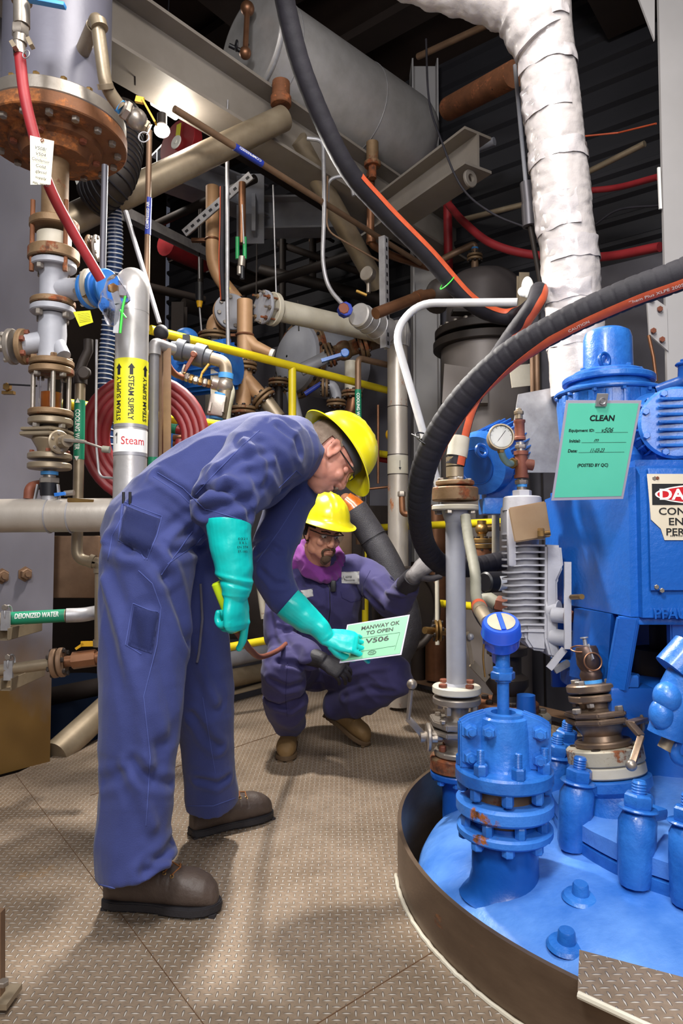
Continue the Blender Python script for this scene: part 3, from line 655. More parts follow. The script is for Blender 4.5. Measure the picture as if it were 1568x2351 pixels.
# cooling water pipe at centre
D = 4.05; o = pipe('cooling_water_pipe', 'slim upright pipe with green cooling water label, centre right', 'pipe', PL((890, 838, 4.3), (822, 822, D), (822, 900, D), (824, 1250, D)), .019, BROWNP, .04)
d0, d1 = P(822, 895, D), P(823, 985, D); band(o, d0, d1, .0196, GREEN); text(o, 'COOLING WATER', (d0+d1)/2, d1-d0, X, WHITE, w=.19, h=.02, bold=.015, wrap='y', rad=.0202, name='label_text')
for i, (x_, y0_, y1_) in enumerate(((834, 1000, 1400), (845, 1010, 1300), (868, 930, 1110))): pipe('tubing', ['thin grey tube right of the slim cooling pipe', 'second thin tube right of the slim cooling pipe', 'thin rusty wall tube left of the insulated pipe'][i], 'tube', PL((x_, y0_, 4.5), (x_, y1_, 4.5)), .009, DIRTY if i < 2 else COPPER)
pipe('tubing', 'thin horizontal wall tube left of the insulated pipe', 'tube', PL((830, 1124, 4.5), (900, 1117, 4.5)), .008, COPPER)
solo('yellow_bulb_lamp', MB().sph(P(896, 998, 4.4), .032, (1, 1, 1.2)), YELD, 'small yellow globe fitting beside the insulated pipe', 'lamp')
pipe('red_pipe', 'short red pipe passing behind the insulated pipe under yellow rail', 'pipe', PL((820, 1045, 4.7), (905, 1060, 4.8)), .02, REDP)
# ------------------------------------------------------------------ bent white pipe, right background tank, red line
pipe('bent_pipe', 'chipped white pipe bending round then slanting down behind the hose', 'pipe', PL((1188, 694, 3.05), (960, 696, 3.2), (905, 760, 3.2), (1008, 1120, 3.2)), .0185, WBENT, .22, 18)
D = 4.75; q = P(1110, 700, D)
t = thing('reactor_tank', 'dark grey domed tank with bolted flange ring, right background', 'tank', (q.x, q.y, -.6))
zz = lambda py: P(1110, py, D).z
obj('dome', MB().lathe((q.x, q.y, zz(770)), Z, [(0, .26), (zz(670)-zz(770), .26), (zz(650)-zz(770), .245), (zz(636)-zz(770), .2), (zz(630)-zz(770), .11), (zz(628)-zz(770), .01)], 44, cap=False), BROWNP and mat('tank_grey', '#6a6260', .5, .3, '#544c4a', 4, .6, .1, 40), t)
obj('flange', MB().disc((q.x, q.y, zz(778)), Z, .343, .055, 48), DIRTY, t); obj('flange', MB().disc((q.x, q.y, zz(805)), Z, .355, .055, 48), DIRTY, t)
bolts(t, V((q.x, q.y, zz(762))), Z, .315, 24, .015, .025, STEEL)
obj('shell', MB().cyl((q.x, q.y, -.6), (q.x, q.y, zz(800)), .30, n=44), mat('tank_pale', '#8a817c', .5, .2, '#736a64', 3, .6, .1, 40, '#7a5236', .68, 4, stretch=(1, 1, .3)), t)
obj('lug', MB().box((q.x-.2, q.y-.25, zz(745)), (.13, .1, .02)), DIRTY, t); obj('support_bracket', MB().prism(PL((1020, 835, 4.36), (1120, 850, 4.36), (1120, 925, 4.36), (1015, 925, 4.36)), V((.02, .1, 0))), mat('tank_pale', ''), t)
nz_ = P(1090, 600, D)
obj('nozzle', MB().cyl((nz_.x, nz_.y, zz(640)), (nz_.x, nz_.y, zz(575)), .026), BROWNP, t); fl_pair(t, (nz_.x, nz_.y, zz(592)), Z, .055)
o = pipe('vent_pipe', 'brown vent elbow from the dark tank nozzle leading down left', 'pipe', [V((nz_.x, nz_.y, zz(580))), V((nz_.x, nz_.y, zz(560))), P(1045, 580, 4.75), P(990, 610, 4.85)], .024, BROWNP, .05); band(o, V((nz_.x, nz_.y, zz(573))), V((nz_.x, nz_.y, zz(569))), .0255, BLUET, 'tape_band')
pipe('red_riser', 'upright red pipe behind the dark domed tank', 'pipe', PL((1027, 440, 4.95), (1030, 650, 4.95)), .033, REDP)
pipe('red_hose', 'thick red hose sagging across the right concrete wall', 'hose', spline(PL((1030, 470, 4.75), (1065, 510, 4.5), (1130, 560, 4.35), (1230, 586, 4.2), (1380, 590, 3.95), (1515, 567, 3.6)), 10), .026, REDH)
pipe('red_hose', 'thinner dark red hose on right wall above the sagging one', 'hose', spline(PL((1350, 438, 4.1), (1420, 430, 3.95), (1512, 406, 3.6)), 8), .018, REDH)
pipe('black_cable', 'black cable looping down behind the crane beam to the rod', 'cable', spline(PL((978, 90, 3.4), (985, 230, 3.4), (1012, 320, 3.4), (1060, 430, 3.4), (1130, 490, 3.3), (1222, 528, 3.2)), 10), .0055, RUBBER)
pipe('black_cable', 'black cable between the wrapped pipe and right column', 'cable', spline(PL((1360, 520, 3.7), (1420, 482, 3.6), (1514, 472, 3.4)), 8), .006, RUBBER)
pipe('orange_cable', 'thin orange line high on the right siding', 'cable', PL((1330, 314, 3.9), (1420, 305, 3.8), (1506, 284, 3.5)), .005, ORANGE)
pipe('flex_conduit', 'ribbed tan flexible conduit on wall behind the wrapped pipe', 'conduit', PL((1060, 505, 4.6), (1200, 470, 4.3), (1350, 395, 4.1), (1480, 330, 3.8)), .018, STAIN)
t = thing('suspension_rod', 'grey hanging rod with cylindrical turnbuckle left of wrapped pipe', 'rod', P(1210, 480, 3.2))
obj('rod', MB().tube(PL((1182, 150, 3.2), (1207, 420, 3.2)), .01), GREYP, t); obj('cylinder', MB().cyl(P(1208, 420, 3.2), P(1213, 470, 3.2), .03).cyl(P(1213, 470, 3.2), P(1216, 520, 3.2), .034), mat('dim_steel', '#6a666a', .45, .5), t); obj('lower_rod', MB().tube(PL((1217, 520, 3.2), (1243, 660, 3.2)), .012), DIRTY, t)
strut('strut_post', 'weathered upright strut behind the looped hose end', P(1200, 630, 3.4), P(1200, 745, 3.4), .05, STAIN, slots=False)
solo('rag', MB().sph(P(1211, 660, 3.0), .05, (.55, .3, 1)).sph(P(1203, 670, 3.0), .04, (.7, .3, .6)), WHITE, 'white rag or tag tied on the strut behind the hose loop', 'rag')
# wrapped white pipe with side branch
pts = spline(PL((1228, -60, 2.75), (1247, 80, 2.78), (1262, 200, 2.8), (1282, 380, 2.82), (1303, 560, 2.84), (1318, 720, 2.86), (1330, 905, 2.88)), 44)
def wrapr(u): return .117+.018*max(0, 1-u*5)+.0015*math.sin(u*37)
mb = MB().tube(pts, .1, 64, rf=wrapr)
mb.tube(spline(PL((860, -90, 2.9), (985, -48, 2.82), (1090, -22, 2.78), (1190, 15, 2.76), (1240, 100, 2.77)), 24), .1, 60, rf=lambda u: .1+.02*u+.004*math.sin(u*50))
for v in mb.bm.verts:
    d_ = noise.noise(v.co*9)*.007+(abs(noise.noise(v.co*17))-.25)*.011+(abs(noise.noise(v.co*38+V((7, 0, 0))))-.25)*.006; v.co += (v.co-P(1290, (1175-(v.co.z-1)*540), 2.8)).normalized()*d_
o = solo('wrapped_pipe', mb, WRAP, 'tall white tape-wrapped insulated pipe with branch, upper right', 'pipe', ang=60)
TAPE = mat('white_tape', '#d2cbcb', .14, 0, '#bdb5b5', 7, .6, .9, 20, coat=.6)
for i, (i0, ln, a0, a1) in enumerate(((10, 5, -40, 150), (24, 4, -120, 90), (33, 6, -20, 130), (45, 3, -180, 180), (55, 7, -10, 120), (64, 5, -130, 60), (74, 4, -20, 140), (84, 3, -180, 180))):
    seg = pts[int(i0*2.75):int((i0+ln)*2.75)+1]; mb = MB().strip(seg, wrapr((i0+ln/2)/96)+.003, R(a0), R(a1), .0015, 40, ref=-Y)
    for v in mb.bm.verts: v.co += V((noise.noise(v.co*22), noise.noise(v.co*22+V((4, 0, 0))), noise.noise(v.co*22+V((0, 4, 0)))))*.009
    obj('tape_wrap', mb, TAPE, o)
# silver guard plate and brown uprights beneath the wrapped pipe
solo('guard_plate', MB().prism(PL((1190, 905, 2.95), (1302, 884, 2.95), (1292, 1085, 2.9), (1162, 1085, 2.9)), Y*.01), GALV, 'flat grey sheet metal panel behind the pressure gauge', 'panel')
for i, x_ in enumerate((1222, 1233)): pipe('upright_tube', ['shiny brown upright tube above the grey panel, left of a pair', 'shiny brown upright tube above the grey panel, right of a pair'][i], 'tube', PL((x_-2, 770, 3.1), (x_, 900, 3.1)), .009 if i == 0 else .013, BROWNP)
solo('wall_bracket', MB().bar(P(1172, 866, 3.4), P(1222, 860, 3.4), .11, .01), OFFW, 'pale bracket plate with holes behind the big hose', 'bracket')
# ------------------------------------------------------------------ yellow guard rails
def rail(name, label, runs, posts, r=.0235, knobs=()):
    t = thing(name, label, 'guard rail', runs[0][0])
    for a, b_ in runs: obj('rail', MB().tube([a, b_], r, 18), YEL, t)
    for a, b_ in posts: obj('post', MB().tube([a, b_], r, 18), YEL, t)
    return t
a, b_ = P(345, 757, 3.3), P(892, 897, 4.55); b_.z = a.z+(b_.z-a.z)
c_, d_ = P(160, 928, 2.95), P(560, 984, 3.55)
rail('guard_rail', 'yellow guard rail sloping behind the steam pipe and bent man', [(a, b_), (c_, d_), (P(840, 1037, 4.6), P(905, 1046, 4.75))], [(P(671, 845, 3.95), P(671, 975, 3.95))])
e = P(868, 1211, 4.9)
g_, h_ = P(955, 1381, 4.55), P(1090, 1392, 4.02)
pr = V((e.x-.12, e.y+.1, 0)); f2 = P(1200, 1197, 3.6)
rail('guard_rail', 'yellow guard rail at the far platform edge behind crouching man', [(e, f2), (g_, h_), (P(500, 1490, 3.9), P(625, 1468, 4.1)), (P(700, 1185, 4.9), P(730, 1180, 5.0))], [(P(840, 1200, 4.85), P(838, 1470, 4.85))])
# ------------------------------------------------------------------ low clutter past the platform edge
for i, (a, b_, r_, m) in enumerate([((500, 1520, 4.4), (640, 1490, 4.9), .05, GREYP), ((520, 1560, 4.4), (640, 1535, 4.9), .06, STAIN), ((595, 1340, 4.2), (606, 1420, 4.2), .02, OFFW), ((690, 1360, 4.6), (680, 1165, 4.6), .025, BEIGE)]):
    if i == 3:
        pipe('curved_hose', 'beige hose arching behind crouching man\'s hard hat', 'hose', spline(PL((668, 1360, 3.9), (672, 1250, 3.9), (684, 1175, 3.9), (715, 1148, 3.9)), 8), .025, BEIGE); continue
    pipe('low_pipe', ['grey pipe under the lower yellow rail', 'fat tan pipe lying under the lower yellow rail', 'short pale upright pipe behind the bent man\'s forearm'][i], 'pipe', PL(a, b_), r_, m)
t = thing('equipment_box', 'dark equipment box in shadow below the lower yellow rail', 'box', P(560, 1420, 4.7))
obj('case', MB().box(P(575, 1380, 4.9), (.5, .3, .5), bev=.02), DIRTY, t); obj('lid', MB().box(P(575, 1295, 4.9), (.52, .32, .04), bev=.01), BLACK, t)
solo('brown_cabinet', MB().box(P(860, 1270, 5.1), (.34, .2, .7), bev=.01), DARKB, 'dark brown cabinet behind the black foam pipe', 'cabinet')
solo('dark_board', MB().box(P(740, 1260, 5.2), (.5, .1, .5), bev=.01), BROWNP, 'brown board in shadow behind crouching man\'s head', 'board')
pipe('wooden_post', 'dark reddish wooden post right of crouching man', 'post', PL((1000, 1160, 4.7), (1000, 1560, 4.7)), .07, COPPER)
pipe('steel_post', 'dark upright beam behind the gloved hand on the hose', 'post', PL((960, 1290, 4.8), (960, 1560, 4.8)), .05, DARKB)
# ================================================================== LEFT STACK
SX, SY = -1.052, 2.45
def zl(py, D=SY): return P(110, py, D).z
def sp(z, dx=0, dy=0): return V((SX+dx, SY+dy, z))
# condenser shell and its rusty flange
zf = 2.47
t = thing('condenser', 'grey overhead vessel with large rusty bolted bottom flange, top left', 'vessel', sp(zf-.4))
obj('shell', MB().cyl(sp(zf+.1), sp(4.2), .188, n=48), mat('lilac_grey_paint', '#706e79', .4, .1, '#605e69', 3, .6, .1, 40, '#6a4a3a', .77, 14), t)
obj('upper_flange', MB().disc(sp(zf+.052), Z, .246, .05, 56), STEEL, t)
obj('lower_flange', MB().disc(sp(zf), Z, .25, .05, 56), mat('orange_rust', '#8a5a38', .7, .3, '#54331f', 6, .7, .3, 70, '#b06a34', .5, 5), t)
bolts(t, sp(zf), -Z, .215, 16, .014, .016, STEEL, .1)
bolts(t, sp(zf+.1), Z, .222, 16, .012, .02, BRASS, .1)
obj('boss', MB().lathe(sp(zf), -Z, [(0, .165), (.02, .16), (.025, .13), (.06, .115), (.065, .08)], 44), MC['orange_rust'], t); bolts(t, sp(zf-.02), -Z, .142, 6, .014, .014, BRICK, .5)
obj('outlet_neck', MB().cyl(sp(zf-.06), sp(2.17), .047, n=28), RUSTF, t)
flange(t, sp(2.15), Z, .086, .03, RUSTF, 0); 
for dx in (-.06, .06): obj('stud', MB().cyl(sp(1.98, dx, -.045), sp(2.24, dx, -.045), .0085, n=10), RUSTY, t)
# nozzle pipe looping from the shell to the ball valve
t = thing('instrument_pipe', 'steel elbowed pipe from overhead vessel to a yellow lever valve', 'pipe', P(180, 150, 2.42))
obj('stub', MB().cyl(P(176, 150, 2.40), P(215, 60, 2.22), .024).hexn(P(170, 160, 2.42), P(215, 60, 2.22)-P(176, 150, 2.4), .036, .035), STAIN, t)
obj('run', MB().tube(fillet(PL((215, 60, 2.22), (222, 42, 2.2), (243, 200, 2.25), (275, 245, 2.3)), .06), .0225, 18), STAIN, t)
obj('collar', MB().cyl(P(225, 50, 2.2), P(229, 66, 2.2), .028).cyl(P(241, 192, 2.24), P(244, 205, 2.25), .027), STAIN, t)
obj('tape_band', MB().cyl(P(272, 242, 2.3), P(280, 248, 2.3), .0235), BLUET, t)
obj('union', MB().cyl(P(280, 248, 2.3), P(300, 262, 2.32), .028).hexn(P(284, 250, 2.3), P(300, 262, 2.32)-P(280, 248, 2.3), .034, .02), STEEL, t)
obj('valve_body', MB().cyl(P(298, 262, 2.32), P(330, 288, 2.35), .027).sph(P(314, 274, 2.33), .036), STEEL, t)
obj('outlet', MB().cyl(P(328, 287, 2.35), P(343, 298, 2.36), .02).hexn(P(330, 288, 2.35), P(343, 298, 2.36)-P(328, 287, 2.35), .026, .015), STAIN, t)
obj('lever', MB().bar(P(312, 228, 2.28), P(330, 232, 2.28), .02, .012).bar(P(328, 230, 2.28), P(358, 284, 2.28), .006, .024), YELD, t)
obj('ring', MB().torus(P(330, 315, 2.33), Y, .018, .0025), GALV, t)
# red hose with coupling and tag
pts = spline(PL((44, 110, 2.0), (56, 215, 2.0), (78, 310, 2.02), (110, 420, 2.05), (160, 520, 2.12), (232, 642, 2.22)), 12)
o = solo('red_hose', MB().tube(pts, .0165, 18), REDH, 'red rubber hose with paper tag hanging over rusty flange', 'hose')
obj('ferrule', MB().cyl(P(43, 100, 2.0), P(46, 128, 2.0), .0185), STEEL, o)
t = thing('hose_coupling', 'camlock coupling with ring on top of the red hose', 'coupling', P(42, 110, 2.0))
obj('body', MB().cyl(P(50, 0, 2.0), P(50, 60, 2.0), .024).cyl(P(48, 60, 2.0), P(46, 100, 2.0), .02).hexn(P(47, 62, 2.0), -Z, .026, .03), STEEL, t)
obj('cam_arm', MB().bar(P(28, 98, 1.97), P(36, 112, 1.97), .012, .02).bar(P(66, 90, 1.97), P(74, 108, 1.97), .012, .02), STAIN, t)
obj('pull_ring', MB().torus(P(60, 125, 1.97), Y+X*.3, .012, .0018), GALV, t)
obj('valve', MB().cyl(P(50, -60, 2.0), P(50, 5, 2.0), .03), STAIN, t)
solo('taped_lever', MB().bar(P(65, -2, 1.98), P(150, 14, 1.98), .012, .022, bev=.003), BLUET, 'blue taped valve lever at the very top left', 'lever')
q = [P(69, 311, 1.96), P(124, 324, 1.96), P(116, 424, 1.95), P(70, 424, 1.95)]
t = solo('hanging_tag', MB().prism(q, Y*.001), PAPER, 'cream paper tag with handwritten glycol note on red hose', 'tag')
xd, yd = (q[1]-q[0]).normalized(), Z
for i, s_ in enumerate(('V508/', 'V504', 'Condenser', 'Cold', 'glycol', 'supply', 'MAL 080923')):
    text(t, s_, P(94, 341+i*13.6, 1.948), xd, yd, INK, w=[.036, .03, .054, .03, .034, .034, .05][i], h=[.010, .009, .009, .009, .011, .010, .007][i], shear=.2, name='handwriting', th=.4)
obj('eyelet', MB().torus(P(97, 322, 1.955), Y, .004, .0015), BRICK, t)
# stack of fittings below
t = thing('spacer_flange', 'thick rusty round flange under the vessel outlet neck', 'flange', sp(2.0))
obj('disc', MB().disc(sp(2.032), Z, .089, .042, 40), RUSTF, t); obj('gasket_ring', MB().cyl(sp(2.07), sp(2.13), .06, n=28), OFFW, t)
t = thing('reducing_tee', 'grey painted flanged tee with side outlet toward the blue valve', 'fitting', sp(1.86))
flange(t, sp(2.005), Z, .079, .024, GREYP, 0); bolts(t, sp(2.005), -Z, .062, 4, .013, .018, STEEL, .4)
obj('body', MB().lathe(sp(1.88), Z, [(0, .05), (.02, .047), (.1, .047), (.125, .055)], 28).cyl(sp(1.925), sp(1.925, .13, -.02), .04, n=24), GREYP, t)
flange(t, sp(1.866), Z, .078, .022, RUSTF, 0)
obj('side_flange', MB().disc(sp(1.925, .135, -.021), X-Y*.15, .068, .022, 36), OFFW, t); bolts(t, sp(1.925, .135, -.021), -X, .054, 6, .011, .014, STEEL)
t = thing('wye_valve_body', 'grey painted wye body with left flanged branch in the stack', 'valve', sp(1.62))
flange(t, sp(1.838), Z, .078, .024, GREYP, 0); bolts(t, sp(1.838), -Z, .062, 4, .013, .02, STEEL, .4)
obj('body', MB().lathe(sp(1.665), Z, [(0, .05), (.03, .046), (.1, .05), (.17, .046)], 28).tube([sp(1.74, -.02), sp(1.715, -.11, -.02)], .037, 22).tube([sp(1.75, .01), sp(1.675, .055, -.03)], .026, 14), GREYP, t)
for dx, m in ((-.105, RUSTF), (-.145, STEEL)): obj('side_flange', MB().disc(sp(1.712, dx, -.02), X, .064, .02, 32), m, t)
bolts(t, sp(1.712, -.145, -.02), -X, .05, 6, .011, .013, STEEL); bolts(t, sp(1.712, -.085, -.02), X, .05, 6, .011, .013, BRICK)
obj('branch_stub', MB().cyl(sp(1.718, -.145, -.02), sp(1.73, -.26, -.02), .028).bar(sp(1.74, -.19, -.055), sp(1.79, -.19, -.055), .025, .02), STEEL, t)
flange(t, sp(1.645), Z, .077, .022, RUSTF, 0); bolts(t, sp(1.667), Z, .06, 4, .012, .014, RUSTF, .5)
t = thing('sight_glass', 'flanged sight glass half full of amber liquid in pipe stack', 'sight glass', sp(1.46))
flange(t, sp(1.615), Z, .077, .024, BRICK if 0 else RUSTF, 0); bolts(t, sp(1.615), -Z, .06, 4, .013, .014, STEEL, .5)
obj('glass_tube', MB().lathe(sp(1.486), Z, [(0, .04), (.13, .04), (.13, .036), (0, .036), (0, .04)], 32, cap=False), GLASS, t)
obj('amber_liquid', MB().cyl(sp(1.487), sp(1.548), .0355, n=28), GLASSB, t)
for q in range(4): obj('tie_rod', MB().cyl(sp(1.48, .06*math.cos(.5+q*1.571), .06*math.sin(.5+q*1.571)), sp(1.62, .06*math.cos(.5+q*1.571), .06*math.sin(.5+q*1.571)), .0085, n=10), STEEL, t)
flange(t, sp(1.462), Z, .077, .022, RUSTF, 0)
obj('plain_flange', MB().disc(sp(1.43), Z, .076, .024), STAIN, t); bolts(t, sp(1.43), -Z, .06, 4, .013, .016, STEEL, .5)
t = thing('ball_valve', 'bronze coloured flanged ball valve with long lever, left stack', 'valve', sp(1.28))
obj('body', MB().lathe(sp(1.325), Z, [(0, .04), (.02, .045), (.05, .062), (.08, .05), (.1, .036)], 28), STAIN, t)
obj('body_flange', MB().prism([sp(1.385, x_, y_) for x_, y_ in ((-.085, -.06), (.03, -.075), (.065, -.03), (.065, .06), (-.085, .06))], Z*.014, bev=.003).prism([sp(1.403, x_, y_) for x_, y_ in ((-.083, -.058), (.03, -.073), (.063, -.03), (.063, .06), (-.083, .06))], Z*.012, bev=.003), STAIN, t)
obj('stem_plate', MB().disc(sp(1.36, .055, -.06), X-Y*.7, .042, .01, 28).cyl(sp(1.36, .02, -.02), sp(1.36, .1, -.09), .022), STAIN, t)
bolts(t, sp(1.36, .063, -.066), X-Y*.7, .03, 6, .005, .004, STEEL)
obj('lever', MB().hexn(sp(1.36, .075, -.075), X-Y*.7, .02, .02).bar(sp(1.362, .09, -.09), sp(1.355, .165, -.1), .012, .024, bev=.003).bar(sp(1.355, .16, -.1), sp(1.33, .235, -.1), .008, .02, bev=.003), STEEL, t)
obj('grip', MB().cyl(sp(1.33, .225, -.1), sp(1.327, .25, -.1), .012), BEIGE, t)
for z_ in (1.305, 1.27): flange(t, sp(z_), Z, .075, .022, STAIN, 0)
bolts(t, sp(1.327), Z, .06, 4, .009, .012, BRICK, .3)
t = thing('camlock_cap', 'black camlock coupling on blue taped nipple under the ball valve', 'coupling', sp(1.16))
obj('nipple', MB().cyl(sp(1.17), sp(1.27), .022), STEEL, t); obj('tape_band', MB().cyl(sp(1.25), sp(1.262), .03), BLUET, t); obj('hex', MB().hexn(sp(1.24), -Z, .036, .022), STEEL, t)
obj('body', MB().lathe(sp(1.175), Z, [(0, .03), (.045, .034), (.05, .026)], 24), BLACK, t)
for s_ in (-1, 1): obj('cam_arm', MB().bar(sp(1.215, s_*.036, -.01), sp(1.16, s_*.044, -.015), .006, .014), GALV, t)
obj('spout', MB().cyl(sp(1.13), sp(1.175), .027), GALV, t)
# blue valve between tee and steam pipe, film bag, tags
a, b_ = P(200, 668, 2.43), P(268, 660, 2.38); ax = (b_-a).normalized()
t = thing('butterfly_valve', 'bright blue lever valve wrapped in clear film beside steam pipe', 'valve', a)
obj('flange', MB().disc(a, ax, .064, .02), LBLUE, t); obj('body', MB().disc(a+ax*.028, ax, .05, .05).disc(a+ax*.045, ax, .066, .02), LBLUE, t); obj('flange', MB().disc(a+ax*.085, ax, .068, .018), LBLUE, t)
bolts(t, a, -ax, .052, 6, .01, .012, STEEL); bolts(t, a+ax*.02, ax, .052, 6, .008, .02, BRASS)
st = P(262, 665, 2.28); obj('stem', MB().cyl(st+Y*.06, st, .014).hexn(st, -Y, .018, .014), BRASS, t)
obj('lever', MB().bar(P(258, 655, 2.27), P(272, 700, 2.27), .022, .005).bar(P(272, 698, 2.27), P(266, 765, 2.27), .018, .005), GALV, t); obj('latch_plate', MB().box(P(280, 667, 2.28), (.03, .004, .035)), GALV, t)
mb = MB().sph(P(262, 692, 2.28), .07, (.65, .45, 1.15), u=36, v=24)
for v in mb.bm.verts: v.co += V((noise.noise(v.co*22), noise.noise(v.co*22+V((9, 0, 0))), noise.noise(v.co*22+V((0, 9, 0)))))*.022
solo('plastic_bag', mb, FILM, 'crumpled clear plastic bag around the blue valve lever', 'bag')
solo('zip_tie', MB().tube(PL((288, 680, 2.22), (282, 705, 2.22), (276, 765, 2.22)), .004, 8).tube(PL((276, 712, 2.22), (290, 730, 2.22)), .003, 6), mat('neon_green', '#38d83c', .4), 'bright green cable tie hanging from the bagged valve lever', 'cable tie')
q = P(195, 731, 2.33); t = solo('yellow_tag', MB().prism(PL((168, 716, 2.33), (207, 713, 2.33), (214, 740, 2.31), (183, 750, 2.31)), Y*.001), LABY, 'yellow printed tag hanging below the blue valve', 'tag')
mb = MB()
for k in range(6): mb.bar(P(178+k*.8, 722+k*3.6, 2.308), P(205+k*.8, 719+k*3.6, 2.308), .001, .0008)
obj('printed_lines', mb, INK, t)
for px in (203, 219): t = thing('small_flange', ['rusty small side flange behind the red hose', 'bright small side flange behind the red hose'][px > 210], 'flange', P(px, 570, 2.6)); obj('disc', MB().disc(P(px, 570, 2.6), X, .05, .012), RUSTF if px < 210 else STEEL, t); bolts(t, P(px+4, 570, 2.6), X, .04, 6, .008, .01, STEEL)
pipe('grey_rod', 'dark grey upright rod dropping from the rusty round flange', 'rod', PL((241, 380, 2.42), (236, 600, 2.42), (236, 640, 2.42)), .0115, mat('rod_grey', '#55535a', .5, .3))
# steam supply pipe
T0 = P(303, 690, 2.45); B0 = P(299, 1165, 2.45); sx_ = (T0.x+B0.x)/2; A = lambda z: V((sx_, 2.45, z)); SR = .0585
t = thing('steam_pipe', 'fat pale insulated steam pipe with yellow STEAM SUPPLY band, left', 'pipe', A(1.1))
obj('jacket', MB().tube([A(1.1), A(1.35), A(1.6), T0*.0+A(1.86)], SR, 32), ALU, t)
obj('elbow', MB().tube(fillet([A(1.84), A(1.965), A(1.965)+V((-.05, .14, 0))], .1, 10), SR*1.01, 32), ALU, t)
z0, z1 = P(300, 822, 2.4).z, P(300, 972, 2.4).z
obj('yellow_band', MB().cyl(A(z1), A(z0), SR*1.015, n=40), LABY, t)
z2, z3 = P(300, 985, 2.4).z, P(300, 1038, 2.4).z
obj('white_band', MB().cyl(A(z3), A(z2), SR*1.012, n=40), WHITE, t)
for z_ in (z1-.006, z3-.004): obj('strap', MB().cyl(A(z_-.006), A(z_+.006), SR*1.02, n=40), GALV, t)
zc = (z0+z1)/2-.015
for k, (an, flip) in enumerate(((-98, 1), (-45, 1), (0, -1), (52, 1))):   # angle around the pipe, 0 = towards the camera
    e_ = V((math.sin(R(an+17)), -math.cos(R(an+17)), 0)); tang = V((math.cos(R(an+17)), math.sin(R(an+17)), 0))
    if flip == 1: text(t, 'STEAM SUPPLY', A(zc-.012), Z, -tang, INK, w=.158, h=.020, bold=.012, wrap='y', rad=SR*1.022, name='label_text')
    else: text(t, 'STEAM SUPPLY', A(zc-.012), -Z, tang, INK, w=.158, h=.020, bold=.012, wrap='y', rad=SR*1.022, name='label_text')
    c = A(zc+.092)+e_*SR*1.018; ar = MB()
    ar.prism([c+tang*.006-Z*.02, c+tang*.006+Z*.004, c+tang*.012+Z*.004, c+Z*.02, c-tang*.012+Z*.004, c-tang*.006+Z*.004, c-tang*.006-Z*.02], e_*.0012)
    obj('arrow', ar, INK, t)
text(t, 'Steam', A((z2+z3)/2), V((math.cos(R(26)), math.sin(R(26)), 0)), Z, REDI, w=.085, h=.028, wrap='x', rad=SR*1.016, name='label_text')
e_ = V((math.sin(R(-34)), -math.cos(R(-34)), 0)); c = A((z2+z3)/2+.008)+e_*SR*1.014
obj('arrow', MB().bar(c-Z*.018, c+Z*.014, .002, .0015).prism([c+V((-.006, 0, .01)), c+V((.006, 0, .01)), c+Z*.022], e_*.001), INK, t)
# header pipe on the left
hz = P(140, 1184, 2.45).z
t = thing('header_pipe', 'rust streaked horizontal insulated pipe behind the bent man', 'pipe', V((-1.2, 2.45, hz-.06)))
ha, hb = V((-1.9, 2.45, hz-.012)), V((-.66, 2.45, hz+.004))
obj('jacket', MB().tube([ha, V((-1.2, 2.45, hz)), hb], .0605, 32), ALUD, t)
for px in (115, 165, 262): c = P(px, 1184, 2.45); obj('seam', MB().torus(V((c.x, 2.45, hz)), X, .061, .003, 32, 6), GALV, t)
o = pipe('rusty_elbow', 'small rusty elbow on top of the header pipe, left', 'elbow', PL((66, 1145, 2.45), (68, 1118, 2.45), (95, 1112, 2.5)), .018, BRICK, .03)
# cooling water pipe left
D = 2.6; cw0, cw1 = P(186, 880, D), P(178, 1150, D); cx_ = P(182, 1000, D).x
t = thing('cooling_water_pipe', 'brown upright pipe with green cooling water label, left of steam pipe', 'pipe', V((cx_, D, P(180, 1146, D).z)))
A2 = lambda py: V((cx_, D, P(180, py, D).z))
obj('run', MB().cyl(A2(1148), A2(880), .0195, n=20), STAIN, t); obj('green_band', MB().cyl(A2(1055), A2(920), .0202, n=20), GREEN, t)
text(t, 'COOLING WATER', A2(988), -Z, X, WHITE, w=.155, h=.018, bold=.015, wrap='y', rad=.021, name='label_text')
for s_, py in ((1, 922), (-1, 1046)): c = A2(py+4)-Y*.0212; obj('arrow', MB().prism([c+V((-.009, 0, -.002*s_)), c+V((.009, 0, -.002*s_)), c+Z*.016*s_], -Y*.001), WHITE, t)
obj('top_valve', MB().cyl(A2(882), A2(850), .026).hexn(A2(866), Z, .03, .02).tube(PL((184, 850, D), (192, 828, D), (203, 805, D), (203, 780, D)), .018).disc(P(196, 858, D-.03), -Y, .024, .02), DIRTY, t)
obj('base_strap', MB().bar(P(155, 1148, 2.41), P(215, 1152, 2.41), .016, .004), BRASS, t)
t = thing('small_valve', 'small blue handled tap on the header pipe', 'valve', P(140, 1135, 2.45)); obj('lever', MB().bar(P(126, 1136, 2.42), P(150, 1133, 2.42), .012, .012), BLUE, t); obj('body', MB().cyl(P(148, 1133, 2.45), P(170, 1131, 2.45), .01), STEEL, t)
pipe('tubing', 'thin bent tube between left cooling pipe and steam pipe', 'tube', PL((222, 780, 2.55), (220, 1010, 2.55), (228, 1095, 2.55), (262, 1098, 2.5)), .0045, GALV, .03)
t = thing('thermowell_gauge', 'thin black probe with brass tip on the grey column left', 'probe', P(30, 885, 2.6)); obj('probe', MB().tube(PL((10, 882, 2.6), (84, 886, 2.5)), .0035), BLACK, t); obj('nut', MB().hexn(P(20, 890, 2.6), -Y, .016, .02).box(P(20, 902, 2.6), (.045, .02, .012)), BRASS, t)
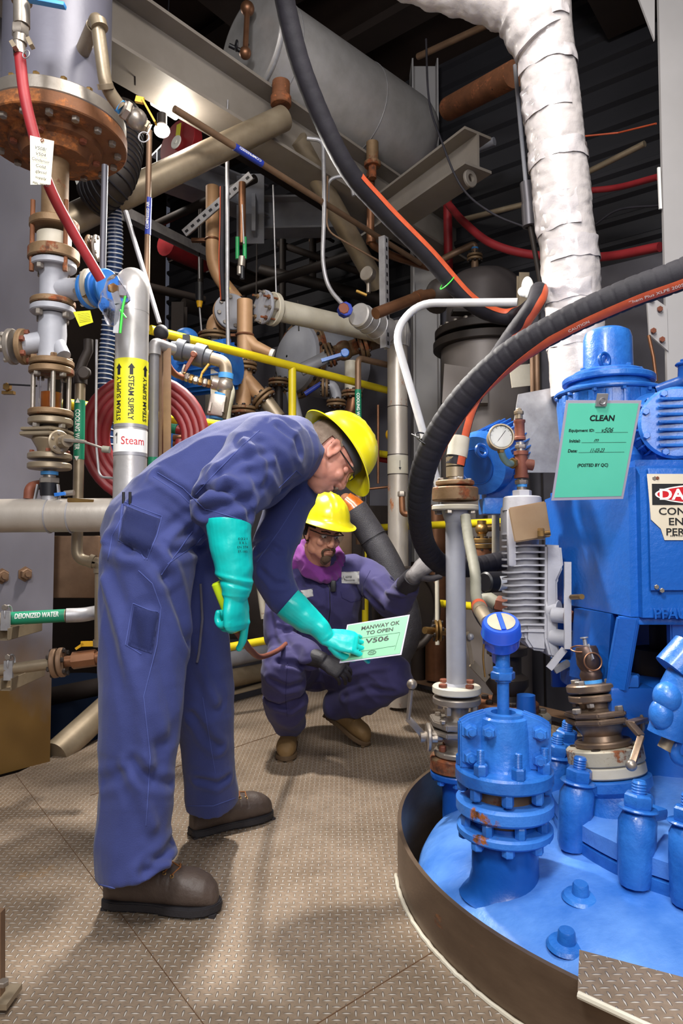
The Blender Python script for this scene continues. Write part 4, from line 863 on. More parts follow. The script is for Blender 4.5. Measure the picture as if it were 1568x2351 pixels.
# red hose coil
mb_pts = []
for k in range(4*36+1):
    a_ = 2*math.pi*k/36; rr_ = .262-.027*(k/36) if 1 else 0
    mb_pts.append(V((P(332, 1010, 2.85).x+rr_*.98*math.cos(a_), 2.82+.022*math.sin(k*.35)+.03*(k/180), P(332, 1012, 2.85).z+rr_*1.02*math.sin(a_))))
solo('coiled_red_hose', MB().tube(mb_pts, .0215, 12), mat('dark_red_hose', '#7c1b21', .5, 0, '#681419', 8), 'coil of dark red hose hanging behind the steam pipe', 'hose')
# grey upright pipe with elbow + rusty angle post
D = 2.7; gx = P(352, 1000, D).x; A3 = lambda py: V((gx, D, P(352, py, D).z))
t = thing('water_pipe', 'grey upright pipe with elbow and green label right of steam pipe', 'pipe', A3(1140))
obj('run', MB().cyl(A3(1150), A3(800), .0195), mat('grey_pipe', '#85848a', .5, .2, '#6e6d73', 8), t); obj('elbow', MB().tube(fillet([A3(812), A3(788), A3(788)+V((.05, .09, 0))], .03), .024).cyl(A3(815), A3(800), .026), GALV, t)
obj('green_band', MB().cyl(A3(1145), A3(1050), .0202), GREEN, t); text(t, 'WATER', A3(1085), Z, -X, WHITE, w=.05, h=.017, bold=.015, wrap='y', rad=.021, name='label_text')
solo('angle_post', MB().bar(P(371, 800, 2.75), P(371, 1150, 2.75), .012, .04, ref=X).bar(P(384, 800, 2.74), P(384, 1150, 2.74), .03, .008, ref=X), BROWNP, 'rusty brown angle iron post right of the steam pipe', 'post')
# PVC valve assembly
D = 3.2; a = P(392, 798, D); b_ = P(480, 822, D); ax = (b_-a).normalized()
t = thing('pvc_valve', 'dark grey plastic union ball valve under the yellow rail', 'valve', a)
obj('body', MB().lathe(a, ax, [(0, .03), (.03, .038), (.031, .052), (.07, .052), (.071, .04), (.12, .044), (.121, .055), (.17, .055), (.171, .04), (.2, .038)], 24), PVC, t)
obj('lever', MB().bar(P(424, 852, D-.07), P(448, 812, D-.07), .016, .012).disc(P(446, 815, D-.06), -Y, .015, .02), BRICK, t); obj('cap', MB().box(P(428, 778, D), (.03, .03, .035)), BLACK, t)
t = thing('brown_pipe', 'brown pipe run with blue tape down to a boxy steel valve', 'pipe', P(505, 930, D))
obj('run', MB().tube(fillet([b_, P(517, 832, D), P(520, 880, D), P(505, 960, D)], .03), .03, 18), STAIN, t); obj('tape_band', MB().cyl(P(519, 858, D), P(518, 870, D), .036), BLUET, t); obj('tape_band', MB().cyl(P(510, 905, D), P(508, 912, D), .035), BLUET, t)
obj('tee', MB().sph(P(515, 885, D), .042).cyl(P(490, 878, D), P(515, 885, D), .034), STEEL, t)
q = P(500, 932, D-.02); obj('valve_block', MB().box(q, (.075, .07, .1), ax=V((.2, 0, 1)), bev=.008).bar(P(486, 925, D-.05), P(482, 945, D-.05), .008, .04).bar(P(516, 925, D-.05), P(513, 948, D-.05), .008, .05), STEEL, t); obj('tape_band', MB().cyl(P(497, 955, D), P(496, 962, D), .033), BLUET, t)
t = thing('brass_manifold', 'string of small brass valves leading to the steel tee', 'manifold', P(450, 875, 3.15))
ml = spline(PL((412, 860, 3.15), (440, 870, 3.15), (470, 878, 3.17), (495, 885, 3.2)), 6); obj('body', MB().tube(ml, .014), STEEL, t)
for k in range(1, 18, 2): obj('nut', MB().hexn(ml[k], ml[k+1]-ml[k], .021, .018), BRASS if k % 4 == 1 else STEEL, t)
for px, py, qx, qy, m in ((420, 855, 425, 838, STEEL), (464, 862, 480, 836, YELD)): obj('lever', MB().bar(P(px-3, py+6, 3.12), P(px, py-5, 3.12), .008, .01).bar(P(px, py-5, 3.12), P(qx, qy, 3.12), .008, .016), m, t)
# blue pump behind
c = P(440, 850, 3.9); n_ = V((.9, -.35, .02)).normalized()
t = thing('blue_pump_motor', 'blue finned pump motor partly hidden behind the red coil', 'motor', c-Z*.2)
mb = MB().lathe(c-n_*.1, n_, [(0, .1), (.02, .14), (.06, .14)], 32); mb.cyl(c-n_*.05, c+n_*.28, .115, n=28)
for k in range(20):
    aa = 2*math.pi*k/20; f = frame(n_); d_ = f[0]*math.cos(aa)+f[1]*math.sin(aa); mb.bar(c+d_*.13, c+n_*.26+d_*.13, .006, .035, ref=f[0] if abs(d_.dot(f[1])) > .7 else f[1])
obj('finned_body', mb, BLUE, t); obj('dome', MB().sph(P(428, 775, 4.0), .07, (1, 1, .8)), LBLUE, t); obj('base', MB().box(P(450, 1020, 3.95), (.3, .25, .3), bev=.02), BLUE, t)
t = thing('grey_gearbox', 'small grey ribbed gearbox in front of the blue motor', 'gearbox', P(398, 950, 3.6))
mb = MB().box(P(397, 930, 3.6), (.075, .08, .16), bev=.015)
for k in range(6): mb.box(P(397, 930+k*8, 3.57), (.085, .06, .007))
obj('ribbed_body', mb, LGREY, t)
solo('pale_post', MB().bar(P(498, 840, 3.75), P(498, 990, 3.75), .06, .05), OFFW, 'pale flat post behind the brass valves', 'post')
pipe('flex_conduit', 'grey flexible conduit looping behind the boxy steel valve', 'conduit', spline(PL((520, 872, 3.6), (532, 900, 3.6), (524, 940, 3.6), (520, 985, 3.6)), 8), .018, BEIGE)
t = thing('red_drain_pipe', 'red pipe with green tag below the lower yellow rail', 'pipe', P(400, 990, 3.2)); obj('run', MB().tube(PL((392, 984, 3.2), (480, 1000, 3.25)), .021), REDP, t); obj('green_band', MB().cyl(P(388, 982, 3.2), P(405, 986, 3.2), .0225), GREEN, t)
for k, py in enumerate((1005, 1020)): pipe('copper_stub', ['upper of two copper stubs under the red pipe', 'lower of two copper stubs under the red pipe'][k], 'pipe', PL((398, py, 3.3), (440, py+2, 3.3)), .016, COPPER)
# ------------------------------------------------------------------ lower left
D = 2.62
t = thing('drain_pipe', 'brown stepped pipe below the header running down beside man\'s leg', 'pipe', P(230, 1480, D))
obj('upper_run', MB().tube(fillet(PL((178, 1215, D), (176, 1283, D), (222, 1292, D)), .05), .021, 18), STAIN, t)
obj('lower_run', MB().tube(fillet(PL((205, 1290, D), (231, 1292, D), (230, 1480, D)), .04), .021, 18), STAIN, t)
for q0_, q1_ in (((206, 1287), (216, 1290)), ((231, 1305), (231, 1315)), ((230, 1468), (230, 1484))): obj('coupling', MB().cyl(P(*q0_, D), P(*q1_, D), .026), STAIN, t)
D = 2.75
t = thing('deionized_water_pipe', 'horizontal pipe with green DEIONIZED WATER label on column', 'pipe', P(100, 1440, D))
a, b_ = P(-30, 1423, D-.03), P(152, 1411, D+.02); b_.z = a.z+.012
obj('run', MB().tube([a, b_], .0255, 20), STAIN, t); obj('elbow', MB().tube(fillet([b_-X*.0, b_+V((.06, .02, 0)), b_+V((.075, .12, 0))], .05), .029, 20), GALV, t)
ax = (b_-a).normalized(); g0, g1 = a+ax*.092, b_-ax*.003; obj('green_band', MB().cyl(g0, g1, .0262, n=24), GREEN, t)
text(t, 'DEIONIZED WATER', (g0+g1)/2-ax*.0+Z*.004, ax, (Y*.25+Z).normalized(), WHITE, w=.165, h=.021, bold=.02, wrap='y', rad=.027, name='label_text')
def unistrut_clamp(px, py, D, label):
    c = P(px, py, D); t = thing('pipe_clamp', label, 'clamp', c-Z*.05)
    obj('channel', MB().box(c-Z*.01+Y*.12, (.042, .3, .004)).box(c+V((-.02, .12, .012)), (.004, .3, .045)).box(c+V((.02, .12, .012)), (.004, .3, .045)), STAIN, t)
    obj('strap', MB().box(c+V((0, -.01, .062)), (.034, .012, .075)).torus(c+V((0, .01, .09)), X, .029, .004), GALV, t); bolt(t, c+V((0, -.012, .115)), -Y, .012, .012, STEEL)
unistrut_clamp(15, 1461, 2.7, 'upper strut clamp holding deionized water pipe'); unistrut_clamp(22, 1575, 2.7, 'lower strut clamp holding brown pipe on the column')
D = 2.72
t = thing('flanged_pipe', 'brown horizontal pipe with flange pair and valve, low left', 'pipe', P(60, 1560, D))
a, b_ = P(-30, 1543, D-.02), P(120, 1522, D); b_.z = a.z+.03; ax = (b_-a).normalized()
obj('run', MB().tube([a, b_], .0225, 20), STAIN, t); fl_pair(t, b_+ax*.025, ax, .058, .02, .006, BROWNP, 6, .01)
obj('valve', MB().cyl(b_+ax*.05, b_+ax*.08, .022).cyl(b_+ax*.08, b_+ax*.17, .034, n=8).cyl(b_+ax*.17, b_+ax*.26, .024), COPPER, t); obj('lever', MB().bar(b_+ax*.09+Z*.045, b_+ax*.12+Z*.062, .01, .008).bar(b_+ax*.11+Z*.062, b_+ax*.18+Z*.054, .02, .008), YELD, t)
t = thing('corner_brace', 'thick tan diagonal tube rising from floor behind bent man\'s leg', 'brace', P(150, 1720, 3.3))
obj('tube', MB().tube(PL((125, 1735, 3.28), (330, 1545, 4.0)), .068, 24), STAIN, t)
solo('blue_drum', MB().cyl(P(150, 1700, 4.2), P(150, 1560, 4.2), .22, n=32), mat('dark_blue_drum', '#0c2546', .5), 'dark blue drum in shadow beyond the platform, low left', 'drum')
solo('equipment_box', MB().box(P(180, 1300, 3.4), (.28, .2, .3), bev=.01), BROWNP, 'dim brown equipment box behind the stepped pipe, left', 'box')
pipe('dark_pipe', 'dark horizontal pipe in shadow behind the blue drum', 'pipe', PL((110, 1600, 3.9), (260, 1570, 3.9)), .05, DARKB)
t = thing('steel_post', 'rusty steel post foot with bolt, bottom left edge', 'post', P(-5, 2290, 1.53)); obj('upright', MB().bar(P(-14, 2285, 1.53), P(-14, 2090, 1.53), .04, .02), BROWNP, t); obj('base', MB().box(P(-14, 2288, 1.53), (.09, .07, .012)), STAIN, t); bolt(t, P(7, 2262, 1.5), Z, .012, .01, STEEL)
# ================================================================== VESSEL
def dome_z(x, y):
    r2 = ((x-VC.x)**2+(y-VC.y)**2)/.94**2
    return -.035+.205*math.sqrt(max(0, 1-r2))
t = thing('reactor_vessel', 'large blue domed reactor vessel top set in the floor', 'vessel', VC)
prof = []
for k in range(19):
    r_ = .94*math.cos(math.pi/2*k/18); prof.append((-.035+.205*math.sin(math.pi/2*k/18), r_))
mb = MB().lathe(VC, Z, [(-.5, .94)]+prof, 110, cap=False)
for v in mb.bm.verts: v.co.z += noise.noise(v.co*9)*.003+noise.noise(v.co*30)*.0012
obj('domed_head', mb, mat('blue_dome_paint', '#2c68bd', .4, 0, '#6699e2', 5, .5, .7, 30, '#a2572e', .76, 24, coat=.2), t, ang=60)
for px, py, D_ in ((1332, 2046, 1.75), (1300, 2155, 1.62)):
    for i in range(12):
        q = P(px, py, D_); D_ += (q.z-dome_z(q.x, q.y)-.012)*1.2
    b0 = V((q.x, q.y, dome_z(q.x, q.y)-.004))
    obj('dome_plug', MB().lathe(b0, V((0, -.1, 1)), [(0, .046), (.008, .04), (.011, .021), (.033, .0195), (.038, .017)], 28), BLUE, t)
# manway cover with clamps: the ring flange around the middle of the head
MR = .47; MZ = dome_z(VC.x+MR, VC.y)
t = thing('manway_cover', 'blue round manway cover clamped on the vessel, right', 'manway', VC+Z*MZ)
obj('ring_flange', MB().lathe(VC+Z*(MZ-.02), Z, [(0, MR+.02), (.0, MR+.045), (.045, MR+.05), (.05, MR+.035), (.05, MR-.1)], 90, cap=False), BLUE, t)
mb = MB().lathe(VC+Z*(MZ+.035), Z, [(0, MR+.02), (.0, MR+.05), (.042, MR+.05), (.05, MR+.03), (.06, MR-.06), (.085, MR-.2), (.1, .2), (.105, .01)], 90, cap=False)
for v in mb.bm.verts: v.co.z += noise.noise(v.co*12)*.003
obj('cover', mb, MC['blue_dome_paint'], t, ang=50)
CZ = MZ+.13
gp = 'swing clamps around the manway'
cl = []
for i, (px, py, D_) in enumerate(((1266, 1700, 2.42), (1300, 1755, 2.22), (1388, 1825, 2.0), (1502, 1885, 1.83), (1590, 1935, 1.72))):
    q = P(px, py, D_); dirn = (V((q.x, q.y, 0))-VC); dirn.z = 0; dirn.normalize(); base = VC+dirn*(MR+.055); base = V((base.x, base.y, 0))
    zb = dome_z(base.x, base.y)
    labels = ['furthest blue manway clamp, half hidden behind the split housing', 'blue manway clamp second from the back, right of split housing', 'blue manway clamp in the middle, below the tilted valve', 'blue manway clamp nearest the bolt plugs, lower right', 'blue manway clamp cropped by the right photo edge']
    t = thing('manway_clamp', labels[i], 'clamp', base+Z*zb, gp)
    top = .30; lean = dirn*.02; ax = (Z*1.0-dirn*.12).normalized()
    side = dirn.cross(Z)
    c0_ = base+Z*(zb+.005)
    mb = MB(); rs = []
    for h, ra, rb in ((0, .038, .036), (.02, .042, .043), (.1, .046, .049), (.155, .046, .049), (.174, .037, .039), (.18, .034, .034)):
        rs.append(mb.ring(c0_+ax*h, side, dirn, ra, rb, 12))
    for a_, b_ in zip(rs, rs[1:]): mb.join(a_, b_)
    mb.bm.faces.new(rs[0][::-1]); mb.bm.faces.new(rs[-1]); mb.box(c0_+ax*.05-dirn*.06, (.05, .1, .045), ax=ax, ref=side, bev=.01).box(c0_+ax*.16-dirn*.055, (.05, .1, .03), ax=ax, ref=side, bev=.01)
    obj('body', mb, BLUE, t, ang=50)
    obj('washer', MB().disc(c0_+ax*.18, ax, .05, .008, 28), BLUE, t); obj('nut', MB().hexn(c0_+ax*.188, ax, .037, .034), BLUE, t)
    obj('stud', MB().lathe(c0_+ax*.22, ax, [(.0, .018)]+[(.003+.0035*k, .0185 if k % 2 else .0162) for k in range(8)]+[(.034, .015)], 18), BLUE, t)
# curb ring, weld bead, plate piece
obj_ = solo('curb_ring', MB().lathe(VC, Z, [(-.45, VR-.012), (.15, VR-.012), (.15, VR), (-.05, VR)], 140, cap=False), mat('curb_steel', '#7d6a58', .42, .65, '#5f4e40', 6, .6, .1, 60, '#8a5a34', .66, 5, stretch=(1, 1, 3)), 'brown steel curb ring around the vessel opening', 'curb', loc=VC)
mb = MB(); pts = []
for k in range(141):
    a_ = R(178)+R(110)*k/140; q = VR+.006+.003*noise.noise(V((k*.6, 0, 0))); pts.append(V((VC.x+q*math.cos(a_), VC.y+q*math.sin(a_), .002)))
mb.tube(pts, .006, 8, rf=lambda u: .0055+.003*abs(noise.noise(V((u*55, 3, 0)))))
obj('weld_bead', mb, OFFW, obj_)
pl = [P(1328, 2182, 1.44), P(1640, 2262, 1.44), P(1640, 2440, 1.2), P(1326, 2276, 1.3)]
for q in pl: q.z = .156
def onz(px, py, z):
    o_, d_ = ray(px, py); return o_+d_*((z-o_.z)/d_.z)
pl = [onz(1330, 2180, .156), onz(1640, 2262, .156), onz(1640, 2420, .156), onz(1326, 2275, .156)]
o = solo('deck_plate', MB().prism(pl, -Z*.008), PLATE, 'piece of diamond plate over the curb, bottom right corner', 'plate')
obj('weld_bead', MB().tube([pl[3]+V((0, -.004, -.004)), pl[3]*.5+pl[2]*.5+V((0, -.004, -.004)), pl[2]], .007, 8), OFFW, o)
# ------------------------------------------------------------------ split housing nozzle with thermometer
NX, NY = .447, 1.91; np_ = lambda z, dx=0, dy=0: V((NX+dx, NY+dy, z))
t = thing('flanged_nozzle', 'blue flanged nozzle on the vessel dome with chipped rusty middle flange', 'nozzle', np_(.08))
obj('neck', MB().lathe(np_(.05), Z, [(0, .125), (.02, .1), (.06, .09), (.2, .088)], 36), BLUED, t)
CH = mat('chipped_blue', '#2c72cc', .45, 0, '#4284da', 9, .6, .5, 50, '#a8622c', .6, 7)
obj('flange', MB().disc(np_(.213), Z, .129, .026, 48, bev=.006), CH, t); obj('flange', MB().disc(np_(.27), Z, .131, .042, 48, bev=.008), CH, t); obj('gasket_ring', MB().cyl(np_(.235), np_(.365), .085, n=32), RUSTF, t)
bolts(t, np_(.213), -Z, .108, 8, .017, .02, CH, .15); bolts(t, np_(.239), Z, .108, 8, .015, .03, BLUE, .15)
t = thing('split_housing', 'blue bolted split housing on the nozzle holding the thermometer stem', 'housing', np_(.355))
obj('base_flange', MB().disc(np_(.352), Z, .132, .04, 48, bev=.006), BLUE, t); bolts(t, np_(.392), Z, .112, 7, .0185, .033, BLUE, .33, kind='stud'); bolts(t, np_(.352), -Z, .112, 8, .016, .03, BLUE, .15)
obj('barrel', MB().lathe(np_(.39), Z, [(0, .078), (.01, .072), (.1, .07), (.135, .066), (.14, .058), (.148, .058), (.148, .034), (.11, .034)], 40, cap=False), BLUE, t)
for s_ in (-1, 1):
    d_ = V((s_*.88, -s_*.30 if s_ > 0 else .35, 0)).normalized() if s_ > 0 else V((-.9, -.05, 0)).normalized(); sd = d_.cross(Z)
    for off in (-.0105, .0105): obj('split_flange', MB().prism([np_(.392)+d_*.05+sd*(off-.008), np_(.392)+d_*.125+sd*(off-.008), np_(.515)+d_*.125+sd*(off-.008), np_(.53)+d_*.1+sd*(off-.008), np_(.545)+d_*.05+sd*(off-.008)], sd*.016, bev=.004), BLUE, t)
    for z_ in (.425, .495): bolt(t, np_(z_)+d_*.1+sd*.02*(1 if sd.y < 0 else -1), sd*(1 if sd.y < 0 else -1), .018, .022, BLUE, kind='nut')
for dx, z_ in ((-.05, .5),): bolt(t, np_(z_, dx, -.055), V((dx*6, -1, 0)), .016, .022, BLUE, kind='nut')
hd = np_(.765); ha_ = V((-.10, -.50, .85)).normalized()
t = thing('thermometer_head', 'blue round thermometer head with oval nameplate on stem', 'thermometer', np_(.53))
obj('stem', MB().lathe(np_(.5), Z, [(0, .0165), (.12, .0165), (.121, .022), (.135, .023), (.136, .027), (.16, .027), (.161, .02), (.2, .019)], 20), BLUE, t)
obj('hex', MB().hexn(np_(.628), Z, .034, .022), BLUE, t)
cc = hd+V((-.006, -.01, -.01))
obj('head', MB().lathe(cc, ha_, [(-.095, .024), (-.06, .026), (-.05, .036), (-.035, .05), (-.005, .052), (0, .055), (.004, .053), (.03, .052), (.038, .047), (.039, .01)], 40), mat('royal_blue_enamel', '#2450c8', .3, 0, '#2a58d4', 9, .5, 0, 60, '#b7c4e8', .74, 30, coat=.4), t)
f = frame(ha_, X)
mb = MB()
for s_ in (-1, 1):
    pts_ = [cc+ha_*.039+f[0]*(s_*(.007))+f[1]*q for q in (-.036, .036)]
    arc = [cc+ha_*.039+f[0]*(s_*.038*math.cos(R(a_)))+f[1]*(.038*math.sin(R(a_))) for a_ in range(75, -76, -15)]
    mb.prism(([pts_[0]]+[pts_[1]]+arc)[:], ha_*.002)
obj('nameplate', mb, CARD and mat('dial_plate', '#b9b09c', .45, .3, '#a39a84', 14), t); obj('center_bar', MB().bar(cc+ha_*.041-f[1]*.036, cc+ha_*.041+f[1]*.036, .011, .004, ref=f[0]), MC['royal_blue_enamel'], t)
obj('chain', MB().tube(spline([cc+V((-.048, 0, -.03)), cc+V((-.05, 0, -.07)), cc+V((-.045, 0, -.12))], 6), .003, 6), BRASS, t)
pts = spline([P(1068, 1185, 2.45), P(1076, 1240, 2.4), P(1090, 1310, 2.3), P(1093, 1370, 2.2), P(1104, 1402, 2.08), P(1120, 1430, 1.96)], 10)
t = thing('flexible_conduit', 'beige flexible conduit coming down into the blue thermometer head', 'conduit', pts[-1])
obj('hose', MB().tube(pts[:45], .0185, 16, rf=lambda u: .0185+.0006*math.sin(u*160)), BEIGE, t); obj('fitting', MB().tube(pts[38:], .021, 14).cyl(pts[36], pts[41], .0225), STAIN, t); obj('orange_ring', MB().cyl(pts[36], pts[38], .0235), ORANGE, t)
# ------------------------------------------------------------------ hose post at the rear of the dome
PX, PY = .425, 2.55; pp = lambda z, dx=0, dy=0: V((PX+dx, PY+dy, z)); zp = lambda py: P(1045, py, PY).z
t = thing('nozzle', 'blue small nozzle under the lever ball valve at dome edge', 'nozzle', pp(0)); obj('neck', MB().cyl(pp(-.02), pp(.16), .055, n=28), BLUED, t); obj('flange', MB().disc(pp(.15), Z, .098, .022), BLUED, t); bolts(t, pp(.15), -Z, .078, 8, .014, .018, BLUE)
t = thing('ball_valve', 'steel flanged ball valve with ball tipped lever below the grey post', 'valve', pp(.175))
obj('spacer', MB().disc(pp(.175), Z, .099, .05), RUSTF, t); obj('lower_flange', MB().disc(pp(.228), Z, .084, .02), STEEL, t)
obj('body', MB().lathe(pp(.245), Z, [(0, .045), (.02, .042), (.05, .07), (.09, .068), (.12, .04), (.16, .045), (.19, .045)], 32), STEEL, t)
obj('body_flange', MB().prism([pp(.305, x_, y_) for x_, y_ in ((-.09, -.02), (-.05, -.085), (.09, -.085), (.09, .085), (-.09, .085))], Z*.02, bev=.004).prism([pp(.332, x_, y_) for x_, y_ in ((-.09, -.02), (-.05, -.085), (.09, -.085), (.09, .085), (-.09, .085))], Z*.024, bev=.004), STEEL, t); bolts(t, pp(.356), Z, .085, 4, .012, .012, STEEL, .8)
obj('upper_flange', MB().disc(pp(.415), Z, .088, .025), STEEL, t); bolts(t, pp(.415), -Z, .07, 4, .014, .03, STEEL, .6); bolts(t, pp(.249), Z, .066, 4, .013, .02, BRICK, .5)
obj('stem_plate', MB().disc(pp(.30, -.1, -.03), -X, .05, .016).cyl(pp(.3, -.06, -.02), pp(.3, -.14, -.03), .02).cyl(pp(.3, -.08, -.055), pp(.3, -.1, -.055), .014), STEEL, t)
obj('lever', MB().bar(pp(.31, -.13, -.03), pp(.37, -.185, -.03), .024, .012, bev=.003).tube([pp(.365, -.182, -.03), pp(.47, -.17, -.03)], .009).sph(pp(.49, -.168, -.03), .019), STEEL, t)
t = thing('standpipe', 'upright pale grey flanged standpipe between crouching man and gear motor', 'pipe', pp(.445))
obj('lower_flange', MB().disc(pp(.452), Z, .089, .028), OFFW, t); bolts(t, pp(.48), Z, .068, 4, .0155, .013, BRICK, .6)
obj('run', MB().cyl(pp(.47), pp(zp(1170)), .0365, n=32), GREYP, t); obj('weld_neck', MB().lathe(pp(.478), Z, [(0, .046), (.012, .037)], 28).lathe(pp(zp(1200)), Z, [(0, .037), (.04, .05), (.055, .05)], 28), GREYP, t)
obj('top_flange', MB().disc(pp(zp(1172)), Z, .087, .02), OFFW, t); bolts(t, pp(zp(1172)), -Z, .066, 4, .0145, .014, STEEL, .5)
t = thing('hose_adapter', 'rusty pair of flanges joining the black hose to the standpipe', 'adapter', pp(zp(1150))); obj('thick_flange', MB().disc(pp(zp(1150)), Z, .086, .05), RUSTF, t); obj('thin_flange', MB().disc(pp(zp(1115)), Z, .072, .018), RUSTF, t); bolts(t, pp(zp(1115)+.018), Z, .055, 4, .012, .01, STEEL); obj('nipple', MB().cyl(pp(zp(1120)), pp(zp(1085)), .028), STEEL, t)
obj('clamp_band', MB().cyl(pp(zp(1095)), pp(zp(1073)), .033).cyl(pp(zp(1070)), pp(zp(1050)), .033), STAIN, t)
# hose with orange stripe: roof to standpipe
hp = [P(640, -90, 2.55), P(662, 40, 2.65), P(705, 190, 2.75), P(790, 375, 2.9), P(875, 478, 3.05), P(985, 590, 3.2), P(1075, 690, 3.3), P(1140, 724, 3.38), P(1190, 724, 3.33), P(1224, 702, 3.1)]
hq = [P(1224, 702, 3.1), P(1236, 668, 2.78), P(1232, 690, 2.66), P(1208, 726, 2.68), P(1170, 778, 2.75), P(1110, 870, 2.7), P(1075, 935, 2.62), P(1058, 990, 2.56), P(1051, 1035, 2.55), V((PX, PY, zp(1072)))]
p1, p2 = spline(hp, 12), spline(hq, 12)
def ribbed(pts, r, per): 
    L_ = sum((b-a).length for a, b in zip(pts, pts[1:])); n_ = L_/per
    return lambda u: r*(1-.045*(abs(math.sin(math.pi*u*n_))**22))
def resample(pts, step):
    out = [pts[0]]; acc = 0
    for a, b in zip(pts, pts[1:]):
        L_ = (b-a).length; d = step-acc
        while d <= L_: out.append(a.lerp(b, d/L_)); d += step
        acc = (acc+L_) % step
    return out
p1 = resample(p1, .012); p2 = resample(p2, .008)
t = thing('process_hose', 'long black hose with orange stripe from roof to standpipe', 'hose', p2[-1])
obj('hose', MB().tube(p1, .043, 18, rf=ribbed(p1, .041, .06)), RUBBER, t, ang=50); obj('hose', MB().tube(p2, .035, 18, rf=ribbed(p2, .036, .04)), RUBBER, t, ang=50)
obj('stripe', MB().strip(p1[70:], .0412, R(-22), R(20), ref=V((.35, -.85, .25)), fix=True), ORANGE, t); obj('stripe', MB().strip(p2[int(len(p2)*.25):], .0362, R(-24), R(28), ref=V((.45, -.85, -.1)), fix=True), ORANGE, t)
k = len(p2)-1; i0 = next(i for i in range(k) if p2[i].z < zp(1050)); i1 = next(i for i in range(k) if p2[i].z < zp(1004)); obj('cloth_wrap', MB().tube(p2[i1:i0], .039, 18), OFFW, t)
obj('cable_tie', MB().torus(P(1027, 648, 3.25), P(1075, 690, 3.3)-P(985, 590, 3.2), .044, .003), MC['neon_green'], t)
bh = resample(spline([P(1680, 575, 1.75), P(1560, 632, 1.8), P(1440, 676, 1.86), P(1290, 745, 1.95), P(1150, 830, 2.05), P(1040, 945, 2.15), P(978, 1060, 2.25), P(962, 1160, 2.4), P(975, 1250, 2.65), P(1018, 1298, 2.82), P(1080, 1302, 2.92), P(1165, 1285, 2.98)], 14), .0045)
TW = -1
t = thing('big_hose', 'thick ribbed black hose sweeping in from right edge, gripped by crouching man', 'hose', bh[-1])
obj('hose', MB().tube(bh, .042, 24, rf=ribbed(bh, .0425, .035)), RUBBER, t, ang=50)
obj('stripe', MB().strip(bh[:245], .0428, R(-19), R(19), ref=V((.2, -.72, -.66)), twist=lambda u: TW*R(max(0, u-.45)*190), fix=True), ORANGE, t)
def hose_text(o, pts, i, body, ang, r, ref, w_, h_):
    p, a, b, tt = tframes(pts, ref)[i]; a, b, _ = frame(tt, ref); n_ = a*math.cos(ang)+b*math.sin(ang)
    text(o, body, p+n_*(r), -tt if tt.x < 0 else tt, n_.cross(-tt if tt.x < 0 else tt), WHITE, w=w_, h=h_, name='print', th=.3)
for i, s_ in ((43, 'Chem Plus XLPE 200SD'), (91, 'CAUTION')): hose_text(t, bh, i, s_, 0, .0447, V((.2, -.72, -.66)), .15 if i == 43 else .06, .009)
hose_text(t, p2[int(len(p2)*.3):], len(p2)-int(len(p2)*.3)-48, '200 PSI 13.8 BAR', R(2), .0378, V((.45, -.85, -.1)), .12, .009)
obj('wire_tie', MB().torus(P(982, 1010, 2.22), P(978, 1060, 2.25)-P(1040, 945, 2.15), .0435, .0025).tube(PL((968, 1008, 2.2), (945, 997, 2.3)), .0025, 6), BLACK, t)
# black foam pipe behind crouching man
pts = spline([P(812, 1168, 3.75), P(850, 1225, 3.75), P(893, 1300, 3.72), P(925, 1380, 3.7), P(935, 1450, 3.7), P(905, 1520, 3.7)], 12)
t = thing('foam_insulated_pipe', 'thick black foam insulated pipe behind crouching man\'s shoulder', 'pipe', pts[-1])
obj('foam', MB().tube(pts, .076, 28), FOAM, t); obj('tie', MB().torus(pts[14], pts[15]-pts[13], .077, .0025, 28, 6), BLACK, t)
obj('taped_end', MB().tube([pts[0]+V((-.05, .0, .05)), pts[0]+V((-.015, 0, .02)), pts[1]], .06, 18, rf=lambda u: .05+.02*u), ORTAPE, t); obj('end_cap', MB().sph(P(795, 1148, 3.95), .04, (1, 1, 1)), RUSTY, t)
solo('large_disc_flange', MB().torus(P(935, 1400, 4.1), V((.55, -.8, 0)), .24, .022, 48, 10, sc=(1, 1)).disc(P(935, 1400, 4.15), V((.55, -.8, 0)), .23, .03), DIRTY, 'dark round flange with green rim behind crouching man\'s raised arm', 'flange')
# small items between post and gear motor
D = 3.6
t = thing('brass_valve', 'rusty brass valve with black handle behind the standpipe flange', 'valve', P(1105, 1260, D))
obj('body', MB().cyl(P(1106, 1245, D), P(1106, 1195, D), .024).cyl(P(1106, 1213, D), P(1150, 1210, D), .02).sph(P(1106, 1215, D), .035), BRASS, t); obj('handle', MB().cyl(P(1106, 1190, D), P(1106, 1172, D), .032), BLACK, t)
fl_pair(t, P(1106, 1248, D), Z, .065, .025, .004, BRASS, 8); obj('lower_body', MB().cyl(P(1106, 1260, D), P(1106, 1330, D), .06), RUSTY, t)
c = P(1003, 1448, 3.5); t = thing('small_flanged_pipe', 'short brass coloured flanged pipe left of the standpipe', 'pipe', c); obj('run', MB().cyl(P(975, 1447, 3.45), P(1040, 1452, 3.6), .018), BRASS, t); fl_pair(t, P(1005, 1448, 3.5), X, .055, .014, .006, BRASS, 6, .009)
pipe('pale_tube', 'thin pale upright tube between standpipe and hand', 'tube', PL((1003, 1300, 3.9), (1004, 1480, 3.9)), .012, OFFW)
t = thing('filter_canister', 'black canister with white orange label left of the gear motor', 'canister', P(1135, 1337, 2.75))
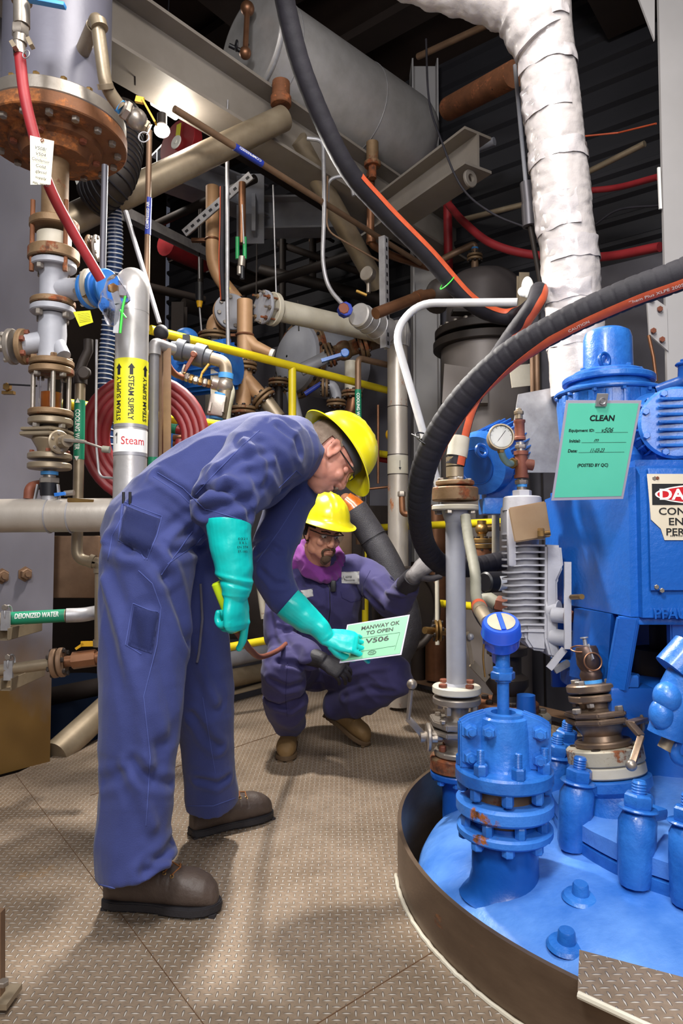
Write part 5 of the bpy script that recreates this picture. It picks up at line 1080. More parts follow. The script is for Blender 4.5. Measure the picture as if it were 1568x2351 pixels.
ca, cb = P(1112, 1337, 2.72), P(1170, 1335, 2.8); obj('body', MB().lathe(ca, cb-ca, [(0, .035), (.006, .042), (.13, .042)], 28), BLACK, t); obj('label', MB().strip([ca+(cb-ca)*.35, ca+(cb-ca)*.62], .0425, R(-35), R(50), ref=-Y), WHITE, t); obj('orange_edge', MB().strip([ca+(cb-ca)*.62, ca+(cb-ca)*.7], .0425, R(-35), R(50), ref=-Y), ORANGE, t)
t = thing('pipe_stub', 'beige wrapped stub with red brown fitting entering the gear motor', 'fitting', P(1140, 1388, 2.7)); obj('stub', MB().tube(PL((1112, 1378, 2.72), (1125, 1376, 2.7), (1142, 1388, 2.68)), .028, 16), BEIGE, t); obj('fitting', MB().hexn(P(1140, 1386, 2.68), P(1165, 1392, 2.66)-P(1140, 1386, 2.68), .034, .05), BRICK, t)
D = 2.95; q = P(1165, 1600, D)
t = thing('flange_assembly', 'rusty brown flange on pale base behind the thermometer stem', 'flange', (q.x, q.y, P(1165, 1690, D).z)); zz = lambda py: P(1165, py, D).z
obj('pale_base', MB().disc((q.x+.03, q.y, zz(1668)), Z, .15, .055), OFFW, t); bolts(t, V((q.x+.03, q.y, zz(1668)+.055)), Z, .12, 6, .02, .018, STEEL, .1); obj('brown_flange', MB().disc((q.x, q.y, zz(1632)), Z, .13, .04), BRICK and RUSTY, t); bolts(t, V((q.x, q.y, zz(1632)+.04)), Z, .1, 6, .016, .016, DIRTY, .5)
obj('valve_body', MB().lathe((q.x, q.y, zz(1615)), Z, [(0, .07), (.04, .06), (.08, .09), (.11, .09), (.13, .06), (.2, .06), (.21, .085), (.24, .085)], 28), DIRTY, t); obj('elbow', MB().tube(spline(PL((1150, 1500, D), (1135, 1440, D), (1110, 1400, D+.1), (1105, 1350, D+.2)), 8), .05), RUBBER, t)
t = thing('bent_lever', 'bronze bent lever with round knob right of the standpipe', 'lever', P(1090, 1520, 2.7)); obj('arm', MB().bar(P(1072, 1450, 2.7), P(1084, 1525, 2.7), .014, .008).bar(P(1083, 1523, 2.7), P(1118, 1560, 2.72), .03, .01), STAIN, t); obj('knob', MB().sph(P(1080, 1462, 2.68), .014), GALV, t)
pipe('hose_section', 'black hose section entering behind the gear motor', 'hose', PL((1085, 1310, 3.0), (1165, 1280, 3.05)), .05, RUBBER) if 0 else None
# ------------------------------------------------------------------ grey finned gear motor
GD = 2.42; gz = lambda py: P(1200, py, GD).z; gx_ = lambda px: P(px, 1250, GD).x
t = thing('finned_gear_motor', 'light grey vertical finned gear motor left of blue pedestal', 'motor', (gx_(1205), GD, gz(1520)))
GC = V((gx_(1200), GD, 0))
obj('top_cap', MB().lathe(GC+Z*gz(1172), Z, [(0, .07), (.045, .066), (.05, .06)], 32).lathe(GC+Z*(gz(1172)+.05), Z, [(0, .034), (.02, .034), (.022, .03)], 6), LGREY, t)
obj('core', MB().cyl(GC+Z*gz(1460), GC+Z*gz(1175), .055, n=32).box(GC+V((0, .02, gz(1200))), (.13, .1, .12), bev=.015), LGREY, t)
for k in range(16):
    py = 1224+k*14.7; z_ = gz(py); pts_ = []
    for a_ in range(0, 181, 12): pts_.append(GC+V((-.015-.058*math.sin(R(a_)), -.075*math.cos(R(a_)), z_-.006*math.sin(R(a_)))))
    pts_ = [GC+V((.055, -.078, z_-.001))]+pts_+[GC+V((.055, .078, z_))]
    obj('fin', MB().prism(pts_, Z*.0055), LGREY, t)
cx = gx_(1252)
obj('casting', MB().prism([V((gx_(1236), GD-.085, gz(1250))), V((gx_(1272), GD-.085, gz(1252))), V((gx_(1276), GD-.085, gz(1300))), V((gx_(1262), GD-.085, gz(1330))), V((gx_(1262), GD-.085, gz(1470))), V((gx_(1268), GD-.085, gz(1505))), V((gx_(1242), GD-.085, gz(1500))), V((gx_(1232), GD-.085, gz(1460)))], Y*.15, bev=.008)
    .prism([V((gx_(1192), GD-.07, gz(1432))), V((gx_(1240), GD-.07, gz(1432))), V((gx_(1240), GD-.07, gz(1490))), V((gx_(1205), GD-.07, gz(1486))), V((gx_(1190), GD-.07, gz(1462)))], Y*.12, bev=.01)
    .cyl((gx_(1250), GD-.09, gz(1405)), (gx_(1272), GD-.12, gz(1406)), .026).cyl((gx_(1250), GD-.07, gz(1455)), (gx_(1278), GD-.11, gz(1457)), .028).lathe((gx_(1252), GD-.05, gz(1395)), V((1, -.8, 0)), [(0, .045), (.03, .03)], 20), LGREY, t, ang=30)
obj('hand_wheel', MB().disc((gx_(1279), GD-.11, gz(1457)), V((.75, -.65, 0)), .03, .014, 12).disc((gx_(1285), GD-.12, gz(1457)), V((.75, -.65, 0)), .008, .008, 12), LGREY, t); bolt(t, (gx_(1268), GD-.12, gz(1406)), V((.8, -.6, 0)), .02, .03, BRICK)
obj('side_rib', MB().box((gx_(1166), GD-.05, gz(1235)), (.03, .03, .2), bev=.012), LGREY, t)
obj('cover_plate', MB().prism(PL((1166, 1166, 2.28), (1252, 1150, 2.28), (1265, 1232, 2.28), (1181, 1246, 2.28)), V((.01, .03, 0)), bev=.004), CARD, t)
obj('brass_fitting', MB().hexn(P(1234, 1225, 2.26), X-Y*.3, .018, .022).cyl(P(1245, 1225, 2.25), P(1262, 1223, 2.25), .008), BRASS, t)
obj('clamp_foot', MB().cyl((gx_(1258), GD-.06, gz(1505)), (gx_(1258), GD-.06, gz(1525)), .014).bar((gx_(1252), GD-.08, gz(1530)), (gx_(1285), GD-.08, gz(1512)), .02, .02), GALV, t)
solo('angle_bracket', MB().bar(P(1303, 1290, 2.22), P(1303, 1490, 2.22), .022, .008).bar(P(1296, 1490, 2.24), P(1260, 1535, 2.24), .02, .012), LGREY, 'pale upright flat bar between gear motor and blue pedestal', 'bar')
pipe('bronze_pin', 'short bronze pin sticking out of the blue pedestal', 'pin', PL((1312, 1371, 2.2), (1336, 1370, 2.12)), .0085, BRASS)
solo('blue_bracket', MB().box(P(1283, 1283, 2.5), (.04, .05, .1), bev=.005), BLUED, 'small blue bolted bracket behind the gear motor casting', 'bracket')
# ------------------------------------------------------------------ pressure gauge and brown cross fitting
D = 2.46; q = lambda px, py, dd=0: P(px, py, D+dd)
t = thing('pipe_cross', 'red brown pipe cross and upright nipple above the gear motor', 'fitting', q(1196, 1140))
obj('nipple', MB().cyl(q(1198, 1140), q(1197, 1100), .017).hexn(q(1197, 1112), Z, .024, .016), STEEL, t); obj('tape_band', MB().cyl(q(1198, 1118), q(1198, 1111), .0185), BLUET, t)
obj('cross', MB().cyl(q(1197, 1095), q(1196, 1038), .0225).cyl(q(1180, 1062), q(1224, 1068), .02).lathe(q(1196, 1045), Z, [(0, .026), (.014, .026)], 20).lathe(q(1197, 1098), Z, [(0, .026), (.012, .026)], 20), BRICK, t)
obj('upper_nipple', MB().cyl(q(1195, 1040), q(1194, 1015), .015).hexn(q(1195, 1030), Z, .021, .014), STEEL, t); obj('coupling', MB().lathe(q(1193, 1010), Z, [(0, .021), (.008, .0215), (.012, .018), (.06, .018), (.064, .021), (.072, .021)], 22), BRICK, t); obj('plug', MB().cyl(q(1191, 962), q(1191, 950), .014).hexn(q(1191, 952), Z, .018, .014).hexn(q(1191, 945), Z, .01, .012), STAIN, t)
gc = q(1150, 1003, -.07); ga = V((-.03, -1, .06)).normalized()
t = thing('pressure_gauge', 'round white faced pressure gauge left of the brown cross', 'gauge', q(1150, 1060))
obj('case', MB().lathe(gc, ga, [(-.045, .038), (-.04, .044), (0, .045), (.004, .047), (.008, .045), (.008, .041), (.003, .04)], 40, cap=False), STAIN, t); obj('dial', MB().disc(gc, ga, .041, .003, 36), mat('gauge_dial', '#d9d8d2', .4), t)
obj('glass', MB().disc(gc+ga*.0055, ga, .041, .001, 36), GLASS, t); obj('needle', MB().bar(gc+ga*.004+V((-.012, 0, -.016)), gc+ga*.004+V((.016, 0, .022)), .002, .0008), INK, t)
mb = MB()
for k in range(11): a_ = R(225-27*k); d_ = V((math.cos(a_), 0, math.sin(a_))); mb.bar(gc+ga*.0035+d_*.032, gc+ga*.0035+d_*.037, .0014, .0006)
obj('scale_marks', mb, INK, t); obj('stem', MB().tube(spline([q(1150, 1035, -.06), q(1156, 1052, -.05), q(1168, 1064, -.03), q(1182, 1062, 0)], 6), .012), mat('verdigris', '#7f9a92', .6, .3, '#6a7a6a', 20), t); obj('hex', MB().hexn(q(1175, 1064, -.02), q(1182, 1062)-q(1172, 1064, -.03), .02, .018).hexn(q(1150, 1030, -.06), -Z, .013, .016), BRASS, t)
# ------------------------------------------------------------------ blue TEFC motor behind the gauge
ma, mb_ = P(1100, 1068, 2.84), P(1200, 1010, 3.15); ax = (mb_-ma).normalized()
t = thing('blue_motor', 'blue finned electric motor behind the pressure gauge', 'motor', P(1130, 1160, 2.9))
f = frame(ax, Z)
mb = MB().lathe(ma, ax, [(0, .06), (.004, .1), (.02, .128), (.05, .13)], 40).cyl(ma+ax*.05, ma+ax*.3, .112, n=36)
for k in range(30):
    a_ = 2*math.pi*k/30; d_ = f[0]*math.cos(a_)+f[1]*math.sin(a_); mb.prism([ma+ax*.05+d_*.105-f[2].cross(d_)*.0028, ma+ax*.3+d_*.105-f[2].cross(d_)*.0028, ma+ax*.3+d_*.133-f[2].cross(d_)*.0028, ma+ax*.05+d_*.133-f[2].cross(d_)*.0028], f[2].cross(d_)*.0056)
obj('finned_body', mb, BLUE, t); obj('fan_cover', MB().lathe(ma-ax*.02, ax, [(0, .085), (.006, .125), (.06, .138), (.068, .134)], 40), BLUE, t)
obj('fan_grille', MB().disc(ma-ax*.022, -ax, .075, .002), BLUED, t); obj('lifting_eye', MB().torus(P(1106, 1035, 2.72), V((.5, -1, .2)), .024, .009, 24, 8), BLUED, t)
obj('foot', MB().box(P(1150, 1120, 2.95), (.16, .14, .14), bev=.01).box(P(1150, 1163, 2.9), (.17, .12, .07), bev=.01), BLUE, t)
pipe('grey_conduit_tube', 'thin white post with arrows below the blue motor', 'tube', PL((1138, 1180, 3.2), (1138, 1300, 3.2)), .018, OFFW)
# ------------------------------------------------------------------ blue drive pedestal
BX = P(1453, 1200, 1.95).x; z1 = P(1453, 1052, 1.95).z; z0 = P(1453, 1436, 1.95).z; BYF = 1.95
t = thing('drive_pedestal', 'tall bright blue drive pedestal box, right', 'pedestal', (BX+.35, 2.3, .25))
foot = lambda z: [V((BX, BYF, z)), V((BX+.8, BYF-.02, z)), V((BX+.8, BYF+.7, z)), V((BX-.075, BYF+.62, z))]
lo = foot(z0); hi = [q+Z*(z1-z0) for q in lo]
b2 = bmesh.new(); vl = [b2.verts.new(q) for q in lo]; vh = [b2.verts.new(q) for q in hi]
# top-left corner is cut back as a slope
vh[0].co += V((.0, .0, 0)); vh[3].co.z -= .06
b2.faces.new(vl[::-1]); b2.faces.new(vh)
for k in range(4): b2.faces.new((vl[k], vl[(k+1) % 4], vh[(k+1) % 4], vh[k]))
bmesh.ops.bevel(b2, geom=list(b2.edges), offset=.022, segments=4, affect='EDGES')
obj('box', MB().add(b2), mat('blue_box_paint', '#1258b0', .36, 0, '#1a64bc', 3, .6, .45, 45, '#9a6236', .81, 30, coat=.3), t, ang=50)
bo = [V((BX+.02, BYF-.0105, z)) for z in (0,)]
obj('access_panel', MB().box((BX+.33, BYF-.012, (z0+z1)/2+.035), (.58, .008, z1-z0-.13), bev=.003), MC['blue_box_paint'], t)
for z_ in (z1-.06, z0+.11, z0+.1): bolt(t, (BX+.055 if z_ > z0+.105 else BX+.07, BYF-.016, z_), -Y, .007, .005, STEEL)
for px, py in ((1424, 1283), (1416, 1412)): obj('drilled_hole', MB().disc(P(px, py, 2.0)+X*.0, V((-1, -.12, 0)), .006, .012), BLACK, t) if 0 else None
text(t, 'PFAUDLER', (BX+.145, BYF-.012, z0+.035), X, Z, MC['blue_box_paint'], w=.19, h=.03, bold=.01, name='raised_lettering', th=8)
# legs, gusset and base ring
PB = P(1453, 1590, 2.0).z
obj('leg', MB().prism([V((BX-.035, BYF+.03, z0+.02)), V((BX+.01, BYF-.0, z0+.02)), V((BX-.005, BYF+.06, PB)), V((BX-.05, BYF+.1, PB))], V((.015, .05, 0)), bev=.004).prism([V((BX+.01, BYF+.02, z0+.02)), V((BX-.01, BYF+.07, PB)), V((BX-.01, BYF+.2, PB)), V((BX+.01, BYF+.2, z0+.02))], V((.015, 0, 0))), MC['blue_box_paint'], t)
obj('gusset', MB().prism([V((BX-.07, BYF+.3, z0+.02)), V((BX-.02, BYF+.12, z0+.02)), V((BX-.03, BYF+.14, PB)), V((BX-.09, BYF+.3, PB))], V((.04, .03, 0))), BLUED, t)
obj('leg', MB().prism([V((BX+.12, BYF+.04, z0+.02)), V((BX+.3, BYF, z0+.02)), V((BX+.3, BYF+.04, PB)), V((BX+.14, BYF+.08, PB))], V((0, .03, 0)), bev=.004), MC['blue_box_paint'], t)
obj('base_ring', MB().lathe((BX+.28, BYF+.42, PB-.05), Z, [(0, .32), (.0, .345), (.05, .345), (.055, .335), (.055, .2)], 60, cap=False), BLUED, t)
obj('base_lug', MB().box((BX+.02, BYF+.12, PB-.04), (.13, .1, .1), bev=.012), BLUED, t); bolt(t, (BX+.02, BYF+.1, PB+.01), Z, .034, .035, BLUE)
obj('drive_shaft', MB().cyl((BX+.25, BYF+.35, .15), (BX+.25, BYF+.35, z0+.05), .05).cyl((BX+.25, BYF+.35, PB), (BX+.25, BYF+.35, PB+.08), .1), DIRTY, t)
obj('rear_panel', MB().box((BX+.25, BYF+.62, (PB+z0)/2), (.6, .02, z0-PB+.2)), BLUED, t)
obj('skirt', MB().cyl((BX+.28, BYF+.42, .1), (BX+.28, BYF+.42, PB-.04), .235, n=40), BLUED, t)
solo('blue_side_nozzle', MB().lathe((.70, 2.62, .03), Z, [(0, .075), (.1, .07), (.2, .06), (.23, .064), (.25, .04), (.4, .034)], 28), BLUED, 'dark blue bottle shaped nozzle behind the furthest clamp', 'nozzle')
# danger sign
sl = BX+.035; sw = .42; st_ = P(1476, 1088, BYF-.02).z; sb = P(1476, 1240, BYF-.02).z; sy_ = BYF-.02
t = thing('danger_sign', 'DANGER confined space sign screwed to the blue pedestal', 'sign', (sl+sw/2, sy_, sb))
obj('panel', MB().prism([V((sl, sy_, st_)), V((sl+sw, sy_, st_)), V((sl+sw, sy_, sb)), V((sl+.045, sy_, sb)), V((sl+.035, sy_, sb+.032)), V((sl+.008, sy_, sb+.058))], Y*.003), SIGNW, t)
h_ = st_-sb
obj('black_header', MB().box((sl+.012+.2, sy_-.0006, st_-h_*.31), (.4, .0008, h_*.32)), INK, t)
ocx = sl+.21; ocz = st_-h_*.31
obj('white_oval', MB().lathe((ocx, sy_-.001, ocz), -Y, [(0, 1), (.0006, 1)], 56, ref=X, sc=(.19, .031)), WHITE, t); obj('red_oval', MB().lathe((ocx, sy_-.0017, ocz), -Y, [(0, 1), (.0006, 1)], 56, ref=X, sc=(.184, .0265)), mat('sign_red', '#c81e28', .4), t)
text(t, 'DANGER', (sl+.135, sy_-.0025, ocz), X, Z, WHITE, w=.205, h=.032, bold=.03, name='lettering')
for k, (s_, x0_, w_) in enumerate((('CONFINED SPACE', .025, .275), ('ENTER BY', .053, .155), ('PERMIT ONLY', .045, .205))): text(t, s_, (sl+x0_+w_/2+.005, sy_-.001, st_-h_*(.565+.155*k)), X, Z, INK, w=w_, h=.0205, bold=.012, name='lettering')
text(t, 'SEE POSTED INSTRUCTIONS BEFORE ENTRY', (sl+.16, sy_-.001, sb+.012), X, Z, INK, w=.2, h=.003, name='small_print')
bolt(t, (sl+.028, sy_, st_-.012), -Y, .005, .003, BRICK)
# ------------------------------------------------------------------ gear head on top of the pedestal
GX, GY = P(1396, 860, 2.3).x, 2.3; gp_ = lambda z, dx=0, dy=0: V((GX+dx, GY+dy, z)); zg = lambda py: P(1396, py, GY).z
t = thing('gear_reducer', 'blue gear reducer with domed cap and round housing on pedestal', 'gearbox', gp_(z1))
zt = zg(756)
obj('dome_cap', MB().lathe(gp_(zg(862)), Z, [(0, .081), (zt-zg(862)-.035, .079), (zt-zg(862)-.015, .073), (zt-zg(862)-.004, .055), (zt-zg(862), .02), (zt-zg(862)+.001, .001)], 44, cap=False), LBLUE if 0 else BLUE, t)
obj('cap_flange', MB().disc(gp_(zg(872)), Z, .118, .022, 44).disc(gp_(zg(884)), Z, .15, .022, 44), BLUE, t); bolts(t, gp_(zg(872)+.022), Z, .1, 8, .009, .01, BLUE, .3)
obj('lifting_eye', MB().torus(gp_(zg(842), -.045, -.085), V((.5, -1, 0)), .022, .0065, 28, 10).cyl(gp_(zg(866), -.045, -.085), gp_(zg(854), -.045, -.085), .009), BLUED, t)
mb = MB().lathe(gp_(z1+.005), Z, [(0, .16), (.03, .17), (.06, .158), (zg(935)-z1, .17), (zg(910)-z1, .165), (zg(898)-z1, .14), (zg(886)-z1, .13)], 48)
obj('housing', mb, BLUE, t, ang=40)
obj('housing_rim', MB().disc(gp_(zg(912)), Z, .178, .014, 48), BLUE, t); bolts(t, gp_(zg(912)), -Z, .168, 12, .009, .01, BLUE, .1)
for k in range(9): a_ = R(195+k*18); d_ = V((math.cos(a_), math.sin(a_), 0)); obj('housing_rib', MB().bar(gp_(z1+.03)+d_*.165, gp_(zg(915))+d_*.168, .012, .02, ref=d_, bev=.003), BLUE, t)
obj('filler_elbow', MB().tube(fillet([gp_(zg(920), .1, -.14), gp_(zg(905), .17, -.18), gp_(zg(880), .172, -.18), gp_(zg(868), .172, -.18)], .05), .022, 18).disc(gp_(zg(872), .172, -.18), Z, .03, .01).hexn(gp_(zg(866), .172, -.18), Z, .016, .012), BLUED, t)
ma = V((BX+.055, 2.03, zg(975)-.0)); ax = V((.42, -.9, .0)).normalized()
ma = P(1478, 975, 2.12)
obj('motor_housing', MB().cyl(gp_(zg(975), .03, -.02), ma+X*.06, .1, n=32), BLUE, t)
mc = P(1552, 972, 2.02); ax = V((-.25, -1, 0)).normalized()
t = thing('worm_motor', 'blue finned worm drive motor cropped by the right edge', 'motor', mc-Z*.12)
obj('end_cover', MB().disc(mc, ax, .108, .02, 44, bev=.008), BLUE, t); bolts(t, mc+ax*.02, ax, .094, 8, .011, .01, BLUE, .4)
mb = MB()
for k in range(7): z_ = (k-3)*.023; mb.box(mc+ax*.024+Z*z_-X*.02, (.075, .012, .009), ax=Z, ref=X, bev=.003)
obj('cover_rib', mb, BLUE, t)
obj('body', MB().cyl(mc-ax*.2, mc, .092, n=36), BLUE, t)
mb = MB(); f = frame(ax, Z)
for k in range(26):
    a_ = 2*math.pi*k/26; d_ = f[0]*math.cos(a_)+f[1]*math.sin(a_); s_ = f[2].cross(d_)
    mb.prism([mc-ax*.16+d_*.085-s_*.003, mc-ax*.02+d_*.085-s_*.003, mc-ax*.02+d_*.112-s_*.003, mc-ax*.16+d_*.112-s_*.003], s_*.006)
obj('body_fin', mb, BLUED, t); obj('mounting_foot', MB().box((mc.x+.05, mc.y+.1, z1+.02), (.2, .15, .035), bev=.006), BLUED, t)
# clean sign hanging in front
TL = P(1300, 919, 1.80); e1 = V((.215, .035, .007)); e2 = V((-.046, .10, -.25))
e1.normalize(); e2 = (e2-e1*e2.dot(e1)).normalized(); Wd, Ht = .219, .283
t = thing('clean_notice', 'mint green CLEAN notice clipped to the gear reducer', 'notice', TL+e2*Ht)
q = [TL, TL+e1*Wd, TL+e1*Wd+e2*Ht, TL+e2*Ht]; nn = e1.cross(-e2)
obj('laminate', MB().prism(q, -nn*.0012), LAMI, t)
g_ = lambda x, y: TL+e1*x+e2*y+nn*.0009
obj('sheet', MB().prism([g_(.007, .008), g_(Wd-.008, .008), g_(Wd-.008, Ht-.009), g_(.007, Ht-.009)], -nn*.0006), MINT, t)
tx_ = lambda s_, x, y, w_, h_, m=INK, b=.0, sh=0: text(t, s_, g_(x, y)+nn*.0006, e1, -e2, m, w=w_, h=h_, bold=b, shear=sh, name='lettering', th=.4)
tx_('CLEAN', .111, .048, .072, .0165, b=.03); tx_('Equipment ID:', .057, .083, .074, .0105, b=.02); tx_('Initial:', .042, .111, .032, .009, b=.02); tx_('Date:', .040, .139, .027, .009, b=.02); tx_('(POSTED BY QC)', .107, .182, .092, .012, b=.02)
tx_('v506', .133, .081, .034, .013, sh=.35); tx_('m', .105, .110, .014, .007, sh=.4); tx_('11-03-23', .113, .138, .042, .011, sh=.4)
mb = MB()
for x0_, x1_, y_ in ((.098, .195, .088), (.062, .195, .116), (.058, .195, .144)): mb.bar(g_(x0_, y_)+nn*.0004, g_(x1_, y_)+nn*.0004, .0006, .0004)
obj('rule_line', mb, INK, t)
obj('clip', MB().box(g_(.099, -.002)+nn*.004, (.03, .034, .006), ax=nn, ref=e1).disc(g_(.099, .0)+nn*.007, nn, .009, .002), GALV, t)
# ------------------------------------------------------------------ tilted relief valve stack
b0 = P(1400, 1790, 2.06); tp = P(1344, 1480, 2.12); ax = (tp-b0).normalized(); L_ = (tp-b0).length
rv = lambda h: b0+ax*h
zs = L_/310.
sd = frame(ax, Y)[0]; rt = ax.cross(sd); rt = rt if rt.x > 0 else -rt
t = thing('tilted_nozzle', 'blue flange collar on vessel cover below the tilted valve', 'nozzle', rv(-.06)); obj('collar', MB().lathe(rv(-.09), ax, [(0, .12), (.06, .105), (.075, .118), (.1, .118), (.104, .11)], 44), BLUE, t)
t = thing('spacer_flange', 'thick off-white flange pair under the tilted bronze valve', 'flange', rv(.02)); obj('lower_flange', MB().disc(rv(.018), ax, .108, .032, 48), OFFW, t); obj('upper_flange', MB().disc(rv(.052), ax, .110, .045, 48), GREYP if 0 else mat('rusty_offwhite', '#b4ad9c', .5, .1, '#9a917e', 7, .6, .2, 60, '#8a4e2a', .56, 6), t)
for k in range(4): a_ = .6+k*1.57; obj('bolt_hole', MB().disc(rv(.0965)+(sd*math.cos(a_)+rt*math.sin(a_))*.088, ax, .013, .0015, 16), DIRTY, t)
t = thing('ball_valve', 'bronze tilted ball valve with bent ball-ended lever on vessel cover', 'valve', rv(.1))
BZ = mat('bronze_steel', '#8d7866', .4, .75, '#6f5c4c', 9, .6, .15, 70)
obj('lower_flange', MB().disc(rv(.097), ax, .082, .018, 40), BZ, t); obj('body', MB().lathe(rv(.11), ax, [(0, .06), (.02, .055), (.045, .07), (.075, .072), (.1, .05), (.125, .05)], 36), BZ, t)
obj('body_flange', MB().prism([rv(.165)+rt*x_-sd*y_ for x_, y_ in ((-.085, .04), (-.03, .085), (.05, .085), (.092, .02), (.092, -.06), (-.085, -.06))], ax*.016, bev=.004).prism([rv(.185)+rt*x_-sd*y_ for x_, y_ in ((-.085, .04), (-.03, .085), (.05, .085), (.092, .02), (.092, -.06), (-.085, -.06))], ax*.016, bev=.004), BZ, t)
for x_, y_ in ((-.072, .035), (.04, .07)): bolt(t, rv(.201)+rt*x_-sd*y_, ax, .014, .014, STEEL)
obj('upper_flange', MB().disc(rv(.228), ax, .078, .022, 40), BZ, t); obj('blind_flange', MB().disc(rv(.256), ax, .079, .024, 40), BZ, t); bolts(t, rv(.28), ax, .06, 4, .015, .012, STEEL, .6); bolts(t, rv(.228), -ax, .06, 4, .012, .014, STEEL, .6)
sp_ = rv(.165)+rt*.095-sd*.03
obj('stem_plate', MB().disc(sp_, rt, .042, .014, 28).cyl(sp_-rt*.06, sp_+rt*.05, .018).cyl(sp_+rt*.03, sp_+rt*.055, .012), BZ, t)
k0_ = P(1436, 1625, 1.93); k1_ = P(1446, 1660, 1.9); k2_ = P(1472, 1690, 1.86); k3_ = P(1452, 1752, 1.8)
obj('lever', MB().bar(sp_+rt*.035, k1_, .012, .026, bev=.003).bar(k1_, k2_, .012, .022, bev=.003).bar(k2_, k3_, .011, .018, bev=.003), BZ, t); obj('knob', MB().sph(P(1449, 1757, 1.795), .0145), STEEL, t)
t = thing('relief_valve', 'small dark relief valve with pull rings on the bronze blind flange', 'valve', rv(.28)); obj('tape_band', MB().cyl(rv(.278), rv(.295), .03), BLUET, t)
obj('body', MB().lathe(rv(.29), ax, [(0, .03), (.015, .034), (.03, .028), (.05, .036), (.09, .034), (.1, .03), (.103, .012)], 28), mat('dark_bronze', '#5d4a42', .4, .7, '#4a3a34', 9), t); obj('pull_tab', MB().bar(rv(.395)-sd*.02, rv(.35)-sd*.04, .014, .004), GALV, t)
obj('ring', MB().torus(rv(.345)-sd*.04, -sd, .026, .0025, 28, 6), COPPER, t); obj('ring', MB().torus(rv(.385)-rt*.02, ax*.8-sd*.3, .026, .0025, 28, 6), COPPER, t); obj('stem', MB().cyl(rv(.39), rv(.415), .006).disc(rv(.415), ax, .012, .004), GALV, t)
# right-edge blue valve bodies
D = 1.75; q = P(1555, 1625, D)
t = thing('blue_clamp_assembly', 'blue rounded clamp arm cropped by the right edge', 'clamp', q-Z*.2)
obj('arm', MB().tube(PL((1590, 1520, D), (1558, 1580, D), (1540, 1650, D), (1528, 1690, D)), .045, 18).sph(P(1532, 1600, D-.02), .035, (1, 1, 1.1)).sph(P(1518, 1640, D-.02), .03, (1, 1, 1.3)).cyl(P(1590, 1490, D), P(1545, 1540, D), .05), BLUE, t, ang=60)
obj('pin', MB().cyl(P(1540, 1690, D), P(1525, 1720, D), .018), STAIN, t); obj('hook', MB().torus(P(1570, 1720, D), V((.3, -1, 0)), .03, .014), BLUE, t)
# ================================================================== PEOPLE
CLOTH = mat('navy_coverall_cloth', '#303a76', .85, 0, '#252e62', 6, .7, .35, 420, sheen=.15)
CLOTH2 = mat('dark_coverall_cloth', '#3a3566', .88, 0, '#2e2a56', 6, .7, .35, 420, sheen=.12)
SEAM = mat('seam_thread', '#434e8a', .9); SEAM2 = mat('seam_thread_dark', '#262250', .9)
GLOVE = mat('turquoise_glove', '#10c4bc', .34, 0, '#0cb4ae', 6, .5, .12, 90)
BGLOVE = mat('black_work_glove', '#1c1a20', .6, 0, '#2a282e', 20, .5, .3, 120); GGLOVE = mat('grey_glove_palm', '#625d5d', .6, 0, '#4c4748', 14, .5, .3, 90)
SKIN = mat('skin', '#d79a86', .5, 0, '#c98672', 16, .6, .12, 160, sss=.12); SKIN2 = mat('skin_tanned', '#cf967c', .5, 0, '#bb8068', 16, .6, .12, 160, sss=.12)
HAIR = mat('grey_brown_hair', '#8a7868', .75, 0, '#5e4a3c', 40, .7, .6, 260); BEARD = mat('brown_beard', '#43301f', .85, 0, '#6a5440', 60, .7, .7, 320)
KNIT = mat('black_knit', '#121015', .9, 0, bump=.5, bscale=300); PURP = mat('purple_hoodie', '#7d2f86', .85, 0, '#672470', 7, .6, .3, 300, sheen=.2)
BOOTD = mat('worn_dark_leather', '#54463e', .55, 0, '#3a2f2a', 7, .7, .4, 90, '#7a6454', .66, 9); SOLED = mat('black_boot_sole', '#1d1a1e', .7, 0, bump=.3, bscale=120)
BOOTT = mat('tan_boot_leather', '#7d6038', .7, 0, '#614a2a', 8, .7, .35, 90); SOLET = mat('brown_boot_sole', '#5a4630', .75, 0)
LACE = mat('orange_brown_lace', '#8a5428', .7); EYE = mat('eye_white', '#e8e2dc', .3); IRIS = mat('iris', '#3a2a20', .3); LENS = mat('safety_lens', '#e8eef4', .04, 0, trans=1)
LIPS = mat('lips', '#a4604f', .5)
def limb(mb, pts, rad, side=None, flat=1.0, n=20, k=5, caps=True, endcap=True):
    pts = [V(p) for p in pts]; ps = spline(pts, k); N_ = len(ps)
    def rr(i, arr):
        u = i/(N_-1)*(len(arr)-1); a = min(int(u), len(arr)-2); f = u-a; f = f*f*(3-2*f); return arr[a]*(1-f)+arr[a+1]*f
    fl_ = flat if isinstance(flat, (list, tuple)) else [flat]*len(pts)
    rs = []
    for i, p in enumerate(ps):
        t_ = (ps[min(i+1, N_-1)]-ps[max(i-1, 0)]).normalized(); a, b, _ = frame(t_, side)
        r_ = rr(i, rad); rs.append((p, a, b, r_, r_*rr(i, fl_), t_))
    rings = []
    if caps:
        p, a, b, ra, rb, t_ = rs[0]
        for q, s_ in ((.55, .45), (.38, .8)): rings.append(mb.ring(p-t_*min(ra, rb)*q, a, b, ra*s_, rb*s_, n))
    for p, a, b, ra, rb, t_ in rs: rings.append(mb.ring(p, a, b, ra, rb, n))
    if caps and endcap:
        p, a, b, ra, rb, t_ = rs[-1]
        for q, s_ in ((.38, .8), (.55, .45)): rings.append(mb.ring(p+t_*min(ra, rb)*q, a, b, ra*s_, rb*s_, n))
    for x, y in zip(rings, rings[1:]): mb.join(x, y)
    mb.bm.faces.new(rings[0][::-1]); mb.bm.faces.new(rings[-1]); return mb
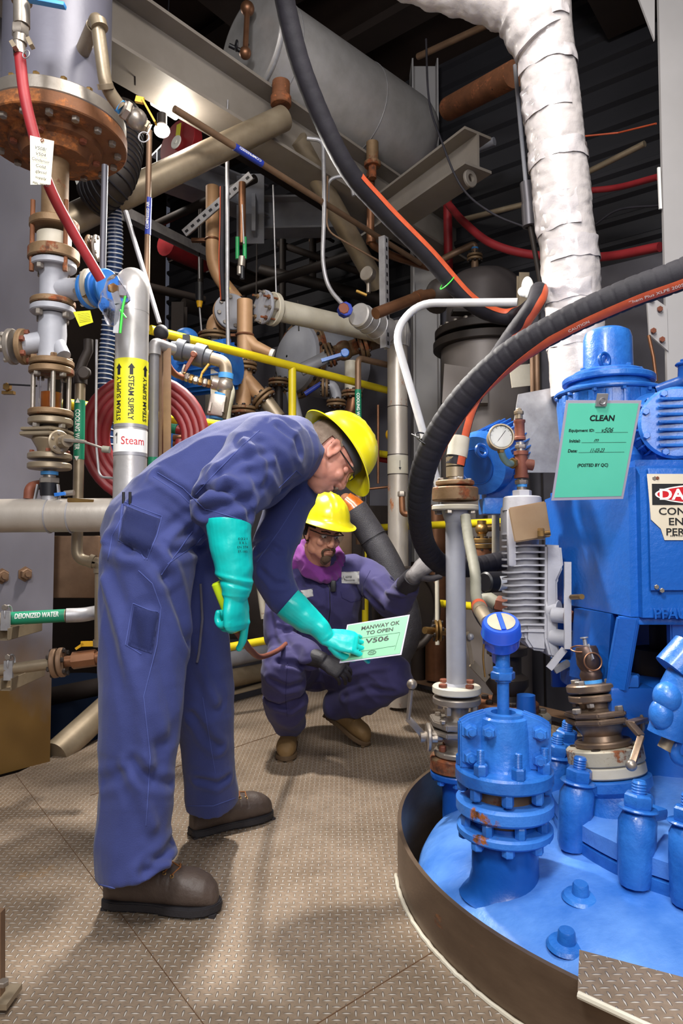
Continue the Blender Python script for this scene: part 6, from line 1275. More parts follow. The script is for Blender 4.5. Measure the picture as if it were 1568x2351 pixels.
def organic(name, mb, m, parent, vox, sm=6, disp=None, loc=None, cuts=(), thick=0, post=2):
    bmesh.ops.recalc_face_normals(mb.bm, faces=mb.bm.faces)
    me = bpy.data.meshes.new('tmp'); mb.bm.to_mesh(me); mb.bm.free()
    o = bpy.data.objects.new('tmp', me); COL.objects.link(o)
    md = o.modifiers.new('r', 'REMESH'); md.mode = 'VOXEL'; md.voxel_size = vox; md.adaptivity = 0
    s_ = o.modifiers.new('s', 'SMOOTH'); s_.factor = .5; s_.iterations = sm
    dg = bpy.context.evaluated_depsgraph_get(); m2 = bpy.data.meshes.new_from_object(o.evaluated_get(dg)); bpy.data.objects.remove(o)
    bm = bmesh.new(); bm.from_mesh(m2); bpy.data.meshes.remove(m2)
    if disp:
        bm.normal_update(); mv = [(v, v.co+v.normal*disp(v.co, v.normal)) for v in bm.verts]
        for v, c in mv: v.co = c
        for _ in range(post): bmesh.ops.smooth_vert(bm, verts=bm.verts, factor=.4, use_axis_x=True, use_axis_y=True, use_axis_z=True)
    for c, nrm in cuts:
        r = bmesh.ops.bisect_plane(bm, geom=list(bm.verts)+list(bm.edges)+list(bm.faces), plane_co=c, plane_no=nrm, clear_outer=True)
    if thick:
        bmesh.ops.solidify(bm, geom=list(bm.faces), thickness=thick)
    m3 = MB(); m3.bm.free(); m3.bm = bm
    return obj(name, m3, m, parent, loc, ang=70)
def bvh_of(o):
    vs = [v.co+WL[o] for v in o.data.vertices]; return BVHTree.FromPolygons(vs, [p.vertices[:] for p in o.data.polygons])
def hit(bv, px, py):
    o_, d_ = ray(px, py); r = bv.ray_cast(o_, d_); return r[0], r[1]
def on_surf(bv, pts, step=5):
    out = []
    for (x0, y0), (x1, y1) in zip(pts, pts[1:]):
        n_ = max(1, int(math.hypot(x1-x0, y1-y0)/step))
        for k in range(n_):
            h, nn = hit(bv, x0+(x1-x0)*k/n_, y0+(y1-y0)*k/n_)
            if h is not None and (not out or (h-out[-1]).length < .08): out.append(h+nn*.0006)
    return out
def seam(parent, bv, pts, m, r=.0014, name='seam'):
    q = on_surf(bv, pts)
    if len(q) > 2: return obj(name, MB().tube(q, r, 6), m, parent)
def patch(parent, bv, quad, m, name, th=.003, n=10, nv=None, lift=.002):
    nv = nv or n; g = []
    for j in range(nv+1):
        row = []
        for i in range(n+1):
            u, v = i/n, j/nv; a = [quad[0][k]*(1-u)+quad[1][k]*u for k in (0, 1)]; b = [quad[3][k]*(1-u)+quad[2][k]*u for k in (0, 1)]
            h, nn = hit(bv, a[0]*(1-v)+b[0]*v, a[1]*(1-v)+b[1]*v); row.append(None if h is None else (h, nn))
        g.append(row)
    mb = MB(); lo = {}; 
    for j in range(nv+1):
        for i in range(n+1):
            if g[j][i]: 
                h, nn = g[j][i]; e = 0 if i in (0, n) or j in (0, nv) else 1
                lo[i, j] = mb.bm.verts.new(h+nn*(lift+th*e*.6))
    for j in range(nv):
        for i in range(n):
            q = [lo.get(k) for k in ((i, j), (i+1, j), (i+1, j+1), (i, j+1))]
            if all(q): mb.bm.faces.new(q)
    bmesh.ops.solidify(mb.bm, geom=list(mb.bm.faces), thickness=th)
    return obj(name, mb, m, parent, ang=60)
def creases(bv, specs):
    """each spec: pixel polyline, width (m), depth (m, negative = groove), read off the cloth surface"""
    out = []
    for pts, w_, d_ in specs:
        q = on_surf(bv, pts, 8)
        if len(q) > 1: out.append((q, w_, d_))
    return out
def crease_disp(cr, co):
    s_ = 0
    for q, w_, d_ in cr:
        best = 9
        for a, b in zip(q, q[1:]):
            ab = b-a; t_ = max(0, min(1, (co-a).dot(ab)/max(ab.length_squared, 1e-9))); dd = (co-a-ab*t_).length_squared
            if dd < best: best = dd
        if best < 9*w_*w_: x = math.sqrt(best)/w_; s_ += d_*(math.exp(-x*x)-.55*math.exp(-(x-1.7)**2))
    return s_
def hand(mb, w_, d, n_, left, curls, thumb=((.55, .75, -.3), (.85, .2, -.45)), spread=(.10, .03, -.04, -.11), s=1.0, fr=1.0, seed=0):
    d = V(d).normalized(); n_ = V(n_); n_ = (n_-d*n_.dot(d)).normalized(); t_ = d.cross(n_) if left else n_.cross(d); w_ = V(w_)
    limb(mb, [w_+d*(q*s) for q in (-.01, .025, .055, .085, .098)], [x*s for x in (.029, .037, .043, .043, .038)], side=t_, flat=[.72, .56, .44, .36, .32], n=20, k=4)
    for k in range(4):
        ln = (.074, .083, .077, .060)[k]*s; off = (.0315, .0105, -.0105, -.0305)[k]*s; b0 = w_+d*((.086, .092, .089, .080)[k]*s)+t_*off; r_ = (.0094, .0095, .0091, .0083)[k]*s*fr
        dirn = lambda a: (d*math.cos(R(a))-n_*math.sin(R(a))+t_*spread[k]*max(0, math.cos(R(a)))).normalized()
        c = curls[k]; p = [b0-d*.02*s, b0]; a = 0
        for q, f in zip(c, (.44, .31, .25)): a += q; p.append(p[-1]+dirn(a)*ln*f)
        ps = fillet(p, .012*s, 4); mb.tube(ps, r_, 12, ref=t_, rf=lambda u: r_*(1.08-.25*u)); mb.sph(p[-1], r_*.84, u=12, v=8); mb.sph(b0+n_*.002, r_*1.05, u=12, v=8)
    b0 = w_+d*.018*s+t_*.022*s-n_*.006*s; p = [b0]
    for v, ln in zip(thumb, (.044, .034)): p.append(p[-1]+(d*v[0]+t_*v[1]+n_*v[2]).normalized()*ln*s)
    p.append(p[-1]+(p[-1]-p[-2])*.5); mb.tube(fillet(p, .015*s, 4), .0115*s*fr, 12, rf=lambda u: s*fr*(.0155-.0055*u)); mb.sph(p[-1], .0098*s*fr, u=12, v=8)
    return t_
def hmat(c, f, u):
    f = V(f).normalized(); u = V(u); u = (u-f*u.dot(f)).normalized(); r_ = f.cross(u)
    M = Matrix((r_, f, u)).transposed().to_4x4(); M.translation = V(c); return M
def add_head(mb, M, neck_to, nr=.058):
    L = lambda x, y, z: M @ V((x, y, z)); Rm = M.to_3x3()
    e = lambda c, r, u=24, v=16: mb.sph(L(*c), 1, r, Rm, u, v)
    e((0, -.012, .025), (.076, .098, .094)); e((0, .03, -.035), (.062, .066, .078)); e((0, .045, -.07), (.050, .05, .05)); e((0, .068, -.098), (.024, .022, .02))
    e((0, .072, .035), (.055, .025, .022))
    for s_ in (-1, 1):
        e((s_*.036, .068, -.028), (.024, .022, .022)); e((s_*.045, .01, -.075), (.02, .045, .03)); e((s_*.012, .104, -.034), (.009, .01, .008), 12, 8)
        e((s_*.079, -.008, -.006), (.008, .020, .032), 16, 12); e((s_*.084, -.018, .010), (.007, .016, .018), 12, 8); e((s_*.078, .0, -.032), (.008, .010, .012), 12, 8)
    limb(mb, [L(0, .088, .022), L(0, .101, -.005), L(0, .110, -.028), L(0, .100, -.042)], [.009, .010, .0125, .009], n=12, k=4)
    e((0, .093, -.064), (.024, .012, .006), 16, 10); e((0, .091, -.075), (.021, .012, .0065), 16, 10)
    limb(mb, [L(0, -.03, -.03), L(0, -.035, -.09), V(neck_to)], [nr*1.06, nr, nr*1.15], n=22, k=5)
def eyes(parent, M, closed=False):
    for s_ in (-1, 1):
        c = M @ V((s_*.0315, .0745, .0045)); f = (M.to_3x3() @ V((0, 1, -.45))).normalized()
        if closed: obj('eyelid', MB().sph(M @ V((s_*.0315, .0695, .0045)), .013), SKIN, parent); continue
        o = obj('eye', MB().sph(c, .0125), EYE, parent); obj('iris', MB().sph(c+f*.0078, .0062), IRIS, o); obj('eyelid', MB().sph(M @ V((s_*.0315, .0738, .0085)), .0126), SKIN2, parent)
def socket_disp(M):
    Mi = M.inverted()
    def f(co, nn):
        p = Mi @ co
        if abs(p.x) > .2 or abs(p.y) > .25 or abs(p.z) > .25: return 0
        s_ = 0
        for q in (-1, 1):
            d2 = ((p.x-q*.031)/.018)**2+((p.z-.006)/.013)**2
            if p.y > .04: s_ -= .008*math.exp(-d2)
            if p.y > .05: s_ += .004*math.exp(-(((p.x-q*.032)/.02)**2+((p.z-.026)/.006)**2))
            d3 = ((p.y+.008)/.010)**2+((p.z+.002)/.016)**2
            if abs(p.x) > .083: s_ -= .006*math.exp(-d3)
        if p.y > .05: s_ -= .0028*math.exp(-((p.x/.024)**2+((p.z+.0695)/.0028)**2)); s_ -= .002*math.exp(-((abs(p.x)-.033-(p.z+.05)*-.3)/.005)**2-((p.z+.055)/.02)**2)
        return s_
    return f
def hard_hat(parent, M, tilt=0, lift=0):
    M = M @ Matrix.Translation((0, .004, .040+lift)) @ Matrix.Rotation(tilt, 4, 'X'); L = lambda x, y, z: M @ V((x, y, z))
    mb = MB(); n = 72; rows = []
    prof = [(1.0, -.004, 1), (.90, .004, 1), (.82, .010, .5)]+[(.79*math.cos(R(a)), .010+.125*math.sin(R(a)), 0) for a in range(4, 90, 7)]
    for rr_, z_, br in prof:
        row = []
        for k in range(n):
            th = 2*math.pi*k/n; cx_, cy_ = math.cos(th), math.sin(th)
            ex = .138+.0*br; ey = .166+(.014*max(0, cy_) if br else 0); droop = -.010*max(0, cy_)**2*br-.006*max(0, -cy_)**2*br
            rid = 0
            if not br and z_ > .03:
                x_ = rr_*ex*cx_
                for q, w_ in ((0, .010), (-.034, .006), (.034, .006)): rid += (.007 if q == 0 else .005)*math.exp(-((x_-q)/w_)**2)*min(1, (z_-.03)/.04)
            row.append(mb.bm.verts.new(L(rr_*ex*cx_, rr_*ey*cy_, z_+droop+rid)))
        rows.append(row)
    for a, b in zip(rows, rows[1:]): mb.join(a, b)
    mb.bm.faces.new(rows[-1]); bmesh.ops.recalc_face_normals(mb.bm, faces=mb.bm.faces)
    bmesh.ops.solidify(mb.bm, geom=list(mb.bm.faces), thickness=.0035)
    h = obj('hard_hat', mb, YELH, parent, ang=50)
    obj('suspension_band', MB().lathe(L(0, 0, -.012), M.to_3x3() @ Z, [(0, .95), (.03, .95), (.03, .91), (0, .91), (0, .95)], 40, ref=M.to_3x3() @ X, sc=(.088, .108), cap=False).box(L(0, -.112, -.01), (.05, .018, .032), ax=M.to_3x3() @ Z, ref=M.to_3x3() @ X, bev=.004), mat('suspension_grey', '#4a4a50', .4), h)
    return h
def glasses(parent, M, m):
    L = lambda x, y, z: M @ V((x, y, z)); g = None
    fr_ = MB().tube([L(-.066, .05, .014), L(-.06, .092, .016), L(-.03, .108, .017), L(0, .110, .014), L(.03, .108, .017), L(.06, .092, .016), L(.066, .05, .014)], .0024, 8)
    for s_ in (-1, 1): fr_.tube([L(s_*.066, .06, .014), L(s_*.076, .0, .010), L(s_*.078, -.03, .0)], .0022, 8)
    g = obj('safety_glasses', fr_, m, parent)
    for s_ in (-1, 1):
        mb = MB(); pts = [L(s_*.006, .110, .013), L(s_*.03, .109, .015), L(s_*.058, .094, .014), L(s_*.062, .088, -.004), L(s_*.05, .096, -.016), L(s_*.026, .107, -.018), L(s_*.01, .110, -.006)]
        mb.prism(pts, M.to_3x3() @ V((0, -.0015, 0))); obj('lens', mb, LENS, g)
def boot(parent, heel, fwd, up, m, ms, laces=None, L_=.305, shaft=.15):
    fwd = V(fwd).normalized(); up = V(up); up = (up-fwd*up.dot(fwd)).normalized(); rt = fwd.cross(up); heel = V(heel); s_ = L_/.305
    q = lambda x, y, z: heel+rt*(x*s_)+fwd*(y*s_)+up*(z*s_)
    mb = MB(); rings = []
    for y, zt, hw in ((.004, .08, .022), (.012, .1, .033), (.05, .12, .040), (.1, .125, .040), (.15, .115, .044), (.2, .104, .050), (.245, .098, .051), (.275, .086, .044), (.295, .066, .029), (.303, .048, .012)):
        c = (zt+.018)/2; hh = (zt-.018)/2; ring = []
        for k in range(24):
            a = 2*math.pi*k/24; cx_, cz_ = math.cos(a), math.sin(a); sx_ = math.copysign(abs(cx_)**.7, cx_); sz_ = math.copysign(abs(cz_)**.75, cz_)
            ring.append(mb.bm.verts.new(q(hw*sx_*(1-.18*max(0, cz_)), y, c+hh*sz_)))
        rings.append(ring)
    for a, b in zip(rings, rings[1:]): mb.join(a, b)
    mb.bm.faces.new(rings[0][::-1]); mb.bm.faces.new(rings[-1])
    limb(mb, [q(0, .065, .05), q(0, .062, .1), q(0, .058, shaft)], [.044*s_, .047*s_, .05*s_], side=fwd, flat=.85)
    o = organic('boot', mb, m, parent, .0035, 4, lambda co, nn: noise.noise(co*28)*.0018-.002*max(0, math.sin((co-heel).dot(fwd)*230))**6*(1 if .13 < (co-heel).dot(fwd)/s_ < .2 and nn.dot(up) > .2 else 0))
    out = [(0, .022), (.012, .034), (.04, .041), (.09, .038), (.14, .040), (.2, .053), (.245, .055), (.28, .045), (.302, .026), (.311, .008)]
    poly = [q(w_, y, 0) for y, w_ in out]+[q(-w_, y, 0) for y, w_ in out[::-1]]
    sm = MB().prism([p+up*.006*s_ for p in poly], up*.022*s_, bev=.003)
    for k in range(12):
        y = .01+k*.026; w_ = .036 if y < .16 else .046
        if .105 < y < .135: continue
        for x in (-1, 1): sm.box(q(x*w_*.5, y, .0035), (w_*.62*s_, .016*s_, .007*s_), ax=up, ref=rt)
    obj('sole', sm, ms, o)
    if laces:
        lm = MB(); em = MB(); bv = bvh_of(o); prev = None
        for k in range(4):
            y = .125+k*.022; zz_ = .13-k*.009
            a, b = q(-.026, y, zz_-.012), q(.026, y, zz_-.012); t_ = q(0, y+.012, zz_+.004)
            for p in (a, b):
                h = bv.find_nearest(p)[0]; em.torus(h, up+rt*(1 if p == b else -1)*1.2, .0045, .0016, 12, 6)
            ha, hb, ht = [bv.find_nearest(p)[0]+up*.003 for p in (a, b, t_)]
            lm.tube([ha, ht, hb], .0022, 6)
            if prev: lm.tube([prev[0], ht, hb], .0022, 6)
            prev = (ha, hb)
        obj('laces', lm, laces, o); obj('eyelet', em, BRASS, o)
    return o
# ------------------------------------------------------------------ bent-over man
fwd = V((.93, .36, 0)).normalized(); rgt = V((fwd.y, -fwd.x, 0))
HC = P(755, 1046, 2.29); HM = hmat(HC, (.57, .10, -.80), (.74, .34, .56))
neck = P(690, 1052, 2.24)
sh_r, el_r, wr_r = P(632, 1035, 2.03), P(508, 1150, 1.87), P(541, 1352, 1.86)
sh_l, el_l, wr_l = P(688, 1065, 2.34), P(618, 1300, 2.27), P(742, 1452, 2.27)
rhip, rkn, ran = P(340, 1270, 1.99), P(325, 1600, 1.9), P(312, 2010, 1.87)
lhip, lkn, lan = P(405, 1270, 2.17), P(468, 1580, 2.24), P(488, 1855, 2.36)
tor = [P(345, 1222, 2.08), P(412, 1155, 2.1), P(505, 1092, 2.13), P(595, 1055, 2.17), P(660, 1040, 2.2), P(690, 1048, 2.23)]
mb = MB(); add_head(mb, HM, neck)
limb(mb, tor, [.10, .10, .11, .12, .10, .06], side=rgt, flat=.7)
limb(mb, [sh_r, el_r, wr_r+Z*.03], [.05, .042, .03]); limb(mb, [sh_l, el_l, wr_l], [.05, .042, .028])
limb(mb, [rhip, rkn, ran+Z*.02], [.085, .06, .045]); limb(mb, [lhip, lkn, lan+Z*.02], [.085, .06, .045])
sd_ = socket_disp(HM)
man = organic('person', mb, SKIN, None, .0038, 4, lambda co, nn: sd_(co, nn)+noise.noise(co*60)*.0006, loc=V((-.42, 2.1, 0)), post=1)
tag(man, 'bent over person in blue coverall, yellow hard hat and turquoise gloves, holding a sign', 'person')
eyes(man, HM, True); hard_hat(man, HM); glasses(man, HM, BLACK)
# hair below the hat line
mb = MB().sph(HM @ V((0, -.014, .018)), 1, (.0795, .101, .096), HM.to_3x3(), 40, 28); Hi = HM.inverted()
def keep(p): return p.z < .06 and p.z > -.062+.35*max(0, p.y+.06) and p.y < .012 and not (p.y > -.03 and p.z < .012 and abs(p.x) > .05)
bmesh.ops.delete(mb.bm, geom=[v for v in mb.bm.verts if not keep(Hi @ v.co)], context='VERTS')
bmesh.ops.recalc_face_normals(mb.bm, faces=mb.bm.faces); bmesh.ops.solidify(mb.bm, geom=list(mb.bm.faces), thickness=-.004)
obj('hair', mb, HAIR, man, ang=60)
mb = MB().sph(HM @ V((0, .106, -.052)), 1, (.024, .008, .007), HM.to_3x3(), 16, 10); obj('moustache', mb, HAIR, man)
for s_ in (-1, 1): obj('eyebrow', MB().tube([HM @ V((s_*.014, .097, .026)), HM @ V((s_*.034, .093, .031)), HM @ V((s_*.052, .076, .026))], .0035, 8), HAIR, man)
def build_coverall(dispf=None):
    mb = MB()
    limb(mb, [P(338, 1232, 2.08)]+tor, [.135, .165, .165, .172, .185, .165, .105], side=rgt, flat=[.9, .86, .86, .86, .82, .72, .78], n=28, k=6)
    limb(mb, [P(352, 1205, 2.02), rhip+V((-.0, 0, -.02)), P(333, 1420, 1.95), P(327, 1600, 1.9), P(314, 1800, 1.87), P(305, 1925, 1.858), P(316, 1994, 1.855)], [.118, .136, .128, .118, .1, .1, .107], side=X, flat=[1, 1, .95, .92, .95, 1, 1.05], n=26, k=6, endcap=False)
    limb(mb, [P(400, 1215, 2.14), lhip, P(440, 1420, 2.2), P(466, 1590, 2.24), P(476, 1730, 2.3), P(487, 1842, 2.355)], [.115, .125, .112, .1, .088, .092], side=X, flat=1, n=26, k=6, endcap=False)
    limb(mb, [P(655, 1030, 2.1), P(615, 1040, 2.02), P(560, 1095, 1.93), P(512, 1155, 1.865), P(520, 1195, 1.86), P(524, 1250, 1.86)], [.1, .112, .102, .088, .072, .05], n=24, k=6)
    limb(mb, [P(675, 1050, 2.28), sh_l, P(655, 1180, 2.33), P(624, 1295, 2.28), P(650, 1370, 2.27), P(680, 1400, 2.27)], [.1, .095, .08, .068, .058, .045], n=22, k=6)
    def d(co, nn):
        q = co*1.0; leg = co.z < 1.0
        a = noise.noise(V((q.x*9, q.y*9, q.z*3.2))) if leg else noise.noise(V((q.x*5+q.z*4, q.y*6, (q.z-q.x*.6)*9)))
        b = noise.noise(q*16+V((5, 0, 0)))
        r_ = (1-abs(a))**3*(.006 if leg else .011)-.004+b*.0015+noise.noise(q*45)*.0007
        if .08 < co.z < .32 or .45 < co.z < .62: r_ += .004*noise.noise(V((q.x*3+q.y*4, q.y*3, q.z*15)))
        return r_+(crease_disp(dispf, co) if dispf else 0)
    hem1 = P(312, 2052, 1.855); hem2 = P(485, 1878, 2.355)
    o = organic('coverall', mb, CLOTH, man, .0075 if dispf is None else .006, 5, d, post=2)
    return o
c0_ = build_coverall(); bv = bvh_of(c0_)
CR = creases(bv, [([(300, 1262), (340, 1272), (385, 1330)], .018, -.013), ([(255, 1240), (300, 1262)], .02, -.012), ([(385, 1330), (420, 1420), (440, 1500)], .02, -.014), ([(345, 1420), (335, 1530), (372, 1690)], .022, .012),
    ([(240, 1330), (285, 1480), (330, 1640), (340, 1760)], .02, .013), ([(226, 1795), (262, 1785), (290, 1768)], .016, -.007), ([(300, 1750), (350, 1795), (400, 1800)], .014, -.008), ([(290, 1760), (330, 1840), (355, 1905)], .016, .007), ([(330, 2005), (380, 1960), (400, 1925)], .014, -.011), ([(345, 1985), (395, 1985)], .01, .008),
    ([(470, 1150), (520, 1105), (580, 1110)], .018, .013), ([(465, 1175), (530, 1160), (580, 1145)], .014, -.014), ([(500, 1085), (560, 1050), (620, 1040)], .014, -.012), ([(520, 1120), (560, 1150), (575, 1190)], .013, -.012), ([(600, 1015), (640, 1050), (660, 1100)], .014, -.009), ([(560, 1010), (600, 1060), (600, 1110)], .014, .009), ([(640, 980), (680, 1010), (690, 1050)], .012, -.008),
    ([(360, 1090), (420, 1130), (470, 1185)], .012, -.010), ([(385, 1240), (440, 1190), (470, 1175)], .014, .009), ([(400, 1270), (450, 1260), (475, 1240)], .014, -.011), ([(620, 1090), (650, 1150), (640, 1200)], .016, .008),
    ([(600, 1310), (630, 1340), (660, 1340)], .010, -.008), ([(590, 1270), (620, 1250), (650, 1270)], .012, -.009), ([(440, 1640), (480, 1700), (510, 1720)], .014, -.010), ([(455, 1790), (500, 1800), (530, 1780)], .012, -.009), ([(450, 1480), (470, 1560), (500, 1620)], .016, .009)])
bpy.data.objects.remove(c0_)
cov = build_coverall(CR); bv = bvh_of(cov)
for pts in ([(362, 1085), (420, 1120), (476, 1175)], [(352, 1095), (412, 1133), (470, 1190)], [(282, 1150), (325, 1168), (372, 1185), (360, 1230), (335, 1290)], [(282, 1150), (272, 1240), (320, 1265), (335, 1290)],
            [(283, 1158), (325, 1176), (371, 1192)], [(318, 1310), (350, 1340), (370, 1395), (360, 1480), (330, 1600), (345, 1740), (335, 1900)], [(305, 1385), (345, 1402), (368, 1405)], [(305, 1385), (288, 1480), (330, 1505)], [(370, 1320), (420, 1250), (445, 1215)], [(385, 1295), (450, 1250), (470, 1225), (490, 1200)],
            [(228, 2030), (300, 2048), (398, 2015)], [(690, 965), (650, 985), (600, 1000)], [(450, 1135), (500, 1080), (560, 1020), (600, 985)], [(590, 1290), (640, 1220), (690, 1140)], [(620, 1150), (640, 1190), (690, 1130)], [(640, 1120), (680, 1080), (697, 1095)], [(430, 1850), (490, 1850), (545, 1830)], [(465, 1600), (495, 1780)], [(452, 1150), (470, 1168), (560, 1195)], [(300, 1150), (258, 1230), (247, 1290)]):
    seam(cov, bv, pts, SEAM)
patch(cov, bv, [(287, 1162), (368, 1192), (338, 1282), (275, 1240)], CLOTH, 'hip_pocket', .004, 12)
patch(cov, bv, [(309, 1392), (365, 1408), (348, 1500), (293, 1482)], CLOTH, 'leg_pocket', .004, 12)
for x_ in (285, 300): obj('pen', MB().cyl(hit(bv, x_, 1150)[0]-Z*.01+V((0, -.006, 0)), hit(bv, x_, 1150)[0]+Z*.025+V((0, -.006, 0)), .004), BLACK, cov)
# collar
nc = (tor[-1]+neck)/2; na = (HC-tor[-2]).normalized()
mb = MB().lathe(neck-na*.03, na, [(-.02, .1), (.0, .094), (.035, .082), (.05, .076), (.05, .07), (.03, .074), (-.02, .08)], 32, ref=rgt, sc=(1.05, .95), cap=False); obj('collar', mb, CLOTH, cov, ang=60)
q = on_surf(bv, [(462, 1340), (466, 1420), (458, 1500), (453, 1525)], 6)
if len(q) > 3: obj('drawstring', MB().tube([p+V((0, -.01, 0)) for p in q], .004, 8), mat('drawstring_grey', '#5a5866', .8), cov)
# gloves: right hand hangs with a tool, left hand holds the sign
mb = MB(); wr = P(541, 1350, 1.83); d_ = V((.03, .02, -1)); n_ = V((.84, -.54, 0))
limb(mb, [P(525, 1190, 1.83), P(528, 1240, 1.83), P(538, 1300, 1.83), P(543, 1340, 1.83), wr+V((0, 0, -.02))], [.062, .059, .054, .047, .042], side=n_.cross(Z), flat=[.98, .95, .88, .84, .78], n=30, k=6)
hand(mb, wr, d_, n_, False, [(12, 14, 10), (66, 74, 46), (70, 78, 46), (72, 78, 48)], thumb=((.6, .5, -.6), (.85, .0, -.5)), s=1.10, fr=1.12)
def gd(co, nn): return noise.noise(co*26)*.0022+noise.noise(co*60)*.0006-.004*math.exp(-((co.z-.895+co.x*.25+.07)/.005)**2)*(1 if nn.y < 0 else .2)+.003*math.exp(-((co.z-.91+co.x*.25+.07)/.006)**2)
gl = organic('glove', mb, GLOVE, man, .0021, 3, gd, cuts=[(P(525, 1203, 1.83), V((.05, .25, .97)))], thick=.0022, post=1)
gb = bvh_of(gl)
for i, (s_, py, w_, x_) in enumerate((('0321', 1237, .03, 556), ('3 X L', 1246, .024, 557), ('EN 374', 1256, .034, 556), ('37-185', 1266, .03, 556))):
    h, nn = hit(gb, x_, py)
    if h is not None: text(gl, s_, h+nn*.0025, -X+V((0, nn.x, 0))*-1 if 0 else V((-nn.y, nn.x, 0)), Z, MC['royal_blue_enamel'] if 0 else INK, w=w_, h=.006, name='print', th=.1)
h0 = wr+d_*.115-n_*.048
t = thing('spray_handle', 'lime green tool handle with red hose in the hanging gloved hand', 'tool', h0-Z*.1)
a_, b_ = P(500, 1336, 1.852), P(543, 1450, 1.868); obj('handle', MB().lathe(a_, b_-a_, [(0, .015), (.004, .019), ((b_-a_).length-.004, .0165), ((b_-a_).length, .014)], 20), LIME, t)
obj('hose', MB().tube(spline([b_-(b_-a_)*.05, P(558, 1468, 1.95), P(575, 1492, 2.2), P(600, 1508, 2.6), P(640, 1492, 3.0), P(665, 1470, 3.3)], 8), .0105, 10), BRICK, t)
mb = MB(); dl = V((.97, -.03, -.16)); nl = V((.12, -.72, .62)); wl = P(750, 1464, 2.25)
limb(mb, [P(648, 1372, 2.26), P(668, 1390, 2.26), P(700, 1418, 2.26), P(732, 1442, 2.255), wl], [.056, .057, .052, .040, .031], side=nl, flat=[.95, .95, .9, .85, .95], n=28, k=6)
hand(mb, wl, dl, nl, True, [(18, 22, 14), (20, 24, 14), (22, 24, 15), (24, 24, 16)], thumb=((.75, .35, -.6), (.95, -.1, -.35)), s=1.0, fr=1.05)
gl = organic('glove', mb, GLOVE, man, .0021, 3, lambda co, nn: noise.noise(co*26)*.0024+noise.noise(co*60)*.0006, cuts=[(P(660, 1383, 2.26), (P(660, 1383, 2.26)-P(700, 1418, 2.26)).normalized())], thick=.0022, post=1)
# boots
def bootat(px0, py0, px1, py1, z0=0):
    a = onz(px0, py0, z0); b = onz(px1, py1, 0); return a, b-a
a, f_ = bootat(240, 2078, 505, 2092); boot(man, a, f_, Z, BOOTD, SOLED, LACE, L_=.325)
a, f_ = bootat(436, 1922, 628, 1872); boot(man, a, f_, Z, BOOTD, SOLED, LACE, L_=.315)
# held notice
TL = P(797, 1434, 2.35); e1 = (P(940, 1411, 2.25)-TL); e2 = (P(786, 1500, 2.27)-TL); e1.normalize(); e2 = (e2-e1*e2.dot(e1)).normalized(); Wd, Ht = .232, .155
t = thing('manway_notice', 'pale green MANWAY OK TO OPEN notice held by bent man', 'notice', TL+e2*Ht); nn = e1.cross(-e2)
g_ = lambda x, y, z=0: TL+e1*x+e2*y+nn*z
obj('laminate', MB().prism([g_(0, 0), g_(Wd, 0), g_(Wd-.012, Ht), g_(0, Ht)], -nn*.001), LAMI, t); obj('sheet', MB().prism([g_(.005, .005, .0008), g_(Wd-.005, .005, .0008), g_(Wd-.017, Ht-.005, .0008), g_(.005, Ht-.005, .0008)], -nn*.0006), MINT2, t)
for s_, x, y, w_, h_ in (('MANWAY OK', .130, .027, .14, .016), ('TO OPEN', .130, .050, .098, .015), ('V506', .126, .083, .085, .020)): text(t, s_, g_(x, y, .0014), e1, -e2, INK, w=w_, h=h_, bold=.018, name='lettering', th=.3)
fm = MB()
for p0, p1 in (((.03, .068), (.205, .068)), ((.205, .068), (.195, .135)), ((.195, .118), (.06, .122))): fm.bar(g_(*p0, .0012), g_(*p1, .0012), .0008, .0003)
obj('rule_line', fm, INK, t); obj('stamp', MB().torus(g_(.115, .132, .0012), nn, .014, .0008, 24, 6, sc=(1, .55), ref=e1), INK, t); text(t, 'VH5', g_(.115, .132, .0012), e1, -e2, INK, w=.017, h=.008, shear=.3, name='handwriting', th=.3)
# ------------------------------------------------------------------ crouching man
HC = P(741, 1222, 3.22); HM = hmat(HC, (.46, -.82, -.30), (.18, -.22, .95))
cf = V((.28, -.96, 0)).normalized(); cr_ = V((cf.y, -cf.x, 0))
pel = V((-.13, 3.60, .38)); neck = P(736, 1280, 3.34)
ctor = [pel, V((-.12, 3.55, .48)), V((-.10, 3.48, .62)), V((-.085, 3.42, .76)), V((-.08, 3.40, .84)), neck]
s_r, e_r, w_r = P(662, 1335, 3.37), P(650, 1478, 3.3), P(742, 1516, 3.08)
s_l, e_l, w_l = P(838, 1318, 3.42), P(905, 1385, 3.2), P(950, 1322, 2.98)
r_h, r_k, r_a = V((-.21, 3.56, .37)), V((-.27, 3.14, .44)), V((-.25, 3.33, .1))
l_h, l_k, l_a = V((-.04, 3.56, .37)), V((.27, 3.33, .37)), V((-.045, 3.55, .17))
mb = MB(); add_head(mb, HM, neck+V((0, .01, -.04)), .056)
limb(mb, ctor, [.11, .11, .12, .13, .1, .055], side=cr_, flat=.7); limb(mb, [s_r, e_r, w_r], [.05, .042, .03]); limb(mb, [s_l, e_l, w_l], [.05, .042, .03])
limb(mb, [r_h, r_k], [.085, .06]); limb(mb, [r_k, r_a], [.055, .042]); limb(mb, [l_h, l_k], [.085, .06]); limb(mb, [l_k, l_a], [.055, .042])
sd2 = socket_disp(HM)
man2 = organic('person', mb, SKIN2, None, .0038, 4, lambda co, nn: sd2(co, nn)+noise.noise(co*60)*.0006, loc=V((-.1, 3.4, 0)), post=1)
tag(man2, 'crouching person in dark coverall, purple hood and yellow hard hat gripping the black hose', 'person')
eyes(man2, HM); hard_hat(man2, HM, R(5), .017); glasses(man2, HM, BLACK)
Hi = HM.inverted()
